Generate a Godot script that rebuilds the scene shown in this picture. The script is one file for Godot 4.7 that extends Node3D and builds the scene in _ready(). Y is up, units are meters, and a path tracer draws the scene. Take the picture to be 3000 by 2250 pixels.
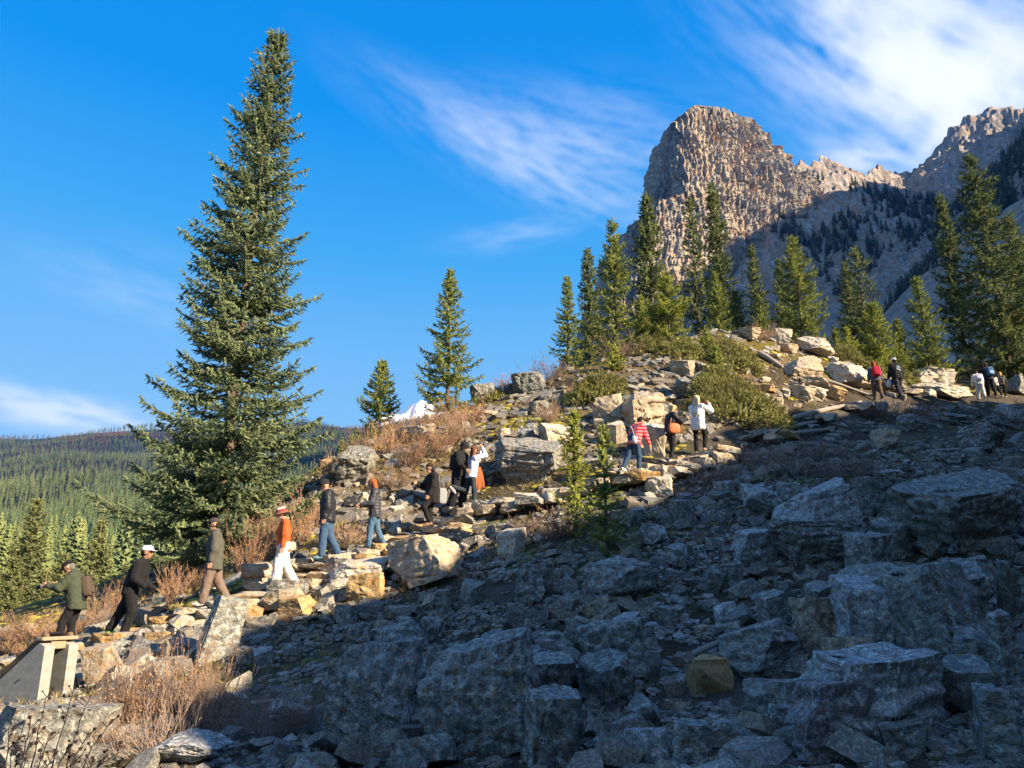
extends Node3D
# A rock-strewn knoll below a cliff: hikers on stone steps, spruces, scree in the shade of the hill behind the viewer.
# World: y up, metres, the eye stands at (0, 1.6, 0) and looks along -z, tilted up 16 degrees.

const SUN := Vector3(0.772, 0.454, 0.4455)     # towards the sun
var rng := RandomNumberGenerator.new()
var taken := {}
var M := {}
var T := {}

func _ready():
	rng.seed = 7
	# ---------- camera, sky, sun, exposure
	var cam := Camera3D.new()
	cam.name = "camera"
	cam.fov = 54.0
	cam.near = 0.1
	cam.far = 12000.0
	cam.position = Vector3(0, 1.6, 0)
	cam.rotation_degrees = Vector3(16, 0, 0)
	add_child(cam)
	cam.current = true
	var env := Environment.new()
	env.tonemap_mode = Environment.TONE_MAPPER_LINEAR
	env.tonemap_exposure = 3.0
	env.background_mode = Environment.BG_SKY
	env.sky = Sky.new()
	var psm := PanoramaSkyMaterial.new()
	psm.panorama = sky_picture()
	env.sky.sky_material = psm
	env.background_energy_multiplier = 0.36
	env.fog_enabled = true
	env.fog_density = 0.00006
	env.fog_light_color = Color(0.24, 0.53, 1.0)
	env.sdfgi_enabled = true
	env.ssao_enabled = true
	env.ssil_enabled = true
	var we := WorldEnvironment.new()
	we.name = "environment"
	we.environment = env
	add_child(we)
	var sun := DirectionalLight3D.new()
	sun.name = "sun"
	sun.light_energy = 1.6
	sun.light_color = Color(1.0, 0.915, 0.78)
	sun.light_angular_distance = 0.5
	sun.shadow_enabled = true
	add_child(sun)
	sun.look_at_from_position(SUN * 100.0, Vector3.ZERO, Vector3.UP)
	print("sky ", Time.get_ticks_msec())
	make_textures()
	make_materials()
	print("materials ", Time.get_ticks_msec())
	# ---------- the large structure
	terrain_setup()
	near_ground()
	far_ground()
	shade_ridge()
	rock_tower()
	mountains()
	snow_peak()
	print("ground ", Time.get_ticks_msec())
	far_forest()
	print("forest ", Time.get_ticks_msec())
	# ---------- rocks, path
	make_rock_shapes()
	place_rocks()
	stone_path()
	scree()
	print("rocks ", Time.get_ticks_msec())
	# ---------- plants
	make_sprigs()
	trees()
	print("trees ", Time.get_ticks_msec())
	shrubs()
	ground_plants()
	print("plants ", Time.get_ticks_msec())
	# ---------- made things, people
	sign_stand()
	sticks()
	people()
	print("people ", Time.get_ticks_msec())

# ------------------------------------------------------------------ helpers
func numbered(called: String) -> String:
	if not taken.has(called):
		taken[called] = 0
		return called
	taken[called] += 1
	return "%s_%03d" % [called, taken[called]]

func tag(o: Node3D, label: String, category := "", group := "", kind := "") -> Node3D:
	if label: o.set_meta("label", label)
	if category: o.set_meta("category", category)
	if group: o.set_meta("group", group)
	if kind: o.set_meta("kind", kind)
	return o

func thing(called: String, label: String, category: String, at := Vector3.ZERO, turn := 0.0, group := "") -> Node3D:
	var o := Node3D.new()
	o.name = numbered(called)
	add_child(o)
	o.position = at
	o.rotation.y = turn
	tag(o, label, category, group)
	return o

func part(called: String, m: Mesh, material: Material, parent: Node3D = null) -> MeshInstance3D:
	var o := MeshInstance3D.new()
	o.mesh = m
	o.material_override = material
	if parent == null:
		o.name = numbered(called)
		add_child(o)
	else:
		o.name = called
		parent.add_child(o, true)
	return o

func many(called: String, m: Mesh, material: Material, buf: PackedFloat32Array, colours: bool, parent: Node3D = null) -> MultiMeshInstance3D:
	var mm := MultiMesh.new()
	mm.transform_format = MultiMesh.TRANSFORM_3D
	mm.use_colors = colours
	mm.mesh = m
	mm.instance_count = buf.size() / (16 if colours else 12)
	mm.buffer = buf
	var o := MultiMeshInstance3D.new()
	o.multimesh = mm
	o.material_override = material
	if parent == null:
		o.name = numbered(called)
		add_child(o)
	else:
		o.name = called
		parent.add_child(o, true)
	return o

func push(buf: PackedFloat32Array, b: Basis, p: Vector3, c = null) -> void:
	buf.append_array([b.x.x, b.y.x, b.z.x, p.x, b.x.y, b.y.y, b.z.y, p.y, b.x.z, b.y.z, b.z.z, p.z])
	if c != null:
		buf.append_array([c.r, c.g, c.b, 1.0])

# a mesh from points and triangles, every face flat
func faceted(v: PackedVector3Array, idx: PackedInt32Array, col: PackedColorArray) -> ArrayMesh:
	var p := PackedVector3Array()
	var n := PackedVector3Array()
	var c := PackedColorArray()
	for i in range(0, idx.size(), 3):
		var f := (v[idx[i + 2]] - v[idx[i]]).cross(v[idx[i + 1]] - v[idx[i]]).normalized()
		for k in 3:
			p.append(v[idx[i + k]])
			n.append(f)
			c.append(col[idx[i + k]])
	var arr := []
	arr.resize(Mesh.ARRAY_MAX)
	arr[Mesh.ARRAY_VERTEX] = p
	arr[Mesh.ARRAY_NORMAL] = n
	arr[Mesh.ARRAY_COLOR] = c
	var m := ArrayMesh.new()
	m.add_surface_from_arrays(Mesh.PRIMITIVE_TRIANGLES, arr)
	return m

# a mesh from points and triangles; smooth normals are summed over shared points
func mesh_of(v: PackedVector3Array, idx: PackedInt32Array, col := PackedColorArray(), uv := PackedVector2Array()) -> ArrayMesh:
	var n := PackedVector3Array()
	n.resize(v.size())
	for i in range(0, idx.size(), 3):
		var a := idx[i]
		var b := idx[i + 1]
		var c := idx[i + 2]
		var f := (v[c] - v[a]).cross(v[b] - v[a])
		n[a] += f
		n[b] += f
		n[c] += f
	for i in n.size():
		n[i] = n[i].normalized()
	var arr := []
	arr.resize(Mesh.ARRAY_MAX)
	arr[Mesh.ARRAY_VERTEX] = v
	arr[Mesh.ARRAY_NORMAL] = n
	arr[Mesh.ARRAY_INDEX] = idx
	if col.size(): arr[Mesh.ARRAY_COLOR] = col
	if uv.size(): arr[Mesh.ARRAY_TEX_UV] = uv
	var m := ArrayMesh.new()
	m.add_surface_from_arrays(Mesh.PRIMITIVE_TRIANGLES, arr)
	return m

# a tapered tube along points, added to v / idx
func tube(v: PackedVector3Array, idx: PackedInt32Array, pts: Array, radii: Array, sides := 6, cap := true) -> void:
	var first := v.size()
	var k := pts.size()
	for i in k:
		var d: Vector3 = (pts[min(i + 1, k - 1)] - pts[max(i - 1, 0)]).normalized()
		var s := d.cross(Vector3(0.31, 0.11, 0.94) if absf(d.z) < 0.8 else Vector3.UP).normalized()
		var t := d.cross(s)
		for j in sides:
			var a := TAU * j / sides
			v.append(pts[i] + (s * cos(a) + t * sin(a)) * radii[i])
	for i in k - 1:
		for j in sides:
			var a := first + i * sides + j
			var b := first + i * sides + (j + 1) % sides
			idx.append_array([a, a + sides, b, b, a + sides, b + sides])
	if cap:
		for e in [0, k - 1]:
			var c := v.size()
			v.append(pts[e])
			for j in sides:
				var a: int = first + e * sides + j
				var b: int = first + e * sides + (j + 1) % sides
				if e == 0: idx.append_array([c, a, b])
				else: idx.append_array([c, b, a])

func tube_mesh(pts: Array, radii: Array, sides := 8) -> ArrayMesh:
	var v := PackedVector3Array()
	var idx := PackedInt32Array()
	tube(v, idx, pts, radii, sides)
	return mesh_of(v, idx)

# a turned shape: profile of (radius, height), squashed by sq
func lathe(profile: Array, n := 20, sq := Vector3.ONE) -> ArrayMesh:
	var v := PackedVector3Array()
	var idx := PackedInt32Array()
	for p in profile:
		for j in n:
			var a := TAU * j / n
			v.append(Vector3(cos(a) * p[0], p[1], sin(a) * p[0]) * sq)
	for i in profile.size() - 1:
		for j in n:
			var a := i * n + j
			var b := i * n + (j + 1) % n
			idx.append_array([a, a + n, b, b, a + n, b + n])
	return mesh_of(v, idx)

# a box with rounded edges (superellipsoid)
func soft_box(size: Vector3, power := 5.0, n := 10) -> ArrayMesh:
	var v := PackedVector3Array()
	var idx := PackedInt32Array()
	for f in 6:
		var ax := f / 2
		var s := 1.0 if f % 2 == 0 else -1.0
		var first := v.size()
		for i in n + 1:
			for j in n + 1:
				var q := Vector3.ZERO
				q[ax] = s
				q[(ax + 1) % 3] = (2.0 * i / n - 1.0) * s
				q[(ax + 2) % 3] = 2.0 * j / n - 1.0
				var l := pow(pow(absf(q.x), power) + pow(absf(q.y), power) + pow(absf(q.z), power), 1.0 / power)
				v.append(q / l * size * 0.5)
		for i in n:
			for j in n:
				var a := first + i * (n + 1) + j
				idx.append_array([a, a + 1, a + n + 1, a + 1, a + n + 2, a + n + 1])
	return mesh_of(v, idx)

# a prism: outline in x, y pushed out to +-depth/2 in z
func slab(outline: PackedVector2Array, depth: float) -> ArrayMesh:
	var tris := []
	var tri := Geometry2D.triangulate_polygon(outline)
	for side in [-1.0, 1.0]:
		for i in range(0, tri.size(), 3):
			var t := []
			for k in 3: t.append(Vector3(outline[tri[i + k]].x, outline[tri[i + k]].y, side * depth / 2))
			tris.append(t)
	for i in outline.size():
		var a := outline[i]
		var b := outline[(i + 1) % outline.size()]
		var q := [Vector3(a.x, a.y, -depth / 2), Vector3(b.x, b.y, -depth / 2), Vector3(b.x, b.y, depth / 2), Vector3(a.x, a.y, depth / 2)]
		tris.append([q[0], q[1], q[2]])
		tris.append([q[0], q[2], q[3]])
	var c := Vector3.ZERO
	for p in outline: c += Vector3(p.x, p.y, 0)
	c /= outline.size()
	var v := PackedVector3Array()
	var idx := PackedInt32Array()
	for t in tris:
		var n: Vector3 = (t[2] - t[0]).cross(t[1] - t[0])
		var o := [0, 1, 2] if n.dot((t[0] + t[1] + t[2]) / 3.0 - c) > 0 else [0, 2, 1]
		for k in o:
			idx.append(v.size())
			v.append(t[k])
	return mesh_of(v, idx)

func noise(sd: int, freq: float, octaves := 4, type := FastNoiseLite.TYPE_SIMPLEX_SMOOTH) -> FastNoiseLite:
	var n := FastNoiseLite.new()
	n.seed = sd
	n.frequency = freq
	n.noise_type = type
	n.fractal_octaves = octaves
	n.fractal_type = FastNoiseLite.FRACTAL_FBM
	return n

# ------------------------------------------------------------------ sky
func cloud_band(az: float, el: float, c: Array) -> float:
	# c: azimuth, elevation, half length, half width, turn (all degrees)
	var a := deg_to_rad(c[4])
	var dx: float = (az - c[0]) * cos(deg_to_rad(el))
	var dy: float = el - c[1]
	var u: float = (dx * cos(a) + dy * sin(a)) / c[2]
	var v: float = (-dx * sin(a) + dy * cos(a)) / c[3]
	return exp(-u * u - v * v)

func sky_picture() -> ImageTexture:
	var w := 2048
	var h := 1024
	var soft := noise(3, 0.010, 5).get_seamless_image(w, h / 2, false, false, 0.2, true).get_data()
	var fine := noise(11, 0.022, 5).get_seamless_image(w, h / 2, false, false, 0.2, true).get_data()
	var warp := noise(5, 0.006, 3).get_seamless_image(w, h / 2, false, false, 0.2, true).get_data()
	# streaky clouds (turned bands of wisps) and heaped clouds, in view and all round; unseen heaps are added to whiten the light
	var wisps := [
		[2.47, 31.81, 9.05, 1.9, -25.43, 0.42],
		[5.12, 33.71, 8.82, 2.2, -14.7, 0.34],
		[8.72, 35.7, 5.79, 2, -14.28, 0.12],
		[-31.53, 11.85, 5.43, 1.1, -4.75, 1.2],
		[28.04, 29.54, 2.58, 1.2, -21.28, 0.9],
		[0.75, 27.35, 4.36, 1, 8.57, 0.2],
		[-27.82, 20.35, 5.92, 2.5, -11.06, 0.12],
		[32.55, 34.57, 8.49, 5, -39.86, 0.7],
		[34.94, 31.86, 7.74, 4, -47.71, 0.6],
		[34.58, 30.5, 3.74, 1.6, 46.15, 0.9],
	]
	var heaps := [
		[34.16, 35.24, 6.76, 4.4, -34.62, 0.95],
		[34.65, 31.7, 5, 2.8, -37.09, 0.9],
		[30.45, 39.4, 5.31, 3.8, -23.28, 0.8],
		[34.51, 30.18, 2.32, 1.5, 36.43, 1],
		[40.01, 30.66, 4.62, 3.6, -64.04, 0.8],
	]
	for k in 8:
		wisps.append([70.0 + 30.0 * k + 7.0 * sin(k * 2.3), 18.0 + 22.0 * absf(sin(k * 1.7)), 15.0, 4.0, 25.0 * sin(k * 3.1), 0.45])
		heaps.append([70.0 + 31.0 * k, 26.0 + 22.0 * absf(sin(k * 2.9)), 15.0, 6.5, 20.0, 1.2])  # unseen heaps, added for whiter light in the shade
		heaps.append([52.0 + 33.0 * k, 56.0 + 9.0 * sin(k * 2.1), 17.0, 8.0, 15.0 * sin(k * 1.3), 1.3])  # unseen high clouds, added to light the rock tops from above
	var im := Image.create(w, h, false, Image.FORMAT_RGBF)
	im.fill(Color(0.30, 0.34, 0.36))
	var shades := [[0.0, Vector3(0.36, 0.66, 0.93)], [12.0, Vector3(0.27, 0.59, 0.91)], [25.0, Vector3(0.06, 0.40, 0.86)], [35.0, Vector3(0.004, 0.285, 0.82)], [48.0, Vector3(0.001, 0.235, 0.74)], [90.0, Vector3(0.0, 0.16, 0.60)]]
	for y in h / 2:
		var el := 90.0 - 180.0 * (y + 0.5) / h
		var base := Vector3.ZERO
		for k in shades.size() - 1:
			if el <= shades[k + 1][0]:
				base = shades[k][1].lerp(shades[k + 1][1], (el - shades[k][0]) / (shades[k + 1][0] - shades[k][0]))
				break
		var near_w := []
		for c in wisps:
			if absf(el - c[1]) < 2.2 * (c[3] + c[2] * absf(sin(deg_to_rad(c[4])))): near_w.append(c)
		var near_h := []
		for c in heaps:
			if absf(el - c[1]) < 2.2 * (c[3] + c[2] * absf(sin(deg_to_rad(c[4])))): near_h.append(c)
		for x in w:
			var az := fposmod(360.0 * (x + 0.5) / w + 180.0, 360.0) - 180.0      # column 0 looks along -z
			var d := 0.0
			for c in near_w:
				var da: float = fposmod(az - c[0] + 180.0, 360.0) - 180.0
				if absf(da) < 2.6 * c[2]:
					var b := cloud_band(c[0] + da, el, c)
					if b > 0.01:
						# sample stretched along the band so that it draws out in streaks
						var a := deg_to_rad(c[4])
						var u: float = da * cos(a) + (el - c[1]) * sin(a)
						var v: float = -da * sin(a) + (el - c[1]) * cos(a)
						var o := (warp[y * w + x] / 255.0 - 0.5) * 26.0
						var sx := posmod(int(u * 5.5 + 700.0 + o * 0.6), w)
						var sy := posmod(int(v * 30.0 + 300.0 + o + u * 1.2), h / 2)
						var s1 := soft[sy * w + sx] / 255.0
						var s2 := fine[posmod(int(v * 64.0 + 99.0 + o * 2.0), h / 2) * w + posmod(int(u * 13.0 + o), w)] / 255.0
						d += c[5] * b * clampf((s1 * 0.7 + s2 * 0.45 - 0.30) * 1.7, 0.0, 1.3)
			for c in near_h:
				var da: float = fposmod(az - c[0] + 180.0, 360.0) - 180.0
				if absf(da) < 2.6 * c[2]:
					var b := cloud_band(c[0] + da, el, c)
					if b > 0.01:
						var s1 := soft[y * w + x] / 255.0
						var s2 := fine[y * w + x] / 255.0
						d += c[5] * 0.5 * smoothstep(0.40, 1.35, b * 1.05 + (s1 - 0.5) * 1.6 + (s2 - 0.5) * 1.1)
			d = 1.0 - exp(-d * 1.6)
			var col := base.lerp(Vector3(1.06, 1.09, 1.13), clampf(d, 0.0, 1.0) * 0.95)
			im.set_pixel(x, y, Color(col.x, col.y, col.z))
	return ImageTexture.create_from_image(im)

# ------------------------------------------------------------------ textures and materials
func grey(n: FastNoiseLite, size := 512) -> PackedByteArray:
	return n.get_seamless_image(size, size, false, false, 0.15, true).get_data()

func picture(size: int, f: Callable) -> ImageTexture:
	var data := PackedByteArray()
	data.resize(size * size * 3)
	for i in size * size:
		var c: Vector3 = f.call(i)
		data[i * 3] = int(clampf(c.x, 0.0, 1.0) * 255.0)
		data[i * 3 + 1] = int(clampf(c.y, 0.0, 1.0) * 255.0)
		data[i * 3 + 2] = int(clampf(c.z, 0.0, 1.0) * 255.0)
	return ImageTexture.create_from_image(Image.create_from_data(size, size, false, Image.FORMAT_RGB8, data))

func bumps(n: FastNoiseLite, strength: float, size := 512) -> ImageTexture:
	var im := n.get_seamless_image(size, size, false, false, 0.15, true)
	im.convert(Image.FORMAT_RGBA8)
	im.bump_map_to_normal_map(strength)
	return ImageTexture.create_from_image(im)

func make_textures():
	var coarse := grey(noise(21, 0.012, 5))
	var fine := grey(noise(22, 0.07, 4))
	var cells := grey(noise(23, 0.014, 4))
	var grain := grey(noise(24, 0.25, 2))
	var blots := grey(noise(25, 0.018, 4))
	# weathered rock: mottled, with pale lichen crusts and dark specks that have outlines of their own
	T.rock = picture(512, func(i: int):
		var v := 0.56 + 0.32 * (coarse[i] / 255.0 - 0.5) + 0.36 * (fine[i] / 255.0 - 0.5) + 0.08 * (grain[i] / 255.0 - 0.5)
		var c := Vector3(v, v, v * 1.01)
		var crust := smoothstep(0.60, 0.68, blots[i] / 255.0 * 0.75 + fine[i] / 255.0 * 0.28)
		c = c.lerp(Vector3(0.92, 0.95, 0.93), crust * 0.75)
		var rust := smoothstep(0.66, 0.78, cells[i] / 255.0)
		c = c.lerp(Vector3(v * 1.12, v * 0.93, v * 0.72), rust * 0.6)
		return c.lerp(Vector3(0.24, 0.25, 0.27), smoothstep(0.62, 0.74, 1.0 - cells[i] / 255.0 * 0.7 - grain[i] / 255.0 * 0.35) * 0.7))
	# slate: dull faces with bedding lines, hair cracks, crusts and rusty stains
	var split := noise(26, 0.012, 3)
	split.fractal_type = FastNoiseLite.FRACTAL_RIDGED
	var cracks := grey(split)
	T.slate = picture(512, func(i: int):
		var x := i % 512
		var y := i / 512
		var bed := fine[(y * 4 % 512) * 512 + (x / 9 + coarse[i] / 6) % 512] / 255.0
		var v := 0.56 + 0.34 * (coarse[i] / 255.0 - 0.5) + 0.38 * (fine[i] / 255.0 - 0.5) + 0.10 * (grain[i] / 255.0 - 0.5) + 0.36 * (bed - 0.5)
		var c := Vector3(v * 0.98, v, v * 1.01)
		c = c.lerp(Vector3(v * 1.22, v * 0.98, v * 0.72), smoothstep(0.58, 0.74, cells[i] / 255.0) * 0.6)
		c = c.lerp(Vector3(0.90, 0.93, 0.91), smoothstep(0.56, 0.64, blots[i] / 255.0 * 0.8 + fine[i] / 255.0 * 0.2) * 0.62)
		c = c.lerp(Vector3(0.16, 0.17, 0.18), smoothstep(0.86, 0.95, cracks[i] / 255.0) * 0.8)
		return c.lerp(Vector3(0.20, 0.21, 0.22), smoothstep(0.60, 0.72, 1.0 - blots[i] / 255.0 * 0.7 - grain[i] / 255.0 * 0.35) * 0.6))
	# broken quartzite: cleaner faces with bedding and iron stains
	T.stone = picture(512, func(i: int):
		var v := 0.76 + 0.20 * (coarse[i] / 255.0 - 0.5) + 0.26 * (fine[i] / 255.0 - 0.5) + 0.14 * (grain[i] / 255.0 - 0.5)
		var c := Vector3(v, v, v)
		c = c.lerp(Vector3(v, v * 0.80, v * 0.52), smoothstep(0.60, 0.76, cells[i] / 255.0) * 0.7)
		return c.lerp(Vector3(0.42, 0.42, 0.43), smoothstep(0.66, 0.74, blots[i] / 255.0) * 0.6))
	# soil with litter and chips
	T.soil = picture(512, func(i: int):
		var v := 0.60 + 0.5 * (fine[i] / 255.0 - 0.5) + 0.55 * (grain[i] / 255.0 - 0.5) + 0.25 * (coarse[i] / 255.0 - 0.5)
		var c := Vector3(v, v * 0.98, v * 0.95)
		return c.lerp(Vector3(0.95, 0.90, 0.80), smoothstep(0.68, 0.76, grain[i] / 255.0 * 0.6 + blots[i] / 255.0 * 0.5)))
	# cliff: stained beds and streaks
	T.cliff = picture(512, func(i: int):
		var x := i % 512
		var y := i / 512
		var bed := fine[(y * 3 % 512) * 512 + (x / 6) % 512] / 255.0
		var streak := coarse[((y / 5) % 512) * 512 + (x * 2) % 512] / 255.0
		var v := 0.66 + 0.45 * (bed - 0.5) + 0.30 * (streak - 0.5) + 0.30 * (grain[i] / 255.0 - 0.5)
		var c := Vector3(v, v, v)
		c = c.lerp(Vector3(v * 1.1, v * 0.86, v * 0.66), smoothstep(0.5, 0.75, cells[i] / 255.0) * 0.6)
		return c.lerp(Vector3(0.40, 0.42, 0.44), smoothstep(0.58, 0.72, blots[i] / 255.0) * 0.55))
	T.bark = picture(256, func(i: int):
		var j := (i / 256) * 2 % 512 * 512 + (i % 256) * 2
		var v := 0.62 + 0.6 * (fine[j] / 255.0 - 0.5) + 0.3 * (grain[j] / 255.0 - 0.5)
		return Vector3(v, v * 0.97, v * 0.94))
	T.wood = picture(256, func(i: int):
		var x := i % 256
		var y := i / 256
		var v := 0.72 + 0.5 * (fine[(y * 7 % 512) * 512 + x / 3] / 255.0 - 0.5) + 0.2 * (grain[i] / 255.0 - 0.5)
		return Vector3(v, v * 0.96, v * 0.9))
	T.speckle = picture(256, func(i: int):
		var j := (i / 256) * 512 + i % 256
		var v := 0.66 + 1.1 * (grain[j] / 255.0 - 0.5) + 0.15 * (coarse[j] / 255.0 - 0.5)
		return Vector3(v, v * 0.99, v * 0.96))
	T.cloth = picture(256, func(i: int):
		var j := (i / 256) * 512 + i % 256
		var v := 0.84 + 0.3 * (grain[j] / 255.0 - 0.5) + 0.12 * (fine[j] / 255.0 - 0.5)
		return Vector3(v, v, v))
	# knitted rows of looping white script on red
	T.script = picture(256, func(i: int):
		var x := (i % 256) / 256.0
		var y := (i / 256) / 256.0
		var row := floorf(y * 4.0)
		var r := fposmod(y * 4.0, 1.0)
		var line := 0.5 + 0.20 * sin(x * TAU * 7.0 + row * 1.7) + 0.10 * sin(x * TAU * 17.0 + row * 4.0) * sin(x * TAU * 3.0)
		var loop := 0.5 + 0.22 * cos(x * TAU * 11.0 + row) * signf(sin(x * TAU * 5.0 + row * 2.0))
		var ink := maxf(1.0 - smoothstep(0.05, 0.09, absf(r - line)), 0.8 * (1.0 - smoothstep(0.04, 0.08, absf(r - loop))))
		return Vector3(0.80, 0.10, 0.16).lerp(Vector3(0.94, 0.82, 0.84), ink))
	T.rock_bump = bumps(noise(31, 0.022, 5), 8.0)
	T.stone_bump = bumps(noise(32, 0.025, 5), 6.0)
	T.soil_bump = bumps(noise(33, 0.12, 4), 5.0)
	var cl := noise(34, 0.03, 5)
	cl.fractal_type = FastNoiseLite.FRACTAL_RIDGED
	T.cliff_bump = bumps(cl, 7.0)
	T.cloth_bump = bumps(noise(35, 0.03, 3), 2.0, 256)

func mat(called: String, r: float, g: float, b: float, rough := 0.9, tex = null, bump = null, scale := 1.0, world := true, bump_by := 1.0) -> StandardMaterial3D:
	var m := StandardMaterial3D.new()
	m.resource_name = called
	m.albedo_color = Color(r, g, b).linear_to_srgb()
	m.roughness = rough
	m.metallic_specular = 0.35
	if tex != null:
		m.albedo_texture = tex
	if bump != null:
		m.normal_enabled = true
		m.normal_texture = bump
		m.normal_scale = bump_by
	if tex != null or bump != null:
		m.uv1_triplanar = true
		m.uv1_world_triplanar = world
		m.uv1_scale = Vector3.ONE * scale
	M[called] = m
	return m

func make_materials():
	# base colours are linear; the textures' mean of about 0.35 linear is allowed for
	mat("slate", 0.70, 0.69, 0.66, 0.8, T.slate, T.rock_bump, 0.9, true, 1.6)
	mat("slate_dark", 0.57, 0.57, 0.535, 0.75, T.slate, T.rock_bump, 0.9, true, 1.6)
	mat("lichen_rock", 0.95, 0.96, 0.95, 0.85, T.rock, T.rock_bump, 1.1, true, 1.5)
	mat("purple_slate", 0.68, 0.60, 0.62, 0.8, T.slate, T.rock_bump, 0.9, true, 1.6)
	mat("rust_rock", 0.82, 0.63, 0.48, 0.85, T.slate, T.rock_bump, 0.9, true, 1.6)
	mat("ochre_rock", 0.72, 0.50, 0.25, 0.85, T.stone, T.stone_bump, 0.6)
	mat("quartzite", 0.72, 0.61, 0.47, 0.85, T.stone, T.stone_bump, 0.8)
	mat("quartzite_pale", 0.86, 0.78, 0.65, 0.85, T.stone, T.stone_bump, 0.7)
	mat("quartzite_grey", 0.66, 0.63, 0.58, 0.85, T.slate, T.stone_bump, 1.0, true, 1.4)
	var g := mat("ground", 1, 1, 1, 0.95, T.soil, T.soil_bump, 0.7)
	g.vertex_color_use_as_albedo = true
	var fg := mat("far_ground", 1, 1, 1, 0.95, T.soil, T.soil_bump, 0.02)
	fg.vertex_color_use_as_albedo = true
	var c := mat("cliff", 1, 1, 1, 0.9, T.cliff, T.cliff_bump, 0.011, true, 1.2)
	c.vertex_color_use_as_albedo = true
	mat("chips", 1, 1, 1, 0.85, T.rock, null, 2.0).vertex_color_use_as_albedo = true
	mat("bark", 0.34, 0.27, 0.22, 0.95, T.bark, T.soil_bump, 1.5, true)
	mat("bark_grey", 0.42, 0.38, 0.34, 0.95, T.bark, T.soil_bump, 1.5, true)
	for k in ["needles", "far_needles", "twigs", "blades"]:
		var m := mat(k, 1, 1, 1, 0.75)
		m.vertex_color_use_as_albedo = true
		m.metallic_specular = 0.25
		m.cull_mode = BaseMaterial3D.CULL_DISABLED
	M.needles.backlight_enabled = true
	M.needles.backlight = Color(0.10, 0.13, 0.03)
	M.blades.backlight_enabled = true
	M.blades.backlight = Color(0.12, 0.10, 0.03)
	mat("wood", 0.62, 0.54, 0.44, 0.7, T.wood, null, 2.0)
	mat("wood_dark", 0.30, 0.21, 0.14, 0.7, T.wood, null, 2.0)
	mat("concrete", 0.74, 0.75, 0.74, 0.9, T.speckle, T.soil_bump, 2.5)
	mat("panel", 0.02, 0.02, 0.022, 0.3)
	mat("dead_wood", 0.80, 0.74, 0.68, 0.85, T.bark, null, 3.0)
	mat("stalk", 0.03, 0.02, 0.018, 0.9)
	mat("skin", 0.42, 0.24, 0.16, 0.55)
	mat("skin_tan", 0.30, 0.16, 0.10, 0.55)
	mat("eye", 0.015, 0.012, 0.01, 0.3)
	mat("lens", 0.01, 0.01, 0.012, 0.12)
	mat("plastic_black", 0.012, 0.012, 0.013, 0.4)

func cloth(called: String, r: float, g: float, b: float, rough := 0.9, tex = null) -> StandardMaterial3D:
	if M.has(called): return M[called]
	var m := mat(called, r * 1.35, g * 1.35, b * 1.35, rough, T.cloth if tex == null else tex, T.cloth_bump, 5.0 if tex == null else 2.6, false, 0.6)
	m.rim_enabled = rough > 0.7
	m.rim = 0.15
	m.rim_tint = 0.6
	return m

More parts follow.
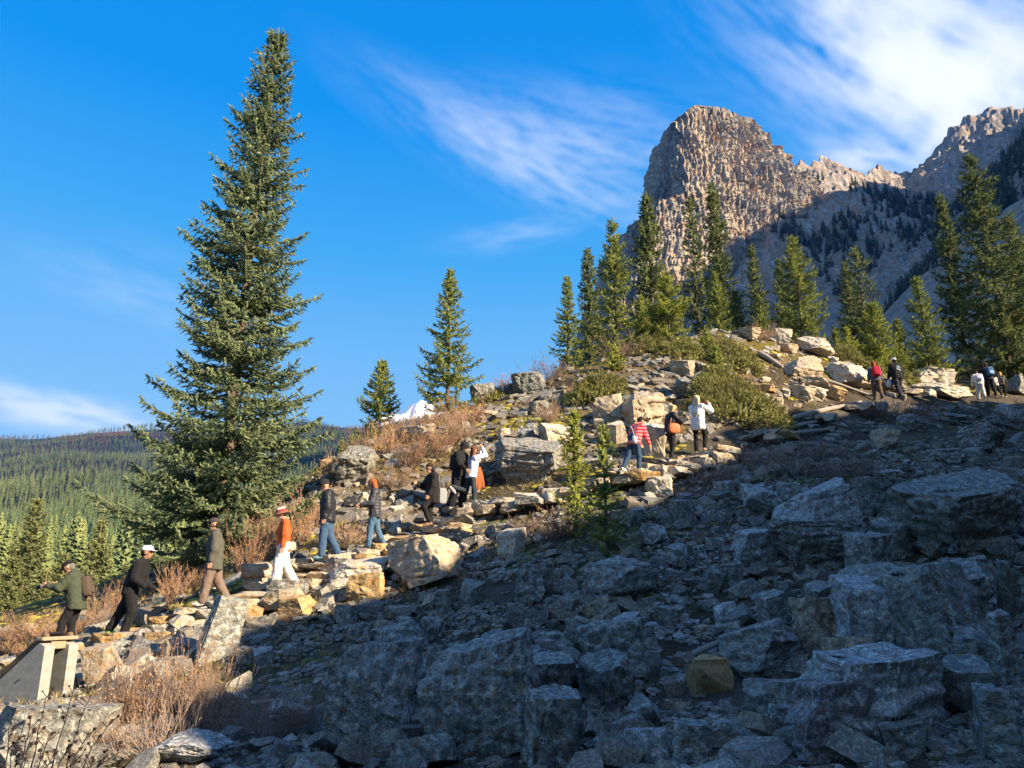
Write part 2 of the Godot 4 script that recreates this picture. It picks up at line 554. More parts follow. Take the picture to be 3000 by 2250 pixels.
# ------------------------------------------------------------------ terrain
# surveyed points of the knoll and the slope below it: x, height, z
const SURVEY := [
	[-5.06, 0.01, -8.2],
	[-2.7, 0.04, -8],
	[0, 0.14, -7.5],
	[2.25, 0.28, -6.8],
	[3.7, 0.43, -6],
	[-6.66, -0.05, -8.5],
	[4.35, 0.51, -5.6],
	[-7.11, 0.16, -11.3],
	[-6.87, 0.23, -12.2],
	[-3.81, 0.37, -11],
	[-0.62, 0.46, -10.2],
	[2.09, 0.56, -9.3],
	[4.74, 0.76, -7.5],
	[-3.76, 0.86, -12.8],
	[-0.73, 0.92, -11.8],
	[2.47, 0.98, -10.8],
	[5.78, 1.08, -9],
	[-8.42, 0.6, -15.2],
	[-7.38, 0.81, -15],
	[-5.82, 1.38, -15.2],
	[-4.58, 1.74, -15.3],
	[-4.06, 2.35, -16.7],
	[-3.18, 2.61, -17.3],
	[-1.95, 3.1, -18.3],
	[-1.15, 3.8, -19.6],
	[0.86, 4.02, -19],
	[3.05, 4.55, -18.7],
	[4.39, 5.07, -20],
	[5.14, 5.36, -20.2],
	[8.95, 6.91, -24],
	[14.87, 9.31, -29.5],
	[20.42, 10.78, -34],
	[24.21, 11.28, -36.5],
	[28.03, 11.22, -37],
	[-0.93, 1.99, -14.8],
	[2.1, 2.92, -15.5],
	[1.7, 1.72, -12.8],
	[5.39, 2.88, -15],
	[6.78, 4.52, -18.5],
	[8.18, 3.33, -15],
	[9.44, 3.21, -14],
	[12.31, 6.18, -22],
	[14.51, 5.84, -21],
	[11.62, 4.39, -17],
	[4.85, 1.71, -11.8],
	[7.24, 1.89, -11],
	[-5.89, 2.55, -18],
	[-7.49, 2.54, -20],
	[-4.93, 3.54, -20],
	[-4.17, 5.35, -22],
	[-3.09, 6.45, -24],
	[-1.45, 5.49, -22],
	[-0.08, 6.14, -22.5],
	[0.72, 8.19, -26],
	[-0.46, 9.25, -28],
	[2.73, 10.74, -29.5],
	[5.91, 12.26, -31],
	[9.77, 13.63, -33],
	[13.12, 13.52, -34],
	[15.8, 11.94, -33],
	[18.06, 11.15, -33.5],
	[3.08, 8.26, -25],
	[7.85, 8.26, -25],
	[11.48, 9.25, -28],
	[-5.33, 7.05, -27],
	[-7.95, 1.89, -19],
	[-9.55, 1.24, -19],
	[26.73, 15.38, -44],
	[31.26, 15.08, -44],
	[-11.58, 0.66, -18],
	[-13.65, 0.56, -18],
	[-16.18, 0.84, -25],
	[-20, -4, -38],
	[-30, -5, -25],
	[-9, -2, -36],
	[-3, 1.5, -40],
	[4, 5, -46],
	[12, 7.5, -50],
	[22, 9, -56],
	[35, 12, -60],
	[45, 14, -50],
	[40, 7, -30],
	[30, 3, -15],
	[22, 1.5, -5],
	[12, 0.6, -1],
	[0, 0, -2],
	[-10, -0.3, -2],
	[-20, -1, -10],
	[-14, -4.2, -55],
	[10, 4, -62],
]
var tw := PackedFloat64Array()      # thin-plate weights
var lat := PackedFloat32Array()     # lattice of heights
const LX := -36.0
const LZ := -66.0
const LN := 171
const LM := 141
const LS := 0.5
var rough_n: FastNoiseLite
var patch_n: FastNoiseLite
var patch_m: FastNoiseLite

func terrain_setup():
	rough_n = noise(41, 0.35, 4)
	patch_n = noise(42, 0.22, 3)
	patch_m = noise(43, 0.5, 3)
	var n := SURVEY.size()
	var k := n + 3
	var a := []
	for i in k:
		var row := PackedFloat64Array()
		row.resize(k + 1)
		a.append(row)
	for i in n:
		for j in n:
			var dx: float = SURVEY[i][0] - SURVEY[j][0]
			var dz: float = SURVEY[i][2] - SURVEY[j][2]
			var d := dx * dx + dz * dz
			a[i][j] = 0.5 * d * log(d + 1e-9) + (0.6 if i == j else 0.0)
		a[i][n] = 1.0
		a[i][n + 1] = SURVEY[i][0]
		a[i][n + 2] = SURVEY[i][2]
		a[n][i] = 1.0
		a[n + 1][i] = SURVEY[i][0]
		a[n + 2][i] = SURVEY[i][2]
		a[i][k] = SURVEY[i][1]
	for c in k:
		var p := c
		for r in range(c + 1, k):
			if absf(a[r][c]) > absf(a[p][c]): p = r
		var t = a[c]
		a[c] = a[p]
		a[p] = t
		var top: PackedFloat64Array = a[c]
		for r in range(c + 1, k):
			var row: PackedFloat64Array = a[r]
			var f := row[c] / top[c]
			if f != 0.0:
				for q in range(c, k + 1): row[q] -= f * top[q]
				a[r] = row
	tw.resize(k)
	for c in range(k - 1, -1, -1):
		var s: float = a[c][k]
		for q in range(c + 1, k): s -= a[c][q] * tw[q]
		tw[c] = s / a[c][c]
	lat.resize(LN * LM)
	var sx := PackedFloat64Array()
	var sz := PackedFloat64Array()
	for p in SURVEY:
		sx.append(p[0])
		sz.append(p[2])
	for j in LM:
		for i in LN:
			var x := LX + i * LS
			var z := LZ + j * LS
			var s := tw[n] + tw[n + 1] * x + tw[n + 2] * z
			for q in n:
				var d := (sx[q] - x) * (sx[q] - x) + (sz[q] - z) * (sz[q] - z)
				s += tw[q] * 0.5 * d * log(d + 1e-9)
			lat[j * LN + i] = s

func smooth_h(x: float, z: float) -> float:
	var u := clampf((x - LX) / LS, 0.0, LN - 1.001)
	var v := clampf((z - LZ) / LS, 0.0, LM - 1.001)
	var i := int(u)
	var j := int(v)
	u -= i
	v -= j
	var k := j * LN + i
	return lerpf(lerpf(lat[k], lat[k + 1], u), lerpf(lat[k + LN], lat[k + LN + 1], u), v)

func ground_h(x: float, z: float) -> float:
	return smooth_h(x, z) + 0.10 * rough_n.get_noise_2d(x, z)

func ground_n(x: float, z: float) -> Vector3:
	var e := 0.3
	return Vector3(smooth_h(x - e, z) - smooth_h(x + e, z), 2.0 * e, smooth_h(x, z - e) - smooth_h(x, z + e)).normalized()

func on_ground(x: float, z: float) -> Vector3:
	return Vector3(x, ground_h(x, z), z)

# how far a point lies uphill of the path line, for the kinds of ground (matter, not light)
func moss_at(x: float, z: float) -> float:
	return smoothstep(0.04, 0.26, patch_n.get_noise_2d(x, z) + 0.5 * patch_m.get_noise_2d(x * 1.7, z * 1.7))

func lines(a: float, b: float, lo: float, hi: float, step: float, outer: float) -> PackedFloat32Array:
	var o := PackedFloat32Array()
	var p := a
	while p < b:
		o.append(p)
		p += step if p >= lo and p < hi else outer
	o.append(b)
	return o

func sheet(xs: PackedFloat32Array, zs: PackedFloat32Array, f: Callable, flat := false) -> ArrayMesh:
	var v := PackedVector3Array()
	var c := PackedColorArray()
	var idx := PackedInt32Array()
	for z in zs:
		for x in xs:
			var r: Array = f.call(x, z)
			v.append(Vector3(x, r[0], z))
			c.append(r[1])
	var w := xs.size()
	for j in zs.size() - 1:
		for i in w - 1:
			var a := j * w + i
			idx.append_array([a, a + 1, a + w, a + 1, a + w + 1, a + w])
	return faceted(v, idx, c) if flat else mesh_of(v, idx, c)

func near_ground():
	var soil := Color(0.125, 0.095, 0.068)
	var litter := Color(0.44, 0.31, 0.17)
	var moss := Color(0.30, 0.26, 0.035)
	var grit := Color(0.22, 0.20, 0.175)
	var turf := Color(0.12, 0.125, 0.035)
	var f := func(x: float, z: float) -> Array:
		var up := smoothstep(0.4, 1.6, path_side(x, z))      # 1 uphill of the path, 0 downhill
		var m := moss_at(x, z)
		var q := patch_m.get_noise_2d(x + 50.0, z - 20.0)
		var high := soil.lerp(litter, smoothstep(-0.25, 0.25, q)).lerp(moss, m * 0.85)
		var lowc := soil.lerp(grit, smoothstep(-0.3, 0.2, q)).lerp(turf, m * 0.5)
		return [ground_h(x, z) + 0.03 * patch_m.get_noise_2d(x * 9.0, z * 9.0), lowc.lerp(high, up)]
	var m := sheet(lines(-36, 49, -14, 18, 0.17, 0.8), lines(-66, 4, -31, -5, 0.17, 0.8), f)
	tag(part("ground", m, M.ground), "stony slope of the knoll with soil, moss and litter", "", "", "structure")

# the line of the stone steps, x and z, from the sign up to the shoulder of the knoll
const PATH := [
	[-8.58, -15.04],
	[-7.91, -15.05],
	[-7.38, -15.03],
	[-6.64, -15.2],
	[-5.82, -15.2],
	[-4.59, -15.33],
	[-4.06, -16.72],
	[-3.17, -17.28],
	[-1.95, -18.3],
	[-1.14, -19.5],
	[0.86, -18.97],
	[3.05, -18.73],
	[4.35, -19.82],
	[5.35, -20.28],
	[8.89, -23.85],
	[14.84, -29.45],
	[20.44, -34.03],
	[24.52, -36.61],
]
func path_side(x: float, z: float) -> float:
	# signed distance: positive beyond (uphill of) the path, negative on the viewer's side
	var best := 1e9
	var side := 1.0
	for i in PATH.size() - 1:
		var ax: float = PATH[i][0]
		var az: float = PATH[i][1]
		var bx: float = PATH[i + 1][0] - ax
		var bz: float = PATH[i + 1][1] - az
		var t := clampf(((x - ax) * bx + (z - az) * bz) / (bx * bx + bz * bz), 0.0, 1.0)
		var dx := x - ax - bx * t
		var dz := z - az - bz * t
		var d := dx * dx + dz * dz
		if d < best:
			best = d
			side = -1.0 if bx * (z - az) - bz * (x - ax) > 0.0 else 1.0
	return side * sqrt(best)

# the valley and the wooded hill across it, out to the horizon
var hill_n: FastNoiseLite
func table(t: Array, d: float) -> float:
	for i in t.size() - 1:
		if d <= t[i + 1][0]:
			return lerpf(t[i][1], t[i + 1][1], clampf((d - t[i][0]) / (t[i + 1][0] - t[i][0]), 0.0, 1.0))
	return t[-1][1]

func far_h(x: float, z: float) -> float:
	if hill_n == null: hill_n = noise(51, 0.0022, 4)
	var d := maxf(-z, 1.0)
	var a := x / maxf(d, 60.0)
	var left := table([[0, -9], [60, -7], [120, -4], [200, 3], [350, 20], [700, 88], [1000, 152], [1400, 252], [2050, 440], [2400, 460], [4000, 300]], d)
	left *= 1.0 + 0.16 * clampf(a + 0.68, -0.6, 0.9)
	left += hill_n.get_noise_2d(x, z) * minf(d * 0.05, 45.0)
	var right := table([[0, -9], [60, 3], [250, 60], [700, 210], [1000, 300], [1500, 380], [4000, 500]], d)
	var h := lerpf(left, right, smoothstep(0.0, 0.35, a))
	if z > -66.0 and x > -37.0 and x < 49.0: h = minf(h, -6.0 if x < 0 else -3.0)
	if z > -30.0: h = minf(h, lerpf(-6.0, -9.0, clampf((z + 30.0) / 60.0, 0.0, 1.0)))
	return h

func far_ground():
	var xs := PackedFloat32Array()
	for i in range(-46, 47):
		xs.append(signf(i) * (absf(i) * 9.0 + pow(absf(i) / 46.0, 3.0) * 4600.0))
	var zs := PackedFloat32Array()
	for i in range(0, 80):
		zs.append(-(4900.0 * pow(1.0 - i / 79.0, 2.2)) + 300.0 * pow(i / 79.0, 8.0) - 12.0)
	var f := func(x: float, z: float) -> Array:
		var q := hill_n.get_noise_2d(x * 4.0, z * 4.0) if hill_n else 0.0
		return [far_h(x, z), Color(0.035, 0.05, 0.022).lerp(Color(0.11, 0.085, 0.05), smoothstep(0.1, 0.5, q))]
	tag(part("terrain", sheet(xs, zs, f), M.far_ground), "wooded valley floor and hillside reaching to the horizon", "", "", "structure")

# the rocky rise to the right of and behind the viewer, whose shadow lies over the lower slope; its unseen rear is added to darken rock sides
const CREST := [
	[67.3, 27.46, -39.95],
	[46, 23.46, -24.52],
	[40.61, 22.6, -20.92],
	[35.35, 21.2, -16.81],
	[32.16, 20.51, -14.5],
	[29.73, 19.68, -12.53],
	[26.79, 18.03, -8.96],
	[25.15, 16.81, -6.65],
	[24.03, 16.3, -5.64],
	[23.08, 15.88, -5.09],
	[21.82, 15.54, -5.05],
	[20.59, 14.9, -4.17],
	[19.75, 14.14, -2.55],
	[19.1, 13.95, -2.3],
	[18.37, 13.64, -1.73],
	[17.64, 13.44, -1.45],
	[17.05, 13.15, -0.87],
	[16.8, 12.84, 0.04],
	[16.21, 12.68, 0.42],
	[15.96, 12.5, 1.32],
	[16.16, 12.4, 2.22],
	[15.86, 11.1, 3.42],
	[14.6, 10.2, 8],
	[13, 11.2, 13],
	[9, 16.5, 18.5],  # from here an added rear rim, raised to darken rocks facing the eye
	[0, 20, 22],
	[-12, 20, 23],
	[-26, 15, 19],
]
func shade_ridge():
	var n1 := noise(61, 0.11, 4)
	var v := PackedVector3Array()
	var idx := PackedInt32Array()
	var c := PackedColorArray()
	# cross-sections along the crest
	var sec := []
	for i in CREST.size() - 1:
		var a := Vector3(CREST[i][0], CREST[i][1], CREST[i][2])
		var b := Vector3(CREST[i + 1][0], CREST[i + 1][1], CREST[i + 1][2])
		var k := maxi(1, int(a.distance_to(b) / 0.7))
		for s in k: sec.append(a.lerp(b, float(s) / k))
	var offs := [-10.0, -8.5, -7.0, -5.0, -3.4, -2.0, -1.0, -0.4, 0.0, 0.5, 1.2, 2.4, 4.0, 7.0, 12.0, 20.0]
	for p in sec:
		var across := Vector3(p.x, 0, p.z).normalized()      # away from the viewer
		for o in offs:
			var drop: float = absf(o) * (1.15 if o < 0 else 0.55)
			var q: Vector3 = p + across * o
			var e := clampf(absf(o), 0.25, 3.0)
			q.y = p.y - drop + n1.get_noise_2d(q.x, q.z) * 0.8 * e + n1.get_noise_2d(q.x * 3.0, q.z * 3.0) * 1.5 + n1.get_noise_2d(q.x * 8.0, q.z * 8.0) * 0.55
			v.append(q)
			c.append(Color(0.17, 0.165, 0.16))
	var w := offs.size()
	for j in sec.size() - 1:
		for i in w - 1:
			var a := j * w + i
			idx.append_array([a, a + w, a + 1, a + 1, a + w, a + w + 1])
	tag(part("hill", mesh_of(v, idx, c), M.ground), "rocky rise beside the viewer that shades the scree", "", "", "structure")

# ------------------------------------------------------------------ mountains
# cliff tower: cross-sections (height, centre x, centre z, half width of the face, half depth)
const TOWER := [
	[216.12, 242.49, -765.73, 195.94, 76.8],
	[254.28, 249.81, -766.02, 186.03, 72.88],
	[293.55, 253.41, -765.91, 174.54, 68.39],
	[333.98, 252.85, -764.52, 158.86, 62.36],
	[354.64, 250.42, -763.18, 148.93, 58.57],
	[370.35, 250.56, -761.7, 140.06, 55.19],
	[386.23, 254.23, -759.09, 127.79, 50.52],
	[402.29, 258.71, -755.76, 113.41, 45.04],
	[418.54, 255.58, -755.27, 107.41, 42.68],
	[434.97, 251.83, -754.59, 100.83, 40.1],
	[457.18, 247.21, -753.91, 92.65, 36.88],
	[474.06, 242.09, -752.51, 83.86, 33.45],
	[488.27, 238.84, -751.13, 75.93, 30.34],
	[498.02, 234.57, -748.62, 66, 26.46],
	[513.06, 235.67, -747.45, 58.52, 23.5],
	[528.25, 235, -744.02, 39.16, 18],
]
func rock_tower():
	var cell := noise(71, 1.0, 1, FastNoiseLite.TYPE_CELLULAR)
	cell.cellular_return_type = FastNoiseLite.RETURN_CELL_VALUE
	cell.cellular_jitter = 0.9
	var edge := noise(71, 1.0, 1, FastNoiseLite.TYPE_CELLULAR)
	edge.cellular_return_type = FastNoiseLite.RETURN_DISTANCE2_SUB
	edge.cellular_jitter = 0.9
	var fb := noise(72, 0.012, 4)
	var rib := noise(74, 1.0, 3)
	rib.fractal_type = FastNoiseLite.FRACTAL_RIDGED
	var fine := noise(73, 0.06, 3)
	var nu := 520
	var nv := 230
	var v := PackedVector3Array()
	var c := PackedColorArray()
	var idx := PackedInt32Array()
	var turn := deg_to_rad(21.0)
	var right := Vector3(cos(turn), 0, -sin(turn))       # along the face
	var out := Vector3(sin(turn), 0, cos(turn))          # out of the face
	var pale := Color(0.84, 0.73, 0.57)
	var greyc := Color(0.58, 0.55, 0.50)
	var red := Color(0.72, 0.50, 0.33)
	for j in nv + 1:
		var t := float(j) / nv
		var h := lerpf(TOWER[0][0], TOWER[-1][0], t)
		var k := 0
		while k < TOWER.size() - 2 and h > TOWER[k + 1][0]: k += 1
		var s: float = clampf((h - TOWER[k][0]) / (TOWER[k + 1][0] - TOWER[k][0]), 0.0, 1.0)
		var cx := lerpf(TOWER[k][1], TOWER[k + 1][1], s)
		var cz := lerpf(TOWER[k][2], TOWER[k + 1][2], s)
		var hw := lerpf(TOWER[k][3], TOWER[k + 1][3], s)
		var hd := lerpf(TOWER[k][4], TOWER[k + 1][4], s)
		for i in nu:
			# more samples on the sides that can be seen: a runs round, 0 = right end, PI/2 = face
			var a := PI * (0.02 + 1.12 * i / (nu * 0.86)) if i < nu * 0.86 else PI * (1.14 + 0.88 * (i - nu * 0.86) / (nu * 0.14))
			var ca := cos(a)
			var sa := sin(a)
			var r := pow(pow(absf(ca), 5.0) + pow(absf(sa), 5.0), -0.2)
			var p := Vector3(cx, h, cz) + right * (ca * r * hw) + out * (sa * r * hd)
			var dir := (right * ca / hw + out * sa / hd).normalized()
			# coarse buttresses, then blocks split by joints and beds
			var u := right.dot(p) + out.dot(p) * 0.6
			var big := fb.get_noise_3d(p.x * 1.1, h * 0.35, p.z * 1.1)
			var wob := fine.get_noise_3d(p.x * 0.3, h * 0.3, p.z * 0.3) * 6.0
			var b1 := cell.get_noise_2d((u + wob) / 16.0, (h + wob) / 34.0)
			var b2 := cell.get_noise_2d((u - wob) / 6.5 + 40.0, (h + wob * 1.4) / 12.0)
			var flute := rib.get_noise_2d(u / 9.0 + wob * 0.1, h / 70.0)
			var b3 := cell.get_noise_2d((u + wob * 2.0) / 3.4 + 90.0, (h - wob) / 15.0)
			var cr := edge.get_noise_2d((u - wob) / 6.5 + 40.0, (h + wob * 1.4) / 12.0)
			var lay := (h + wob * 0.7) / 7.5 + b1 * 0.8
			var disp := big * 8.0 + b1 * 3.4 + flute * 4.5 + b2 * 1.3 + b3 * 1.1 + minf(cr + 0.75, 0.0) * 1.6 + (lay - floorf(lay)) * -1.1 + fine.get_noise_3d(p.x * 2.0, h * 2.0, p.z * 2.0) * 1.1
			var slope_in := clampf((t - 0.93) / 0.07, 0.0, 1.0)
			p += dir * disp * (1.0 - 0.6 * slope_in)
			p.y += 5.0 * fine.get_noise_2d(p.x * 0.5, p.z * 0.5) * smoothstep(0.8, 1.0, t)
			v.append(p)
			var q := fb.get_noise_3d(p.x * 2.0, h * 2.5, p.z * 2.0)
			var col := pale.lerp(greyc, smoothstep(-0.1, 0.45, q)).lerp(red, smoothstep(0.25, 0.6, fine.get_noise_3d(p.x * 0.4, h * 0.9, p.z * 0.4)) * 0.7)
			c.append(col)
	for j in nv:
		for i in nu:
			var a := j * nu + i
			var b := j * nu + (i + 1) % nu
			idx.append_array([a, a + nu, b, b, a + nu, b + nu])
	# the top
	var top := v.size()
	var mid := Vector3.ZERO
	for i in nu: mid += v[nv * nu + i]
	mid /= nu
	v.append(mid + Vector3.UP * 3.0)
	c.append(greyc)
	for i in nu: idx.append_array([top, nv * nu + (i + 1) % nu, nv * nu + i])
	tag(part("cliff", faceted(v, idx, c), M.cliff), "tall flat-topped cliff of tan quartzite above the knoll", "", "", "structure")

# ridges of the mountain on the right: crest points x, height, z, and how steeply the sides fall
const RIDGES := [
	[1.12, [Vector3(640, 560, -330), Vector3(650, 600, -450), Vector3(700, 645, -640), Vector3(725, 655, -760), Vector3(755, 668, -880), Vector3(735, 686, -930), Vector3(693, 688, -950), Vector3(660, 675, -960), Vector3(624, 639, -980), Vector3(614, 616, -1000), Vector3(576, 619, -1000), Vector3(517, 597, -960), Vector3(464, 548, -900), Vector3(422, 556, -870), Vector3(370, 527, -830), Vector3(337, 514, -830)]],
	[0.95, [Vector3(624, 639, -980), Vector3(550, 477, -820), Vector3(443, 324, -640)]],
	[1, [Vector3(464, 548, -900), Vector3(412, 435, -800)]],
]
var mtn_n: FastNoiseLite
var mtn_f: FastNoiseLite
func mountain_h(x: float, z: float) -> float:
	var best := -1e9
	for r in RIDGES:
		for i in r[1].size() - 1:
			var a: Vector3 = r[1][i]
			var b: Vector3 = r[1][i + 1]
			var ex := b.x - a.x
			var ez := b.z - a.z
			var t := clampf(((x - a.x) * ex + (z - a.z) * ez) / (ex * ex + ez * ez), 0.0, 1.0)
			var dx := x - a.x - ex * t
			var dz := z - a.z - ez * t
			var d := sqrt(dx * dx + dz * dz)
			var h: float = lerpf(a.y, b.y, t) - r[0] * d + 0.00018 * d * d * r[0]
			if h > best: best = h
	return best

func mountain_at(x: float, z: float) -> Array:
	var stone := Color(0.58, 0.54, 0.50)
	var pale := Color(0.70, 0.60, 0.50)
	var snow := Color(0.85, 0.87, 0.9)
	var h := mountain_h(x, z)
	var k := smoothstep(120.0, 330.0, h)
	h += (mtn_n.get_noise_2d(x, z) - 0.2) * 17.0 * k + mtn_f.get_noise_2d(x, z) * 7.0 * k
	# beds: flat ledges and steep risers
	var bed := 13.0
	var s := h / bed + mtn_f.get_noise_2d(x * 0.4, z * 0.4) * 1.2
	var fr := s - floorf(s)
	h += bed * (smoothstep(0.15, 0.85, fr) - fr) * 0.95 * k
	var q := mtn_f.get_noise_2d(x * 1.7 + 300.0, z * 1.7)
	var col := stone.lerp(pale, smoothstep(-0.2, 0.3, mtn_n.get_noise_2d(x * 2.0, z * 2.0)))
	# old snow lies on the flatter ledges high up
	if fr < 0.34 and q > 0.06 and h > 250.0: col = col.lerp(snow, 0.85)
	return [maxf(h, far_h(x, z) - 4.0), col]

func mountains():
	mtn_n = noise(81, 0.008, 5)
	mtn_n.fractal_type = FastNoiseLite.FRACTAL_RIDGED
	mtn_f = noise(82, 0.05, 4)
	var xs := lines(150, 1150, 150, 760, 4.4, 14.0)
	var zs := lines(-1300, -140, -1100, -300, 5.0, 14.0)
	tag(part("mountain", sheet(xs, zs, mountain_at, true), M.cliff), "shaded grey mountainside with snow on its ledges", "", "", "structure")

func snow_peak():
	var n1 := noise(91, 0.0035, 5)
	n1.fractal_type = FastNoiseLite.FRACTAL_RIDGED
	var peak := Vector3(
		-459, 933, -3600
	)
	var f := func(x: float, z: float) -> Array:
		var dx := (x - peak.x)
		var dz := (z - peak.z)
		var d := sqrt(dx * dx * 0.55 + dz * dz)
		var h := peak.y - d * 0.7 + (n1.get_noise_2d(x, z) - 0.35) * 55.0
		var bare := smoothstep(0.32, 0.5, noise_at(x, z)) * smoothstep(peak.y - 60.0, peak.y - 170.0, h)
		return [h, Color(0.88, 0.9, 0.93).lerp(Color(0.20, 0.20, 0.21), clampf(bare, 0.0, 1.0))]
	var xs := lines(peak.x - 900.0, peak.x + 900.0, peak.x - 450.0, peak.x + 450.0, 12.0, 60.0)
	var zs := lines(peak.z - 500.0, peak.z + 700.0, peak.z - 300.0, peak.z + 400.0, 12.0, 60.0)
	var m := mat("snow_peak", 1, 1, 1, 0.8)
	m.vertex_color_use_as_albedo = true
	tag(part("snow_mountain", sheet(xs, zs, f), m), "distant snow-covered mountain top above the wooded hill", "", "", "structure")

func noise_at(x: float, z: float) -> float:
	return 0.5 + 0.5 * mtn_f.get_noise_2d(x * 0.25, z * 0.25)

# ------------------------------------------------------------------ far woods
func far_tree_shape(sd: int, tiers: int, sides: int) -> ArrayMesh:
	# a small conifer one metre tall: trunk and drooping boughs, each bough a ridged pair of faces
	var r := RandomNumberGenerator.new()
	r.seed = sd
	var v := PackedVector3Array()
	var idx := PackedInt32Array()
	tube(v, idx, [Vector3.ZERO, Vector3(0, 0.97, 0)], [0.011, 0.002], 4, false)
	for t in tiers:
		var f := (t + 0.5) / tiers
		var y := 0.07 + 0.91 * f
		var rad := (0.16 * pow(1.0 - f, 0.75) + 0.010) * r.randf_range(0.8, 1.15)
		for s in sides:
			if r.randf() < 0.12: continue
			var a := TAU * (s + r.randf() * 0.8) / sides + t
			var l := rad * r.randf_range(0.5, 1.25)
			var dir := Vector3(cos(a), 0, sin(a))
			var side := Vector3(-sin(a), 0, cos(a)) * minf(l * 0.34, 2.2 / tiers * 0.45)
			var k := v.size()
			var sag := l * r.randf_range(0.1, 0.55)
			v.append(Vector3(0, y + 0.02, 0))
			v.append(dir * l * 0.62 + side + Vector3(0, y - sag * 0.7 - 0.012, 0))
			v.append(dir * l + Vector3(0, y - sag * 0.6, 0))
			v.append(dir * l * 0.62 - side + Vector3(0, y - sag * 0.7 - 0.012, 0))
			v.append(dir * l * 0.6 + Vector3(0, y - sag * 0.55 + 0.006, 0))
			idx.append_array([k, k + 1, k + 4, k + 1, k + 2, k + 4, k + 4, k + 2, k + 3, k + 4, k + 3, k])
	return mesh_of(v, idx)

func far_forest():
	var shapes := [far_tree_shape(1, 16, 6), far_tree_shape(2, 18, 6), far_tree_shape(3, 15, 7), far_tree_shape(4, 46, 11), far_tree_shape(5, 52, 10), far_tree_shape(6, 42, 11)]
	var bufs := []
	for k in 6: bufs.append(PackedFloat32Array())
	rng.seed = 99
	var d := 70.0
	while d < 2150.0:
		# rows of trees across the view and a little beyond it, spacing grows with distance
		var gap := 3.4 + d * 0.0042
		var x := -0.86 * d - 12.0
		while x < 0.14 * d:
			var px := x + rng.randf_range(-0.5, 0.5) * gap
			var pz := -d + rng.randf_range(-0.5, 0.5) * gap
			x += gap
			var q := hill_n.get_noise_2d(px * 4.0, pz * 4.0)
			if q > 0.42 and d > 900.0 or rng.randf() < 0.12: continue
			var tall := rng.randf_range(9.0, 18.0) * (1.0 + 0.2 * hill_n.get_noise_2d(px * 3.0, pz * 3.0))
			if d > 1500: tall *= 0.85
			var wide := tall * rng.randf_range(0.65, 1.1)
			var b := Basis(Vector3.UP, rng.randf() * TAU).scaled(Vector3(wide, tall, wide))
			# stands differ in kind: yellowish pine, green spruce and, in patches up the hill, rusty larch
			var kind := hill_n.get_noise_2d(px * 1.5 + 900.0, pz * 1.5) + rng.randf_range(-0.15, 0.15)
			var c := Color(0.10, 0.14, 0.055).lerp(Color(0.20, 0.225, 0.085), rng.randf())
			if kind > 0.0: c = Color(0.08, 0.125, 0.06).lerp(Color(0.16, 0.20, 0.085), rng.randf())
			if kind < -0.14 and far_h(px, pz) > 330.0: c = Color(0.22, 0.13, 0.07)
			push(bufs[rng.randi() % 3 + (3 if d < 420.0 else 0)], b, Vector3(px, far_h(px, pz) - 0.3, pz), c)
		d += gap * 0.95
	var said := ["dense conifer forest covering the far hill across the valley", "slender spruces mixed through the far hillside forest", "broad firs mixed through the far hillside forest", "olive-green conifers filling the near valley floor", "slim pines among the near valley conifers", "full firs among the near valley conifers"]
	for k in 6: tag(many("forest", shapes[k], M.far_needles, bufs[k], true), said[k], "forest", "", "stuff")
	# scattered firs on the mountainside
	var buf := PackedFloat32Array()
	for k in 9000:
		var px := rng.randf_range(270.0, 760.0)
		var pz := rng.randf_range(-960.0, -330.0)
		var h := mountain_h(px, pz)
		if h < far_h(px, pz) or h > 470.0: continue
		if mtn_f.get_noise_2d(px * 0.22, pz * 0.22) + mtn_n.get_noise_2d(px, pz) * 0.15 < -0.03: continue
		var tall := rng.randf_range(9.0, 19.0)
		push(buf, Basis(Vector3.UP, rng.randf() * TAU).scaled(Vector3(tall * 1.1, tall, tall * 1.1)), Vector3(px, mountain_at(px, pz)[0] - 0.5, pz), Color(0.08, 0.125, 0.06).lerp(Color(0.16, 0.20, 0.085), rng.randf()))
	tag(many("mountain_forest", shapes[0], M.far_needles, buf, true), "scattered small firs on the shaded mountainside", "forest", "", "stuff")

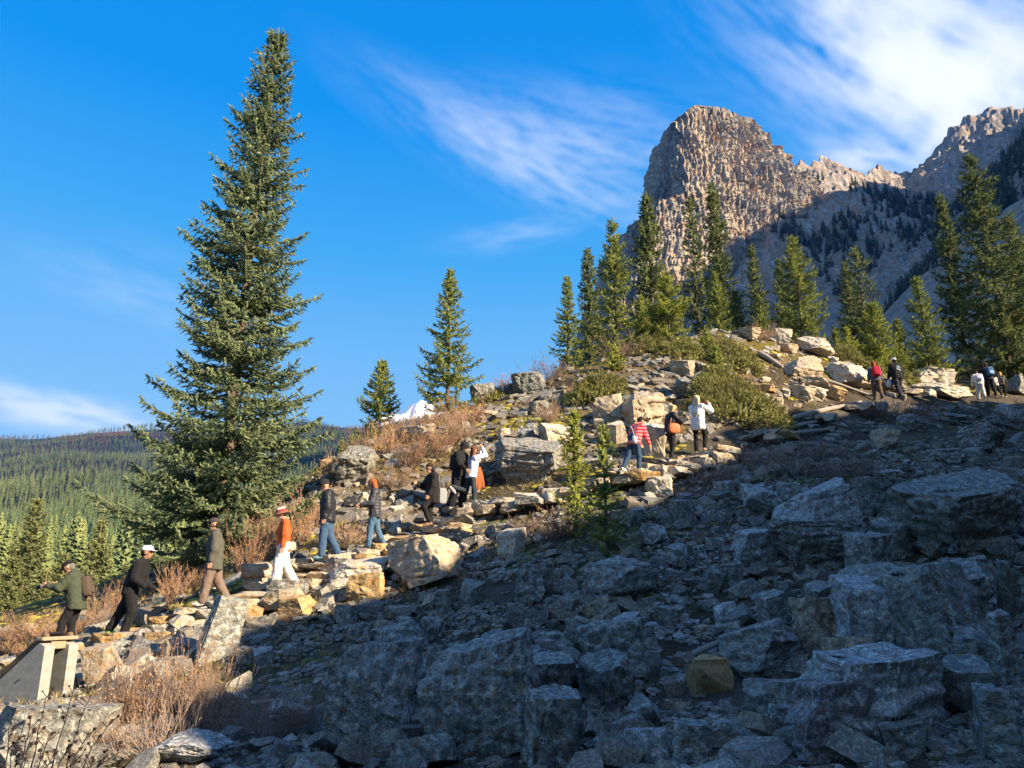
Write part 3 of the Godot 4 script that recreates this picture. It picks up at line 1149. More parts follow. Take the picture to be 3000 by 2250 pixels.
# ------------------------------------------------------------------ rocks
# a broken block: a box cut by planes, its faces split small and roughened; beds run level through it
func rock_shape(sd: int, cuts: int, levels: int, rough: float, bedded: float, flat := 0.9) -> ArrayMesh:
	var r := RandomNumberGenerator.new()
	r.seed = sd
	var h := Vector3.ONE * 0.56
	var faces := []
	for ax in 3:
		for s in [-1.0, 1.0]:
			var u := (ax + 1) % 3
			var w := (ax + 2) % 3
			var f := PackedVector3Array()
			for q in [[-1, -1], [1, -1], [1, 1], [-1, 1]]:
				var p := Vector3.ZERO
				p[ax] = s * h[ax]
				p[u] = q[0] * h[u]
				p[w] = q[1] * h[w]
				f.append(p)
			faces.append(f)
	for k in cuts:
		var n := Vector3(r.randfn(), r.randfn() * flat, r.randfn()).normalized()
		var reach := absf(n.x) * h.x + absf(n.y) * h.y + absf(n.z) * h.z
		var d := reach * r.randf_range(0.50, 0.80)
		var kept := []
		var rim := []
		for f in faces:
			var g := PackedVector3Array()
			for i in f.size():
				var a: Vector3 = f[i]
				var b: Vector3 = f[(i + 1) % f.size()]
				var da := n.dot(a) - d
				var db := n.dot(b) - d
				if da <= 0.0: g.append(a)
				if (da < 0.0) != (db < 0.0) and absf(da - db) > 1e-7:
					var p := a.lerp(b, da / (da - db))
					g.append(p)
					rim.append(p)
			if g.size() >= 3: kept.append(g)
		if rim.size() >= 3:
			var c := Vector3.ZERO
			for p in rim: c += p
			c /= rim.size()
			var e1 := n.cross(Vector3.UP if absf(n.y) < 0.9 else Vector3.RIGHT).normalized()
			var e2 := n.cross(e1)
			rim.sort_custom(func(a, b): return atan2((a - c).dot(e2), (a - c).dot(e1)) < atan2((b - c).dot(e2), (b - c).dot(e1)))
			var g := PackedVector3Array()
			for p in rim:
				if g.is_empty() or g[-1].distance_to(p) > 1e-4: g.append(p)
			if g.size() >= 3: kept.append(g)
			faces = kept
	var fine := noise(sd, 3.4, 5)
	var beds := noise(sd + 5, 1.0, 2)
	var joint := noise(sd + 9, 1.6, 1, FastNoiseLite.TYPE_CELLULAR)
	joint.cellular_return_type = FastNoiseLite.RETURN_DISTANCE2_SUB
	var cracks := 0.035 if levels >= 3 else 0.0
	var v := PackedVector3Array()
	var nn := PackedVector3Array()
	for f in faces:
		var c := Vector3.ZERO
		for p in f: c += p
		c /= f.size()
		var tri := []
		for i in f.size(): tri.append([c, f[i], f[(i + 1) % f.size()]])
		for l in levels:
			var next := []
			for t in tri:
				var ab: Vector3 = (t[0] + t[1]) * 0.5
				var bc: Vector3 = (t[1] + t[2]) * 0.5
				var ca: Vector3 = (t[2] + t[0]) * 0.5
				next.append_array([[t[0], ab, ca], [ab, t[1], bc], [ca, bc, t[2]], [ab, bc, ca]])
			tri = next
		# roughen; points at the same place move alike so that no cracks open
		var at := {}
		var sums := {}
		for t in tri:
			for p in t:
				if not at.has(p):
					var m: float = fine.get_noise_3dv(p) * rough
					var layer: float = p.y * 7.0 + fine.get_noise_3dv(p * 0.4) * 1.2
					m += bedded * beds.get_noise_2d(floorf(layer) * 13.7, p.x * 0.8 + p.z * 0.6)
					if cracks > 0.0: m -= cracks * (1.0 - smoothstep(0.02, 0.13, joint.get_noise_3d(p.x * 0.8, p.y * 1.8, p.z) + 1.0))
					var o: Vector3 = Vector3(p.x, p.y * 0.35, p.z).normalized() * m
					at[p] = p + o
					sums[p] = Vector3.ZERO
		var outward := 1.0
		for t in tri:
			var a: Vector3 = at[t[0]]
			var n: Vector3 = (at[t[2]] - a).cross(at[t[1]] - a)
			if n.dot(c) < 0: n = -n
			for p in t: sums[p] += n
		for t in tri:
			var a: Vector3 = at[t[0]]
			var o := [0, 1, 2] if (at[t[2]] - a).cross(at[t[1]] - a).dot(c) > 0 else [0, 2, 1]
			for q in o:
				v.append(at[t[q]])
				nn.append((sums[t[q]] as Vector3).normalized())
	var arr := []
	arr.resize(Mesh.ARRAY_MAX)
	arr[Mesh.ARRAY_VERTEX] = v
	arr[Mesh.ARRAY_NORMAL] = nn
	var m := ArrayMesh.new()
	m.add_surface_from_arrays(Mesh.PRIMITIVE_TRIANGLES, arr)
	return m

var boulders := []      # fine shapes for large rocks
var crags := []         # finest, for the few largest
var stones := []        # middling shapes
var shards := []        # rubble
var pebbles := []       # few faces
func make_rock_shapes():
	# every third shape is a slab that keeps its flat top
	for k in 24: boulders.append(rock_shape(100 + k, 9 + k % 5, 3, 0.07, 0.06 if k % 3 == 0 else 0.02, 0.35 if k % 3 == 0 else 1.0))
	for k in 24: stones.append(rock_shape(200 + k, 8 + k % 4, 2, 0.06, 0.04, 0.3 if k % 3 == 0 else 1.0))
	for k in 8: crags.append(rock_shape(150 + k, 10 + k % 4, 4, 0.065, 0.07 if k % 2 == 0 else 0.025, 0.4 if k % 2 == 0 else 1.0))
	for k in 6: shards.append(rock_shape(350 + k, 7, 1, 0.05, 0.03, 0.5 if k % 2 else 1.0))
	for k in 6: pebbles.append(rock_shape(300 + k, 4, 0, 0.0, 0.0))

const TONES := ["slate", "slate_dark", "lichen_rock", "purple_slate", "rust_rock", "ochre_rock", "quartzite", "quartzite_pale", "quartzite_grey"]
# rocks: x, z, width, height, depth, turn, tilt, tone, shape, lift as a share of the height, label
const ROCKS := [
	[0.27, -13.18, 0.58, 0.54, 0.44, 1.62, 0.25, 0, 21, 0.44, "pale blue-grey wedge rock alone on the gravel below the leaning slab"],
	[-0.7, -13.4, 0.47, 0.37, 0.4, -0.43, 0.25, 8, 21, 0.44, "flat tan-grey slab tilted on the gravel just below the sunlit stones"],
	[-1.16, -13.34, 0.31, 0.42, 0.24, 2.88, -0.02, 0, 21, 0.34, "upright grey rock at the foot of the leaning sunlit slab"],
	[1.76, -12.54, 0.9, 0.71, 0.72, 0.36, 0.08, 0, 19, 0.44, "broad blue-grey boulder with a sloping top below the small dark fir"],
	[1.33, -12.12, 0.35, 0.3, 0.31, 2.71, -0.27, 4, 2, 0.44, "pinkish-brown cracked rock left of the broad sloping boulder"],
	[1.24, -12.65, 0.32, 0.23, 0.26, 1.79, 0.13, 0, 20, 0.44, "low rounded grey rock behind the pinkish-brown cracked rock"],
	[-1.71, -11.98, 0.74, 0.45, 0.65, 0.08, 0.23, 0, 4, 0.44, "dark blue long-backed rock with a shadowed underside near the brown bush"],
	[-2, -12.65, 0.34, 0.26, 0.25, 2.86, -0.04, 4, 14, 0.44, "small brown rock resting behind the long-backed blue rock"],
	[-1.29, -12.41, 0.41, 0.31, 0.34, 1.46, 0.02, 0, 19, 0.44, "squat grey rock in gravel above the long-backed blue rock"],
	[-2.32, -11.92, 0.34, 0.48, 0.32, 0.18, 0.21, 1, 6, 0.44, "dark upright block at the edge of the twiggy brown bush"],
	[-0.26, -10.8, 0.57, 0.49, 0.5, 2.97, 0.24, 0, 3, 0.44, "square-topped slate block standing alone in the middle of the scree"],
	[1.27, -10.35, 0.87, 0.59, 0.77, 2.85, -0.14, 0, 3, 0.44, "large humped slate boulder above the dark layered block"],
	[1.14, -9.28, 0.68, 0.53, 0.49, 1.92, -0.25, 1, 3, 0.44, "dark layered block beneath the large humped slate boulder"],
	[0.47, -9.58, 0.78, 0.47, 0.63, 1.22, -0.04, 0, 18, 0.44, "wide slate boulder with a crack along its front, left of the dark layered block"],
	[0.16, -10.09, 0.29, 0.29, 0.26, 2.69, 0.16, 4, 18, 0.44, "small squarish brown-grey rock under the square-topped slate block"],
	[-1.52, -9.37, 0.97, 0.91, 0.85, 1.4, 0, 0, 2, 0.44, "huge rough grey boulder beside the lower end of the dark bush"],
	[-0.83, -10.08, 0.47, 0.6, 0.33, 2.75, -0.28, 1, 11, 0.44, "nearly black smooth-faced rock between two huge grey boulders"],
	[-0.31, -8.31, 1.02, 1.1, 0.79, 2.9, -0.27, 0, 17, 0.44, "huge overhanging slate boulder with a black hollow underneath"],
	[0.42, -7.78, 0.67, 0.6, 0.53, 1.21, -0.07, 0, 18, 0.44, "cracked upright slate blocks right of the overhanging boulder"],
	[0.29, -8.87, 0.41, 0.33, 0.35, 3.24, -0.24, 0, 12, 0.44, "rounded slate rock wedged above the cracked upright blocks"],
	[0.21, -10.65, 0.37, 0.31, 0.3, 0.22, 0.26, 0, 18, 0.44, "pointed blue rock right of the square-topped slate block"],
	[0.5, -10.77, 0.31, 0.36, 0.29, 3.16, -0.1, 3, 20, 0.44, "slanting purplish rock above the wide cracked boulder"],
	[0.93, -11.14, 0.32, 0.43, 0.23, 3.26, -0.22, 1, 17, 0.44, "dark pointed rock left of the large humped boulder's top"],
	[0.57, -11.31, 0.3, 0.28, 0.24, 3.56, 0.12, 0, 22, 0.44, "small bluish rock above the slanting purplish rock"],
	[1.53, -11.34, 0.61, 0.29, 0.52, 0.45, 0.28, 2, 12, 0.44, "pale lichened flat rock lying behind the large humped boulder"],
	[2.3, -11.59, 0.34, 0.29, 0.29, 2.94, -0.11, 8, 15, 0.44, "tan-grey rounded rock right of the pale flat rock"],
	[-1.32, -10.57, 0.26, 0.21, 0.19, 3.4, -0.14, 2, 19, 0.44, "pale split rock on the shoulder of the huge rough boulder"],
	[-0.89, -9.36, 0.16, 0.17, 0.14, 2.67, 0.11, 4, 8, 0.34, "small rust-brown stone between the two huge grey boulders"],
	[1.41, -8.65, 0.34, 0.26, 0.28, 1.72, -0.16, 0, 6, 0.44, "low grey rock right of the dark layered block"],
	[1.22, -7.41, 0.31, 0.36, 0.27, 0.15, -0.24, 2, 17, 0.44, "pale pointed rock at the lower edge with dry grass before it"],
	[-0.8, -7.84, 0.48, 0.25, 0.42, -0.28, -0.25, 0, 11, 0.44, "blue rock cut by the lower edge below the huge rough boulder"],
	[1.98, -11.34, 0.24, 0.16, 0.19, 0.29, 0.02, 2, 11, 0.34, "small white-topped stone by the tan-grey rounded rock"],
	[5.66, -14, 1.39, 1.05, 1.25, 0.34, 0.22, 2, 15, 0.44, "tall pale boulder of many thin layers beside the dark green moss"],
	[5.19, -13.23, 1.25, 0.65, 1.12, 3.28, -0.09, 0, 6, 0.44, "lichen-spotted block in front of the tall layered boulder"],
	[5.44, -11.86, 0.73, 0.76, 0.59, 1.59, -0.02, 0, 18, 0.44, "grey boulder right of the lichen-spotted block"],
	[7.41, -12.61, 1.71, 1.07, 1.32, 0.07, 0.25, 1, 6, 0.44, "massive ledge-topped dark boulder at the picture's edge"],
	[6.36, -12.97, 0.72, 0.58, 0.54, 3.12, 0.29, 0, 18, 0.44, "rounded blue rock between the layered boulder and the massive ledge"],
	[6.4, -10.8, 0.59, 0.5, 0.5, 3.63, -0.17, 0, 21, 0.44, "blue-green boulder under the massive ledge"],
	[6.19, -9.76, 0.23, 0.97, 0.21, 3.3, 0.28, 1, 15, 0.34, "tall dark upright slab at the edge below the massive ledge"],
	[4.8, -10.71, 0.97, 0.59, 0.89, 3.5, 0.28, 8, 3, 0.44, "block of stacked thin beds below the grey boulder"],
	[5.46, -10.18, 1.05, 0.82, 0.94, 2.69, 0.01, 1, 9, 0.44, "dark tilted slab right of the stacked thin beds"],
	[3.82, -9.67, 0.56, 0.65, 0.51, 3.54, -0.27, 4, 21, 0.44, "brown-grey boulder with a sharp edge left of the whitest block"],
	[4.13, -9.09, 0.96, 0.94, 0.85, 1.24, -0.16, 2, 0, 0.44, "whitest block, its flat top crusted with pale lichen"],
	[4.62, -8.47, 0.93, 1.09, 0.77, 3.06, -0.23, 1, 6, 0.44, "big dark tilted boulder with a ridged crest right of the whitest block"],
	[3.61, -8.47, 0.45, 0.51, 0.34, 1.93, 0.19, 4, 0, 0.44, "tilted reddish-brown slab below the brown-grey boulder"],
	[3.36, -8.53, 0.41, 0.32, 0.33, 2.84, 0.23, 4, 3, 0.44, "low brown rock left of the tilted reddish slab"],
	[2.26, -9.23, 0.41, 0.46, 0.3, 0.29, 0.19, 5, 2, 0.44, "ochre-yellow boulder under the pale bare branch"],
	[3.64, -11.01, 0.38, 0.48, 0.33, 0.36, 0.15, 0, 11, 0.44, "rough oval grey rock above the pale branch's broken end"],
	[3.09, -11.38, 0.29, 0.29, 0.25, 0.02, -0.02, 2, 1, 0.44, "whitish wedge stone above the pale branch"],
	[3.01, -9.63, 0.81, 0.48, 0.73, -0.45, -0.26, 0, 0, 0.44, "broad slate slab just right of the ochre boulder"],
	[2.62, -8.39, 0.35, 0.33, 0.32, 2.73, -0.01, 1, 6, 0.44, "dark wedge rock below the broad slate slab"],
	[2.82, -8.01, 0.39, 0.36, 0.3, 2.99, -0.07, 8, 12, 0.44, "tan-topped boulder left of the great flat rock"],
	[2.58, -7.67, 0.4, 0.24, 0.32, 1.26, -0.04, 0, 7, 0.44, "greenish-grey rock propping the tan-topped boulder"],
	[3.21, -7.1, 1.08, 0.68, 0.95, -0.12, 0.04, 2, 0, 0.44, "great flat-topped boulder speckled with lichen in the near corner"],
	[2.76, -6.85, 0.78, 0.53, 0.62, 3.25, -0.07, 3, 0, 0.44, "purple-grey slab with wavy beds before the great flat boulder"],
	[3.1, -6.55, 0.45, 0.29, 0.38, 1.5, 0.08, 1, 15, 0.44, "dark green-black block leaning on the purple slab"],
	[4.1, -7.19, 0.45, 0.46, 0.36, 1.76, -0.29, 1, 9, 0.44, "dark boulder right of the great flat-topped boulder"],
	[4.75, -7.71, 0.22, 0.77, 0.18, 0.2, 0.18, 0, 11, 0.44, "tall blue-grey boulder cut by the edge above the dark corner rocks"],
	[3.65, -6.21, 0.38, 0.53, 0.28, 1.1, -0.08, 1, 13, 0.44, "dark corner boulder cut by the frame"],
	[1.6, -7.19, 0.33, 0.35, 0.27, 2.76, 0.1, 0, 18, 0.44, "pointed grey-blue rock at the lower edge left of the flat chips"],
	[4.22, -13.47, 0.66, 0.53, 0.57, 3.38, 0.02, 2, 0, 0.44, "pale rock with a dark shadowed face left of the lichen-spotted block"],
	[3.28, -12.56, 0.3, 0.39, 0.24, 1.31, -0.27, 1, 4, 0.34, "dark upright rock of a close pair in the gravel"],
	[3.54, -12.52, 0.32, 0.41, 0.28, -0.12, -0.1, 1, 4, 0.44, "squatter dark rock of the close pair in the gravel"],
	[4.52, -11.58, 0.38, 0.24, 0.35, 3.32, 0.27, 8, 12, 0.44, "layered brown-grey rock under the lichen-spotted block"],
	[4.68, -7.99, 0.51, 0.6, 0.46, 2.68, 0.01, 1, 10, 0.44, "dark rounded boulder under the big tilted ridged boulder"],
	[2.45, -7.06, 0.29, 0.22, 0.25, 2.74, -0.26, 0, 15, 0.44, "blue rock touching the foot of the purple slab"],
	[3.41, -17.57, 0.59, 0.42, 0.54, -0.32, -0.15, 7, 6, 0.34, "flat pale stone just below the steps by the woman in red"],
	[3.91, -16.99, 0.35, 0.17, 0.3, 3.1, 0.15, 3, 18, 0.34, "thin purplish slab on the dark soil below the steps"],
	[3.54, -15.69, 0.5, 0.48, 0.39, 1.67, 0.03, 8, 5, 0.44, "lichened tan-grey rock in the soil right of the small firs"],
	[2.73, -14.68, 0.47, 0.34, 0.39, 2.04, 0.21, 2, 8, 0.44, "whitish rounded rock below the lichened tan-grey rock"],
	[2.7, -16.26, 0.26, 0.19, 0.23, 3.4, 0.25, 2, 22, 0.34, "small white stone beside the small fir's shaded boughs"],
	[4.14, -15.72, 0.36, 0.24, 0.31, 0.4, -0.2, 2, 23, 0.34, "white oval stone in the middle of the mossy shade"],
	[5.27, -16.06, 0.76, 0.64, 0.71, 1.59, 0.05, 2, 7, 0.44, "white ribbed rock left of a smooth blue boulder"],
	[5.97, -16.23, 0.59, 0.58, 0.45, 2.84, 0.01, 0, 11, 0.44, "smooth blue boulder touching the white ribbed rock"],
	[6.5, -16.8, 0.22, 0.22, 0.19, 3.5, 0.21, 2, 13, 0.34, "small white stone above the smooth blue boulder"],
	[2.9, -13.64, 0.41, 0.35, 0.32, 1.34, -0.18, 0, 16, 0.44, "dark blue rock under the whitish rounded rock"],
	[7.27, -15.37, 0.76, 0.69, 0.59, 0.27, -0.05, 1, 21, 0.44, "dark thin-bedded rock behind the tall layered boulder"],
	[0.43, -20.8, 1.64, 0.99, 1.44, 2.85, 0.2, 8, 2, 0.34, "broad rounded grey boulder just right of the couple on the steps"],
	[3.12, -23.3, 0.83, 0.88, 0.78, 1.14, 0.17, 6, 2, 0.34, "brown-faced sunlit boulder above the small firs"],
	[4.09, -22.9, 1.33, 0.96, 1.23, 3.53, 0.13, 6, 4, 0.34, "large tan boulder behind the woman in the red sweater"],
	[3.88, -20.68, 0.72, 0.91, 0.66, -0.26, 0.17, 7, 6, 0.34, "leaning white slab between the red sweater and the black jacket"],
	[3.12, -21.73, 0.5, 0.67, 0.37, 0.2, 0.24, 7, 12, 0.34, "narrow pale slab left of the woman in the red sweater"],
	[6.24, -26.19, 0.89, 0.62, 0.66, -0.45, -0.05, 6, 3, 0.34, "square tan block on the sunlit rise above the blonde woman"],
	[5.7, -24.69, 0.57, 0.72, 0.42, 1.33, -0.28, 1, 23, 0.34, "dark blue boulder in the shade of the juniper"],
	[2.71, -22.72, 0.43, 0.35, 0.3, 1.41, -0.07, 6, 4, 0.34, "small tan stone under the brown-faced sunlit boulder"],
	[13.86, -32.5, 1.32, 0.81, 1.14, 1.81, -0.07, 7, 15, 0.34, "pale blocky boulder under the fir row on the sunlit crest"],
	[12.28, -32.44, 0.77, 0.82, 0.56, 2.92, -0.04, 7, 23, 0.34, "pale round boulder on the very top of the knoll"],
	[10.56, -31.88, 1.1, 0.58, 0.8, 2.01, 0.11, 6, 17, 0.34, "long tan stone at the top of the knoll beside bare twigs"],
	[11.77, -29.18, 1.3, 0.85, 1, 3.32, 0.27, 6, 13, 0.34, "pinkish sunlit boulder in the middle of the stone run"],
	[14.14, -30.43, 1.6, 0.89, 1.42, 3.6, 0.04, 7, 3, 0.34, "long pale slab left of the red backpack"],
	[14.67, -31.49, 0.67, 0.43, 0.58, 0.01, 0.13, 8, 7, 0.34, "small grey-tan boulder below the row of firs"],
	[14.03, -31.08, 0.53, 0.56, 0.39, 3.53, -0.03, 6, 3, 0.34, "upright tan boulder beside the long pale slab"],
	[12.02, -28.68, 1.03, 0.45, 0.96, 1.21, 0.09, 7, 18, 0.34, "flat pale slab at the foot of the stone run"],
	[10.75, -26.93, 0.85, 0.57, 0.71, 1.72, -0.01, 6, 6, 0.34, "tan angular slab lowest in the sunlit stone run"],
	[11.7, -27.8, 0.73, 0.47, 0.64, -0.39, 0.15, 7, 18, 0.34, "white angular slab beside the lowest tan one"],
	[12.56, -28.16, 0.65, 0.51, 0.52, 1.34, -0.27, 5, 6, 0.34, "ochre stone right of the white angular slab"],
	[21.37, -36.79, 2.09, 1.15, 1.49, 0, 0.12, 7, 15, 0.34, "big pale slanting slab right of the hooded hiker"],
	[19.41, -33.28, 2.02, 0.56, 1.86, 2.02, 0.02, 7, 3, 0.34, "long flat pale slab below the big slanting slab"],
	[26.27, -37.7, 0.72, 1.27, 0.57, 0.35, -0.21, 8, 4, 0.34, "tan-grey boulder at the far edge beside the far hikers"],
	[13.58, -25.07, 0.89, 0.61, 0.74, 0.41, -0.19, 8, 9, 0.34, "flat shaded slab below the dark brush of the upper slope"],
	[10.83, -21.42, 0.75, 0.57, 0.63, 1.74, 0.19, 6, 6, 0.34, "tan shaded slab tilted among the grass of the upper slope"],
	[17.28, -29.23, 0.92, 0.49, 0.78, 1.22, 0.18, 1, 6, 0.34, "dark tilted slate at the top of the shaded slab field"],
	[17.16, -28.35, 1.12, 0.44, 0.94, 1.27, -0.08, 0, 12, 0.34, "flat blue slate under the dark tilted one"],
	[12.92, -20.43, 1.14, 0.63, 0.8, 1.87, 0.27, 0, 18, 0.34, "broad lichened slab in the shaded slab field"],
	[21.21, -31.15, 0.98, 0.76, 0.76, 1.98, 0.08, 2, 12, 0.34, "whitish boulder at the edge of the shaded slab field"],
	[10.87, -18.56, 0.72, 0.36, 0.67, 0.17, 0.06, 8, 0, 0.34, "low grey slab beneath the broad lichened slab"],
	[10.75, -19.26, 0.44, 0.25, 0.32, 0.26, -0, 1, 21, 0.34, "small dark slab beside the low grey slab"],
	[19.2, -28.92, 1.02, 0.38, 0.77, 0.28, -0.28, 3, 21, 0.34, "thin purplish slab by the whitish boulder"],
	[18.86, -30.16, 0.88, 0.34, 0.64, 2.92, 0.24, 8, 6, 0.34, "thin grey slab behind the flat blue slate"],
	[-1.72, -14.96, 1.11, 0.88, 0.91, -0.41, -0.28, 6, 9, 0.44, "great leaning slab with sunlit top beside the sunlit steps"],
	[-2.97, -15.21, 1.06, 0.45, 0.88, -0, 0.26, 7, 15, 0.44, "long tan slab below the jeans-clad couple"],
	[-2.7, -14.39, 0.6, 0.43, 0.47, 2.99, -0.22, 5, 0, 0.44, "yellow-tan boulder under the long tan slab"],
	[-2.82, -13.46, 0.43, 0.32, 0.38, 1.81, 0.3, 8, 9, 0.44, "rounded grey stone where sunlight ends below the slabs"],
	[-5.22, -16.05, 0.65, 0.39, 0.61, 1.93, 0.12, 6, 9, 0.44, "tan slab at the feet of the woman in orange"],
	[-3.95, -14.25, 0.67, 0.29, 0.55, -0.39, -0.05, 5, 10, 0.44, "ochre squared stone below the woman in orange"],
	[-4.04, -14.64, 0.37, 0.3, 0.3, -0.03, 0.02, 6, 19, 0.44, "tan cube stone above the ochre squared stone"],
	[0, -15.75, 0.55, 0.46, 0.47, 1.38, -0.03, 7, 20, 0.44, "pale tan stone at the edge of shade left of the bush"],
	[1.28, -22.12, 1.05, 0.68, 0.78, 3.54, -0.15, 7, 15, 0.34, "pale overhanging slab above the broad rounded boulder"],
	[0.42, -22.35, 0.69, 0.54, 0.56, 1.43, -0.17, 1, 0, 0.34, "dark hollowed rock left of the pale overhanging slab"],
	[-4.42, -21.75, 1.06, 0.8, 0.96, 1.33, -0.21, 8, 22, 0.34, "light grey outcrop with brush on the mossy bank"],
	[-2.97, -24.36, 1.06, 0.51, 0.78, 2.66, -0.06, 7, 6, 0.34, "slanting white slab among brown shrubs on the bank"],
	[-4.12, -20.38, 0.62, 0.29, 0.53, 2.78, -0.2, 7, 22, 0.44, "low white stone in the moss behind the grey puffer jacket"],
	[-3.19, -20.35, 0.25, 0.18, 0.18, 1.09, -0.11, 7, 1, 0.34, "tiny white stone in the moss"],
	[0.63, -23.27, 0.44, 0.26, 0.33, 1.11, -0.28, 8, 10, 0.34, "small grey stone above the dark hollowed rock"],
	[-0.24, -23.08, 0.34, 0.36, 0.24, -0.03, -0.1, 7, 5, 0.34, "white stub of rock between brush and the dark hollowed rock"],
	[-1.11, -27.75, 0.86, 0.74, 0.8, 3.24, -0.13, 8, 23, 0.34, "grey boulder on the skyline crest with twigs before it"],
	[0.64, -27.48, 1.09, 0.91, 0.9, 0.06, 0.19, 1, 17, 0.34, "dark jagged outcrop on the skyline crest"],
	[-0, -27.98, 0.5, 0.35, 0.36, 0.18, 0.06, 1, 1, 0.34, "small dark rock between the crest boulder and the jagged outcrop"],
	[0.89, -25.25, 0.63, 0.47, 0.45, -0.41, 0, 1, 22, 0.34, "dark rock below the jagged outcrop"],
	[1.24, -26.28, 0.47, 0.33, 0.35, 1.58, -0.18, 8, 23, 0.34, "light stone below the jagged outcrop"],
	[-4.67, -12.74, 0.52, 0.9, 0.47, 3.56, -0.28, 0, 12, 0.44, "tall striped slab set upright against the dry-stone wall"],
	[-3.76, -12.16, 0.31, 0.26, 0.28, 1.7, -0.25, 2, 12, 0.44, "pale block at the foot of the dry-stone wall"],
	[-3.44, -12.43, 0.22, 0.29, 0.16, 3.05, -0.07, 2, 17, 0.34, "whitish wedge stone standing below the lower steps"],
	[-4.06, -12.32, 0.31, 0.28, 0.23, 3.38, -0.07, 8, 15, 0.44, "tan-grey block left of the pale wall-foot block"],
	[-3.17, -8.18, 0.67, 0.22, 0.62, 1.43, -0.04, 2, 23, 0.44, "low pale boulder at the lower edge under the brown bush"],
	[-6.33, -12.46, 0.53, 0.5, 0.42, 3.46, 0.13, 6, 20, 0.44, "tan earth-covered stone beside the sign stand"],
	[-7.04, -14.02, 0.46, 0.22, 0.32, -0.33, 0.19, 8, 3, 0.44, "flat grey stone between sign stand and wall"],
	[-4.8, -8.47, 0.98, 0.7, 0.87, 0.18, -0.11, 8, 1, 0.22, "big pale rounded boulder in front of the sign stand"],
]
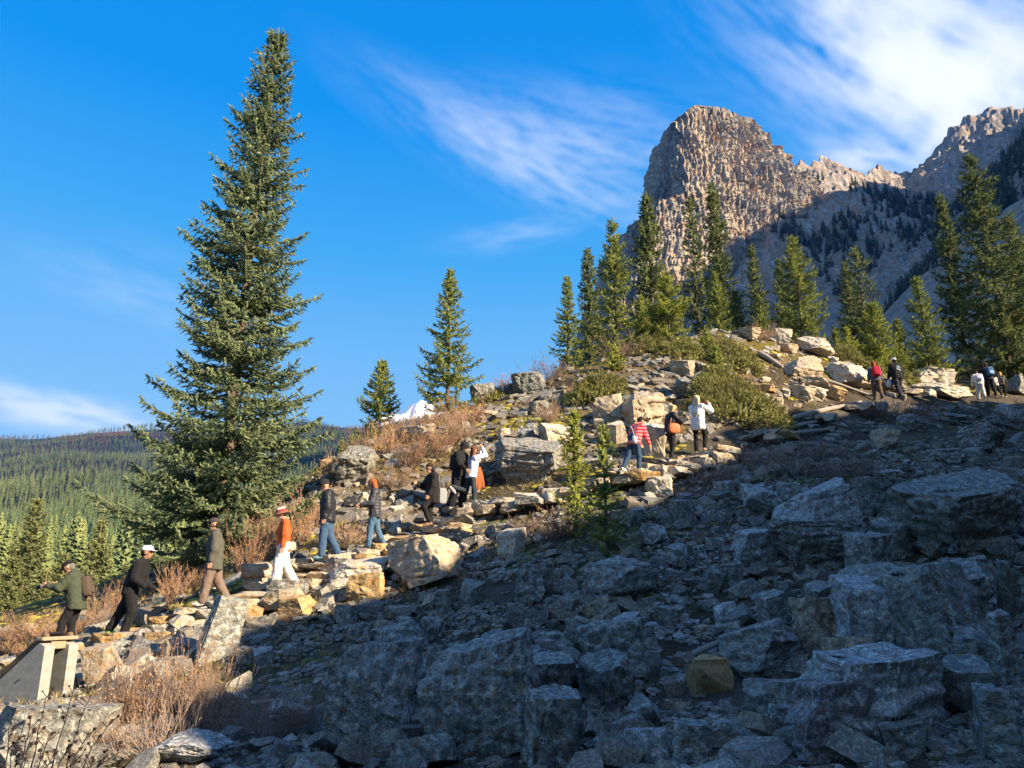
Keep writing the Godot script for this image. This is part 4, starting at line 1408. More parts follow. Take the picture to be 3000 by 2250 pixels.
# smaller rocks: x, z, size, tone, label
const LOOSE := [
	[1.15, -8.63, 0.16, 1, "fair-sized dark greenish-grey rock left of the low grey rock"],
	[10.33, -20.21, 0.2, 0, "middling grey rock below the tan shaded slab"],
	[8.41, -16.98, 0.17, 2, "middling pale lichened rock above and right of the dark thin-bedded rock"],
	[0.01, -11.92, 0.22, 1, "fair-sized dark greenish-grey rock left of the small bluish rock"],
	[0.5, -14.7, 0.11, 1, "small dark greenish-grey rock below and right of the pale tan stone"],
	[1.86, -11.91, 0.11, 1, "middling dark greenish-grey rock above and right of the pale lichened flat rock"],
	[18.93, -29.25, 0.34, 0, "middling grey rock left of the thin purplish slab by the whitish boulder"],
	[7.13, -11.87, 0.34, 2, "fair-sized pale lichened rock above the blue-green boulder"],
	[2.56, -12.24, 0.23, 1, "fair-sized dark greenish-grey rock above the tan-grey rounded rock"],
	[-0.18, -14.54, 0.19, 8, "middling tan-grey rock above and left of the pale blue-grey wedge rock"],
	[4.13, -7.68, 0.08, 2, "middling pale lichened rock left of the dark boulder"],
	[-1.88, -8.22, 0.1, 8, "middling tan-grey rock below and left of the huge rough grey boulder"],
	[3.26, -8.25, 0.18, 2, "fair-sized pale lichened rock below the low brown rock"],
	[2, -10.02, 0.23, 1, "fair-sized dark greenish-grey rock left of the ochre-yellow boulder"],
	[-1.24, -11.87, 0.13, 1, "middling dark greenish-grey rock below the squat grey rock"],
	[5.28, -19.61, 0.2, 1, "middling dark greenish-grey rock above and right of the thin purplish slab"],
	[2.98, -12.83, 0.21, 8, "fair-sized tan-grey rock left of the dark upright rock"],
	[3.39, -11.83, 0.11, 0, "middling grey rock below the squatter dark rock"],
	[1.6, -14.38, 0.11, 2, "small pale lichened rock above and left of the broad blue-grey boulder"],
	[3.65, -6.48, 0.07, 1, "middling dark greenish-grey rock left of the dark corner boulder"],
	[-0.41, -14.33, 0.16, 1, "middling dark greenish-grey rock above and right of the flat tan-grey slab"],
	[3.62, -10.6, 0.13, 1, "middling dark greenish-grey rock below the rough oval grey rock"],
	[-2.47, -11.3, 0.13, 1, "middling dark greenish-grey rock below and left of the dark upright block"],
	[-1.89, -8.64, 0.11, 1, "middling dark greenish-grey rock below and left of the huge rough grey boulder"],
	[-1.17, -12.99, 0.11, 1, "small dark greenish-grey rock above and right of the squat grey rock"],
	[5.63, -18.51, 0.18, 0, "middling grey rock above and left of the white ribbed rock"],
	[4.2, -8.22, 0.15, 2, "fair-sized pale lichened rock above and right of the great flat-topped boulder speckled"],
	[4.89, -17.5, 0.52, 2, "fair-sized pale lichened rock above the white oval stone"],
	[2.68, -11.13, 0.21, 4, "fair-sized rusty brown rock right of the tan-grey rounded rock"],
	[1.95, -7.37, 0.13, 4, "fair-sized rusty brown rock right of the pointed grey-blue rock"],
	[7.62, -14.95, 0.25, 1, "fair-sized dark greenish-grey rock right of the dark thin-bedded rock"],
	[-1.38, -12.97, 0.12, 4, "small rusty brown rock above the squat grey rock"],
	[8.51, -18.03, 0.54, 3, "fair-sized purplish rock above the dark thin-bedded rock"],
	[2.62, -11.44, 0.18, 0, "fair-sized grey rock right of the tan-grey rounded rock"],
	[0.96, -14.27, 0.11, 3, "small purplish rock above and left of the low rounded grey rock"],
	[2.89, -15.55, 0.15, 1, "middling dark greenish-grey rock above the whitish rounded rock"],
	[9.21, -16.38, 0.39, 1, "fair-sized dark greenish-grey rock below and left of the low grey slab"],
	[1.51, -8.13, 0.11, 2, "middling pale lichened rock above and right of the pale pointed rock"],
	[-2.7, -10.42, 0.12, 2, "middling pale lichened rock below and right of the pale block"],
	[2.36, -13.95, 0.15, 4, "middling rusty brown rock below and left of the whitish rounded rock"],
	[0.46, -14.95, 0.14, 1, "small dark greenish-grey rock above the pale blue-grey wedge rock"],
	[-2.45, -12.82, 0.12, 2, "middling pale lichened rock above the dark upright block"],
	[4.46, -14.76, 0.2, 2, "middling pale lichened rock above and left of the pale rock"],
	[11.79, -19.02, 0.46, 0, "fair-sized grey rock right of the low grey slab"],
	[4.3, -16.92, 0.24, 0, "middling grey rock right of the thin purplish slab"],
	[3.8, -13.6, 0.17, 4, "middling rusty brown rock above the squatter dark rock"],
	[1.15, -11.78, 0.14, 0, "middling grey rock above and right of the dark pointed rock"],
	[1.82, -8.92, 0.25, 4, "fair-sized rusty brown rock right of the low grey rock"],
	[0.52, -11.82, 0.13, 4, "middling rusty brown rock above and left of the small bluish rock"],
	[2.75, -10.64, 0.17, 2, "fair-sized pale lichened rock above the ochre-yellow boulder"],
	[1.76, -15.07, 0.13, 0, "small grey rock left of the whitish rounded rock"],
	[1.7, -8.11, 0.15, 1, "fair-sized dark greenish-grey rock above and left of the pointed grey-blue rock"],
	[12.23, -18.14, 0.54, 4, "fair-sized rusty brown rock below and right of the broad lichened slab"],
	[7.41, -11.69, 0.19, 2, "fair-sized pale lichened rock above and right of the blue-green boulder"],
	[5.77, -17.62, 0.22, 2, "middling pale lichened rock above the white ribbed rock"],
	[7.2, -17.45, 0.35, 1, "fair-sized dark greenish-grey rock right of the smooth blue boulder"],
	[8.13, -19.13, 0.38, 4, "fair-sized rusty brown rock above and right of the smooth blue boulder"],
	[2.75, -9.11, 0.11, 8, "middling tan-grey rock above and left of the dark wedge rock"],
	[11.38, -16.84, 0.34, 2, "fair-sized pale lichened rock below and right of the broad lichened slab"],
	[2.53, -13.04, 0.12, 0, "middling grey rock below and left of the dark blue rock"],
	[7.04, -14.77, 0.17, 1, "middling dark greenish-grey rock below the dark thin-bedded rock"],
	[0.87, -10.45, 0.12, 4, "middling rusty brown rock right of the slanting purplish rock"],
	[-0.99, -8.46, 0.13, 2, "fair-sized pale lichened rock below and left of the small rust-brown stone"],
	[1.97, -15.48, 0.15, 1, "middling dark greenish-grey rock left of the whitish rounded rock"],
	[4.2, -10.92, 0.15, 3, "middling purplish rock below the layered brown-grey rock"],
	[1.35, -16.44, 0.14, 2, "small pale lichened rock right of the pale tan stone"],
	[1.99, -13.92, 0.33, 3, "fair-sized purplish rock above the broad blue-grey boulder"],
	[3.77, -14.43, 0.14, 1, "middling dark greenish-grey rock below the white oval stone"],
	[3.61, -9.25, 0.17, 4, "fair-sized rusty brown rock above and left of the low brown rock"],
	[3.05, -10.93, 0.12, 3, "middling purplish rock left of the rough oval grey rock"],
	[2.27, -12.12, 0.16, 2, "middling pale lichened rock above and left of the tan-grey rounded rock"],
	[9.82, -16.59, 0.19, 0, "middling grey rock below the low grey slab"],
	[1.17, -13.04, 0.1, 0, "small grey rock above and left of the low rounded grey rock"],
	[6.81, -12.02, 0.15, 0, "middling grey rock above and left of the blue-green boulder"],
	[3.45, -14.1, 0.23, 0, "fair-sized grey rock right of the dark blue rock"],
	[6.6, -14.21, 0.24, 0, "fair-sized grey rock left of the rounded blue rock"],
	[3.29, -8.85, 0.12, 1, "middling dark greenish-grey rock left of the low brown rock"],
	[4.39, -10.72, 0.12, 0, "middling grey rock above the brown-grey boulder"],
	[2.32, -11, 0.13, 0, "middling grey rock below the tan-grey rounded rock"],
	[0.63, -13.72, 0.09, 2, "small pale lichened rock above and right of the pale blue-grey wedge rock"],
	[-1.89, -11.09, 0.12, 0, "middling grey rock left of the pale split rock"],
	[9.91, -24.26, 0.35, 1, "middling dark greenish-grey rock below the tan angular slab"],
	[3.45, -9.44, 0.15, 8, "fair-sized tan-grey rock above and left of the low brown rock"],
	[3.85, -10.5, 0.1, 0, "middling grey rock left of the brown-grey boulder"],
	[-1.67, -11.46, 0.18, 4, "fair-sized rusty brown rock below the dark blue long-backed rock"],
	[8, -18.36, 0.37, 0, "fair-sized grey rock above and left of the dark thin-bedded rock"],
	[0.06, -14.53, 0.24, 0, "fair-sized grey rock above and left of the pale blue-grey wedge rock"],
	[4.15, -14.61, 0.14, 4, "middling rusty brown rock above and left of the pale rock"],
	[3.79, -12.02, 0.2, 3, "fair-sized purplish rock above and left of the rough oval grey rock"],
	[7.03, -11.48, 0.13, 1, "middling dark greenish-grey rock above the blue-green boulder"],
	[2.13, -8.04, 0.15, 8, "fair-sized tan-grey rock above and right of the pointed grey-blue rock"],
	[3.52, -14.7, 0.16, 1, "middling dark greenish-grey rock above and right of the dark blue rock"],
	[8.92, -17.72, 0.53, 0, "fair-sized grey rock above and right of the dark thin-bedded rock"],
	[3.97, -10.59, 0.1, 0, "middling grey rock above and left of the brown-grey boulder"],
	[7.27, -16.8, 0.33, 0, "fair-sized grey rock left of the dark thin-bedded rock"],
	[2.98, -11.91, 0.23, 8, "fair-sized tan-grey rock below the dark upright rock"],
	[-1.94, -9.14, 0.08, 4, "middling rusty brown rock below and left of the huge rough grey boulder"],
	[3.94, -10.82, 0.17, 1, "fair-sized dark greenish-grey rock right of the rough oval grey rock"],
	[-1.11, -10.46, 0.11, 1, "middling dark greenish-grey rock right of the pale split rock"],
	[10, -17.74, 0.43, 1, "fair-sized dark greenish-grey rock below the small dark slab"],
	[5.95, -17.54, 0.25, 2, "middling pale lichened rock left of the smooth blue boulder"],
	[3.29, -13.57, 0.15, 3, "middling purplish rock right of the dark blue rock"],
	[1.27, -14.59, 0.17, 1, "middling dark greenish-grey rock above the low rounded grey rock"],
	[3.52, -11.41, 0.12, 2, "middling pale lichened rock left of the rough oval grey rock"],
	[-0.23, -12.05, 0.16, 3, "middling purplish rock above the square-topped slate block"],
	[17.52, -33.63, 0.34, 6, "small tan rock above and right of the small grey-tan boulder"],
	[-2.98, -19.75, 0.41, 7, "fair-sized cream rock below the tiny white stone"],
	[-2.41, -22.28, 0.17, 6, "small tan rock below the slanting white slab"],
	[16.19, -30.26, 0.4, 8, "middling tan-grey rock above the flat shaded slab"],
	[7.21, -26.18, 0.57, 7, "fair-sized cream rock right of the square tan block"],
	[17.23, -32.97, 0.33, 8, "small tan-grey rock right of the long pale slab"],
	[4.06, -29.46, 0.23, 8, "small tan-grey rock above the brown-faced sunlit boulder"],
	[7.76, -29.19, 0.3, 8, "small tan-grey rock above and right of the square tan block"],
	[1.65, -25.34, 0.22, 8, "small tan-grey rock below and right of the light stone"],
	[-5.28, -25.43, 0.19, 8, "small tan-grey rock above the light grey outcrop"],
	[9.27, -26.7, 0.58, 5, "fair-sized ochre rock left of the tan angular slab"],
	[5.65, -24.17, 0.4, 8, "fair-sized tan-grey rock below the dark blue boulder"],
	[10.2, -27.01, 0.45, 7, "fair-sized cream rock left of the tan angular slab"],
	[-0.6, -27.72, 0.25, 6, "small tan rock left of the small dark rock"],
	[-6.22, -24.87, 0.31, 5, "middling ochre rock above and left of the light grey outcrop"],
	[-4.79, -17.93, 0.22, 5, "middling ochre rock above and right of the tan slab"],
	[-3.78, -20.63, 0.43, 8, "fair-sized tan-grey rock right of the low white stone"],
	[6.69, -23.08, 0.49, 6, "fair-sized tan rock below and right of the dark blue boulder"],
	[27, -42.72, 0.57, 6, "middling tan rock above and right of the big pale"],
	[23.84, -43.12, 0.72, 7, "fair-sized cream rock left of the big pale"],
	[15.11, -33.34, 0.39, 6, "middling tan rock right of the pale blocky boulder"],
	[16.02, -30.96, 0.87, 8, "fair-sized tan-grey rock right of the long pale slab"],
	[2.38, -29.37, 0.3, 7, "small cream rock above and right of the dark jagged outcrop"],
	[-4.69, -20.49, 0.15, 7, "small cream rock left of the low white stone"],
	[3.4, -27.73, 0.25, 8, "small tan-grey rock above and right of the light stone"],
	[-0.78, -25.64, 0.55, 6, "fair-sized tan rock above and left of the white stub"],
	[-4.41, -21.36, 0.18, 6, "small tan rock below the light grey outcrop"],
	[11.53, -31.23, 0.37, 6, "middling tan rock below and left of the pale round boulder"],
	[-1.73, -24.86, 0.41, 8, "fair-sized tan-grey rock right of the slanting white slab"],
	[-5.58, -21.35, 0.34, 8, "fair-sized tan-grey rock left of the low white stone"],
	[9.64, -27.58, 0.37, 6, "middling tan rock left of the pinkish sunlit boulder"],
	[0.96, -28.52, 0.36, 8, "middling tan-grey rock above and right of the small dark rock"],
	[-5.7, -21.97, 0.19, 6, "small tan rock left of the low white stone"],
	[3.73, -29.47, 0.3, 7, "small cream rock above the brown-faced sunlit boulder"],
	[-6.05, -25.11, 0.22, 8, "small tan-grey rock above and left of the light grey outcrop"],
	[9.24, -30.1, 0.51, 5, "fair-sized ochre rock below and left of the long tan stone"],
	[4.52, -25.51, 0.23, 6, "small tan rock above the large tan boulder"],
	[-3.06, -26.77, 0.44, 7, "fair-sized cream rock above the slanting white slab"],
	[-2.7, -16, 0.13, 7, "small cream rock above and right of the long tan slab"],
	[2.18, -20.81, 0.44, 8, "fair-sized tan-grey rock below and left of the narrow pale slab"],
	[14.52, -33.33, 0.39, 7, "middling cream rock above the pale blocky boulder"],
	[-1.16, -15.78, 0.19, 7, "middling cream rock right of the great leaning slab"],
	[-4.09, -18.48, 0.38, 7, "fair-sized cream rock below the low white stone"],
	[9.11, -27.99, 0.47, 6, "fair-sized tan rock below the long tan stone"],
	[2.15, -22, 0.28, 7, "middling cream rock below and left of the small tan stone"],
	[-1.65, -23.56, 0.18, 6, "small tan rock right of the slanting white slab"],
	[7.34, -27.27, 0.46, 7, "fair-sized cream rock above and right of the dark blue boulder"],
	[4.75, -21.49, 0.35, 8, "fair-sized tan-grey rock right of the leaning white slab"],
	[-0.31, -25.71, 0.23, 8, "small tan-grey rock above the white stub"],
	[-0.91, -15.27, 0.11, 8, "small tan-grey rock above the flat tan-grey slab"],
	[15.55, -32.85, 0.33, 5, "small ochre rock right of the pale blocky boulder"],
	[16.12, -33.07, 0.55, 5, "fair-sized ochre rock above and right of the small grey-tan boulder"],
	[15.74, -32.87, 0.33, 8, "small tan-grey rock above and right of the small grey-tan boulder"],
	[7.33, -25.57, 0.55, 5, "fair-sized ochre rock right of the dark blue boulder"],
	[26.93, -42.61, 0.43, 6, "small tan rock above and right of the big pale"],
	[7.62, -23.97, 0.67, 8, "fair-sized tan-grey rock left of the tan angular slab"],
	[25.77, -43.11, 0.72, 7, "fair-sized cream rock above the big pale"],
	[15.36, -32.96, 0.39, 6, "middling tan rock above and right of the upright tan boulder"],
	[16.8, -32.89, 0.55, 6, "fair-sized tan rock above and right of the small grey-tan boulder"],
	[21.64, -40.69, 0.68, 6, "fair-sized tan rock right of the small grey-tan boulder"],
	[22.77, -42.11, 0.49, 6, "middling tan rock left of the big pale"],
	[9.19, -25.75, 0.55, 6, "fair-sized tan rock left of the tan angular slab"],
	[26.84, -42.67, 1.21, 7, "fair-sized cream rock above and right of the big pale"],
	[9.1, -26.11, 0.26, 7, "small cream rock left of the tan angular slab"],
	[11.85, -32.6, 0.55, 6, "fair-sized tan rock left of the pale round boulder"],
	[15.8, -30.29, 0.35, 7, "middling cream rock above and left of the flat shaded slab"],
	[11.01, -28.16, 0.61, 7, "fair-sized cream rock above and left of the tan angular slab"],
	[8.54, -26.56, 0.26, 5, "small ochre rock right of the square tan block"],
	[24.68, -39.74, 0.66, 5, "fair-sized ochre rock right of the big pale"],
	[11.07, -30.38, 0.51, 6, "fair-sized tan rock below and left of the pale round boulder"],
	[9.27, -25.22, 0.7, 7, "fair-sized cream rock below and left of the tan angular slab"],
	[16.03, -33.18, 0.44, 6, "middling tan rock above the small grey-tan boulder"],
	[9.7, -29.13, 0.39, 5, "middling ochre rock below the long tan stone"],
	[24.33, -42.68, 1.21, 6, "fair-sized tan rock above the big pale"],
	[16.4, -32.87, 0.38, 5, "middling ochre rock right of the small grey-tan boulder"],
	[7.01, -24.41, 0.22, 6, "small tan rock right of the dark blue boulder"],
	[10.17, -26, 0.26, 6, "small tan rock below and left of the tan angular slab"],
	[8.07, -24.94, 0.54, 7, "fair-sized cream rock left of the pinkish sunlit boulder"],
	[9.94, -28.61, 0.33, 6, "middling tan rock below the long tan stone"],
	[17.21, -33.4, 0.44, 6, "middling tan rock right of the long pale slab"],
	[14.35, -32.24, 0.43, 7, "middling cream rock above and left of the upright tan boulder"],
	[15.26, -32.93, 0.44, 7, "middling cream rock above and right of the pale blocky boulder"],
	[14.34, -33.1, 0.56, 7, "fair-sized cream rock above the pale blocky boulder"],
	[8.15, -27.72, 0.61, 6, "fair-sized tan rock right of the square tan block"],
	[16.96, -33.28, 0.33, 8, "small tan-grey rock right of the small grey-tan boulder"],
	[8.18, -26.98, 0.45, 8, "fair-sized tan-grey rock right of the square tan block"],
	[13.88, -33.32, 0.34, 5, "small ochre rock above and left of the pale blocky boulder"],
	[12.15, -31.46, 0.69, 6, "fair-sized tan rock below the pale round boulder"],
	[10, -32.3, 0.25, 7, "small cream rock left of the long tan stone"],
	[8.66, -29.1, 0.38, 6, "middling tan rock below and left of the long tan stone"],
	[24.86, -43.34, 1.23, 6, "fair-sized tan rock above and left of the big pale"],
	[16.55, -32.77, 0.33, 6, "small tan rock above and right of the long pale slab"],
	[6.95, -23.67, 0.3, 6, "middling tan rock below and right of the dark blue boulder"],
	[8.28, -28.87, 0.26, 6, "small tan rock right of the square tan block"],
	[25.99, -43.26, 0.51, 5, "middling ochre rock above the big pale"],
]
func rock(x: float, z: float, size: Vector3, turn: float, tilt: float, tone: int, shape: int, lift: float, big: bool) -> MeshInstance3D:
	var o := part("boulder" if big else "rock", (crags[shape % 8] if size.x > 1.0 else boulders[shape % 24]) if big else stones[shape % 24], M[TONES[tone]])
	var n := ground_n(x, z).lerp(Vector3.UP, 0.5).normalized()
	var b := Basis(Vector3.UP, turn)
	b = Basis(Quaternion(Vector3.UP, n)) * b * Basis(Vector3(cos(turn * 3.0), 0, sin(turn * 3.0)).normalized(), tilt)
	o.transform = Transform3D(b.scaled_local(size), on_ground(x, z) + Vector3.UP * size.y * lift)
	return o

func place_rocks():
	for r in ROCKS:
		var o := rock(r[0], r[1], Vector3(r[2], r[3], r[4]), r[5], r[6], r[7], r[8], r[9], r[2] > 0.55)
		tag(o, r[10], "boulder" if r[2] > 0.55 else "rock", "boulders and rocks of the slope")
	rng.seed = 5
	for r in LOOSE:
		var s: float = r[2]
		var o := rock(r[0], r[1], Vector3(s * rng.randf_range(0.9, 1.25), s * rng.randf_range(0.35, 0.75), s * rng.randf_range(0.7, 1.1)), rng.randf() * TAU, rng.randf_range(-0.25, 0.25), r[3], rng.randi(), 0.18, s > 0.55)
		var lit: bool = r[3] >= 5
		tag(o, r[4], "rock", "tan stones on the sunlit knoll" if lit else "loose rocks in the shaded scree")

# ------------------------------------------------------------------ stone steps and the wall that carries them
func block(parent: Node3D, at: Vector3, size: Vector3, turn: float, tone: String, lean := 0.0) -> void:
	var o := part("stone", stones[rng.randi() % 24], M[tone], parent)
	var b := Basis(Vector3.UP, turn) * Basis(Vector3.RIGHT, lean + rng.randf_range(-0.06, 0.06)) * Basis(Vector3.BACK, rng.randf_range(-0.08, 0.08))
	o.transform = Transform3D(b.scaled_local(size), at)

func stone_path():
	rng.seed = 17
	var steps := thing("path", "flight of rough stone steps climbing the knoll", "", Vector3.ZERO)
	steps.set_meta("kind", "structure")
	var wall := thing("dry_stone_wall", "low dry-stone wall of grey blocks holding up the lower steps", "wall")
	var lit := ["quartzite", "quartzite_pale", "quartzite", "ochre_rock", "quartzite_grey", "quartzite"]
	var walled := ["slate", "quartzite_grey", "purple_slate", "slate", "rust_rock", "quartzite_grey"]
	for i in PATH.size() - 1:
		var a := Vector3(PATH[i][0], 0, PATH[i][1])
		var b := Vector3(PATH[i + 1][0], 0, PATH[i + 1][1])
		var along := (b - a).normalized()
		var down := Vector3(-along.z, 0, along.x)      # towards the viewer's side
		if down.z < 0: down = -down
		var len := a.distance_to(b)
		var s := 0.0
		var yaw := atan2(-along.z, along.x)
		while s < len:
			var step := rng.randf_range(0.42, 0.66)
			var c := a + along * (s + step * 0.5)
			s += step * 0.96
			var far: bool = c.z < -26.0
			if i >= 13 and rng.randf() < 0.85: continue
			# treads across the path
			for k in ([-0.42, 0.28] if far else [-0.5, 0.02, 0.52]):
				var p: Vector3 = c + down * (k + rng.randf_range(-0.08, 0.08))
				p.y = smooth_h(c.x, c.z) + 0.015 + rng.randf_range(-0.02, 0.04)
				block(steps, p, Vector3(step * rng.randf_range(0.92, 1.2), rng.randf_range(0.13, 0.22), rng.randf_range(0.48, 0.64)), yaw + rng.randf_range(-0.2, 0.2), lit[rng.randi() % lit.size()])
			# facing stones on the low side
			var q := c + down * 0.86
			var top := smooth_h(c.x, c.z) - 0.02
			var courses := 4 if i < 3 else (2 if i < 9 else 1)
			for k in courses:
				var hgt := rng.randf_range(0.15, 0.25)
				var p := q + down * (0.05 * k + rng.randf_range(-0.05, 0.05)) + along * rng.randf_range(-0.15, 0.15)
				p.y = top - hgt * 0.5
				top -= hgt * 0.92
				if p.y < ground_h(p.x, p.z) - 0.12: break
				block(wall if i < 3 else steps, p, Vector3(rng.randf_range(0.42, 0.72), hgt * 1.1, rng.randf_range(0.34, 0.48)), yaw + rng.randf_range(-0.2, 0.2), (walled if i < 3 else lit)[rng.randi() % 6])

# ------------------------------------------------------------------ scree: chips past counting
func scree():
	rng.seed = 23
	var bufs := []
	for k in 6: bufs.append(PackedFloat32Array())
	var tones := [Color(0.52, 0.50, 0.46), Color(0.42, 0.40, 0.37), Color(0.68, 0.64, 0.57), Color(0.55, 0.45, 0.35), Color(0.63, 0.55, 0.43), Color(0.86, 0.81, 0.72)]
	var made := 0
	while made < 34000:
		# thicker near the viewer, where single chips can be made out
		var d := 5.6 + 17.0 * pow(rng.randf(), 1.25)
		var x := rng.randf_range(-0.78, 0.78) * d
		var z := -d
		var side := path_side(x, z)
		if side > -0.9: continue
		var q := patch_m.get_noise_2d(x * 0.8 + 7.0, z * 0.8)
		if q < 0.0 and rng.randf() < 0.85: continue
		made += 1
		var s := 0.018 + 0.10 * pow(rng.randf(), 3.2)
		var n := ground_n(x, z)
		var b := Basis(Quaternion(Vector3.UP, n)) * Basis(Vector3.UP, rng.randf() * TAU) * Basis(Vector3.RIGHT, rng.randf_range(-0.5, 0.5))
		push(bufs[rng.randi() % 6], b.scaled_local(Vector3(s * rng.randf_range(0.8, 1.6), s * rng.randf_range(0.3, 0.7), s)), on_ground(x, z) + n * s * 0.2, tones[rng.randi() % 6])
	for k in 2600:
		# broken stone among the moss above the path
		var i := rng.randi() % (PATH.size() - 1)
		var t := rng.randf()
		var x := lerpf(PATH[i][0], PATH[i + 1][0], t) + rng.randf_range(-5, 5)
		var z := lerpf(PATH[i][1], PATH[i + 1][1], t) - rng.randf_range(0.8, 9.0)
		var s := 0.03 + 0.16 * pow(rng.randf(), 3.0)
		var b := Basis(Quaternion(Vector3.UP, ground_n(x, z))) * Basis(Vector3.UP, rng.randf() * TAU) * Basis(Vector3.RIGHT, rng.randf_range(-0.4, 0.4))
		push(bufs[rng.randi() % 6], b.scaled_local(Vector3(s * 1.4, s * 0.6, s)), on_ground(x, z) + Vector3.UP * s * 0.15, tones[rng.randi() % 6])
	# wedged rubble: fist- to football-sized pieces between the boulders
	var rub := []
	for k in 6: rub.append(PackedFloat32Array())
	made = 0
	while made < 1700:
		var d := 5.6 + 16.0 * pow(rng.randf(), 1.1)
		var x := rng.randf_range(-0.5, 0.80) * d
		var z := -d
		if path_side(x, z) > -1.0: continue
		var q := patch_n.get_noise_2d(x * 1.3 + 31.0, z * 1.3)
		if q < 0.04 - 0.22 * smoothstep(11.0, 6.5, d - 0.35 * x) and rng.randf() < 0.88: continue
		made += 1
		var s := 0.09 + 0.30 * pow(rng.randf(), 2.2)
		var b := Basis(Vector3.UP, rng.randf() * TAU) * Basis(Vector3(rng.randf_range(-1, 1), 0.3, rng.randf_range(-1, 1)).normalized(), rng.randf_range(-0.8, 0.8))
		push(rub[rng.randi() % 6], b.scaled_local(Vector3(s * rng.randf_range(0.9, 1.5), s * rng.randf_range(0.35, 0.8), s)), on_ground(x, z) + Vector3.UP * s * rng.randf_range(-0.05, 0.25), tones[rng.randi() % 6])
	var sunny := []
	for k in 6: sunny.append(PackedFloat32Array())
	made = 0
	while made < 3600:
		# pale broken stone: a run of it below the grove, the rest beside the steps
		var i := rng.randi() % (PATH.size() - 1)
		var t := rng.randf()
		var x := lerpf(PATH[i][0], PATH[i + 1][0], t) + rng.randf_range(-3.5, 3.5)
		var z := lerpf(PATH[i][1], PATH[i + 1][1], t) + rng.randf_range(-8.0, 3.4)
		var side := path_side(x, z)
		if absf(side) < 0.8 or side < -2.6: continue
		if patch_n.get_noise_2d(x * 1.1 - 60.0, z * 1.1) < (0.10 if x < 4.0 else -0.12) and rng.randf() < 0.9: continue
		made += 1
		var s := 0.07 + 0.30 * pow(rng.randf(), 2.4)
		var b := Basis(Quaternion(Vector3.UP, ground_n(x, z))) * Basis(Vector3.UP, rng.randf() * TAU) * Basis(Vector3(rng.randf_range(-1, 1), 0.2, rng.randf_range(-1, 1)).normalized(), rng.randf_range(-0.5, 0.5))
		push(sunny[rng.randi() % 6], b.scaled_local(Vector3(s * rng.randf_range(1.0, 1.7), s * rng.randf_range(0.3, 0.65), s)), on_ground(x, z) + Vector3.UP * s * rng.randf_range(-0.05, 0.18), tones[rng.randi() % 6])
	for k in 6:
		tag(many("sunny_rubble", shards[k], M.chips, sunny[k], true), ["pale broken stones strewn beside the sunlit steps", "tan rubble strewn over the sunlit knoll", "flat tan flakes strewn over the sunlit knoll", "cream angular stones strewn over the sunlit knoll", "small tan slabs strewn over the sunlit knoll", "bright stone shards strewn over the sunlit knoll"][k], "scree", "", "stuff")
	for k in 6:
		tag(many("rubble", shards[k], M.chips, rub[k], true), ["splintered blocks wedged between the shaded boulders", "sharp mid-sized rubble wedged between the shaded boulders", "broken slate pieces wedged between the shaded boulders", "angular fist-sized stones wedged between the shaded boulders", "tilted small slabs wedged between the shaded boulders", "jagged stone shards wedged between the shaded boulders"][k], "scree", "", "stuff")
	for k in 6:
		tag(many("scree", pebbles[k], M.chips, bufs[k], true), ["thin grey stone chips strewn over the slope", "angular grey rubble strewn over the slope", "flat slate flakes strewn over the slope", "small broken stones strewn over the slope", "fine gravel strewn over the slope", "splintered rock bits strewn over the slope"][k], "scree", "", "stuff")

# ------------------------------------------------------------------ conifers
var sprigs := []        # needle-covered twigs, one metre long along y
func sprig_shape(sd: int, rows: int, spokes: int, length: float, width: float) -> ArrayMesh:
	var r := RandomNumberGenerator.new()
	r.seed = sd
	var v := PackedVector3Array()
	var idx := PackedInt32Array()
	for i in rows:
		var y := (i + 0.3) / rows
		for s in spokes:
			var a := TAU * (s + r.randf() * 0.7) / spokes + i * 0.9
			var dir := Vector3(cos(a), 0.75 + 0.5 * y, sin(a)).normalized()
			var side := Vector3(-sin(a), 0, cos(a)) * width * r.randf_range(0.7, 1.2)
			var l := length * (1.0 - 0.45 * y) * r.randf_range(0.75, 1.2)
			var p := Vector3(0, y * 0.85, 0)
			var k := v.size()
			v.append(p - side)
			v.append(p + side)
			v.append(p + dir * l + side * 0.35)
			idx.append_array([k, k + 1, k + 2])
	return mesh_of(v, idx)

func make_sprigs():
	for k in 3: sprigs.append(sprig_shape(400 + k, 7, 5, 0.34, 0.055))
	for k in 2: sprigs.append(sprig_shape(410 + k, 4, 4, 0.5, 0.09))

func along_basis(d: Vector3, roll: float) -> Basis:
	var y := d.normalized()
	var x := y.cross(Vector3(0.2, 0.1, 0.97) if absf(y.z) < 0.9 else Vector3.RIGHT).normalized()
	return Basis(x, y, x.cross(y)) * Basis(Vector3.UP, roll)

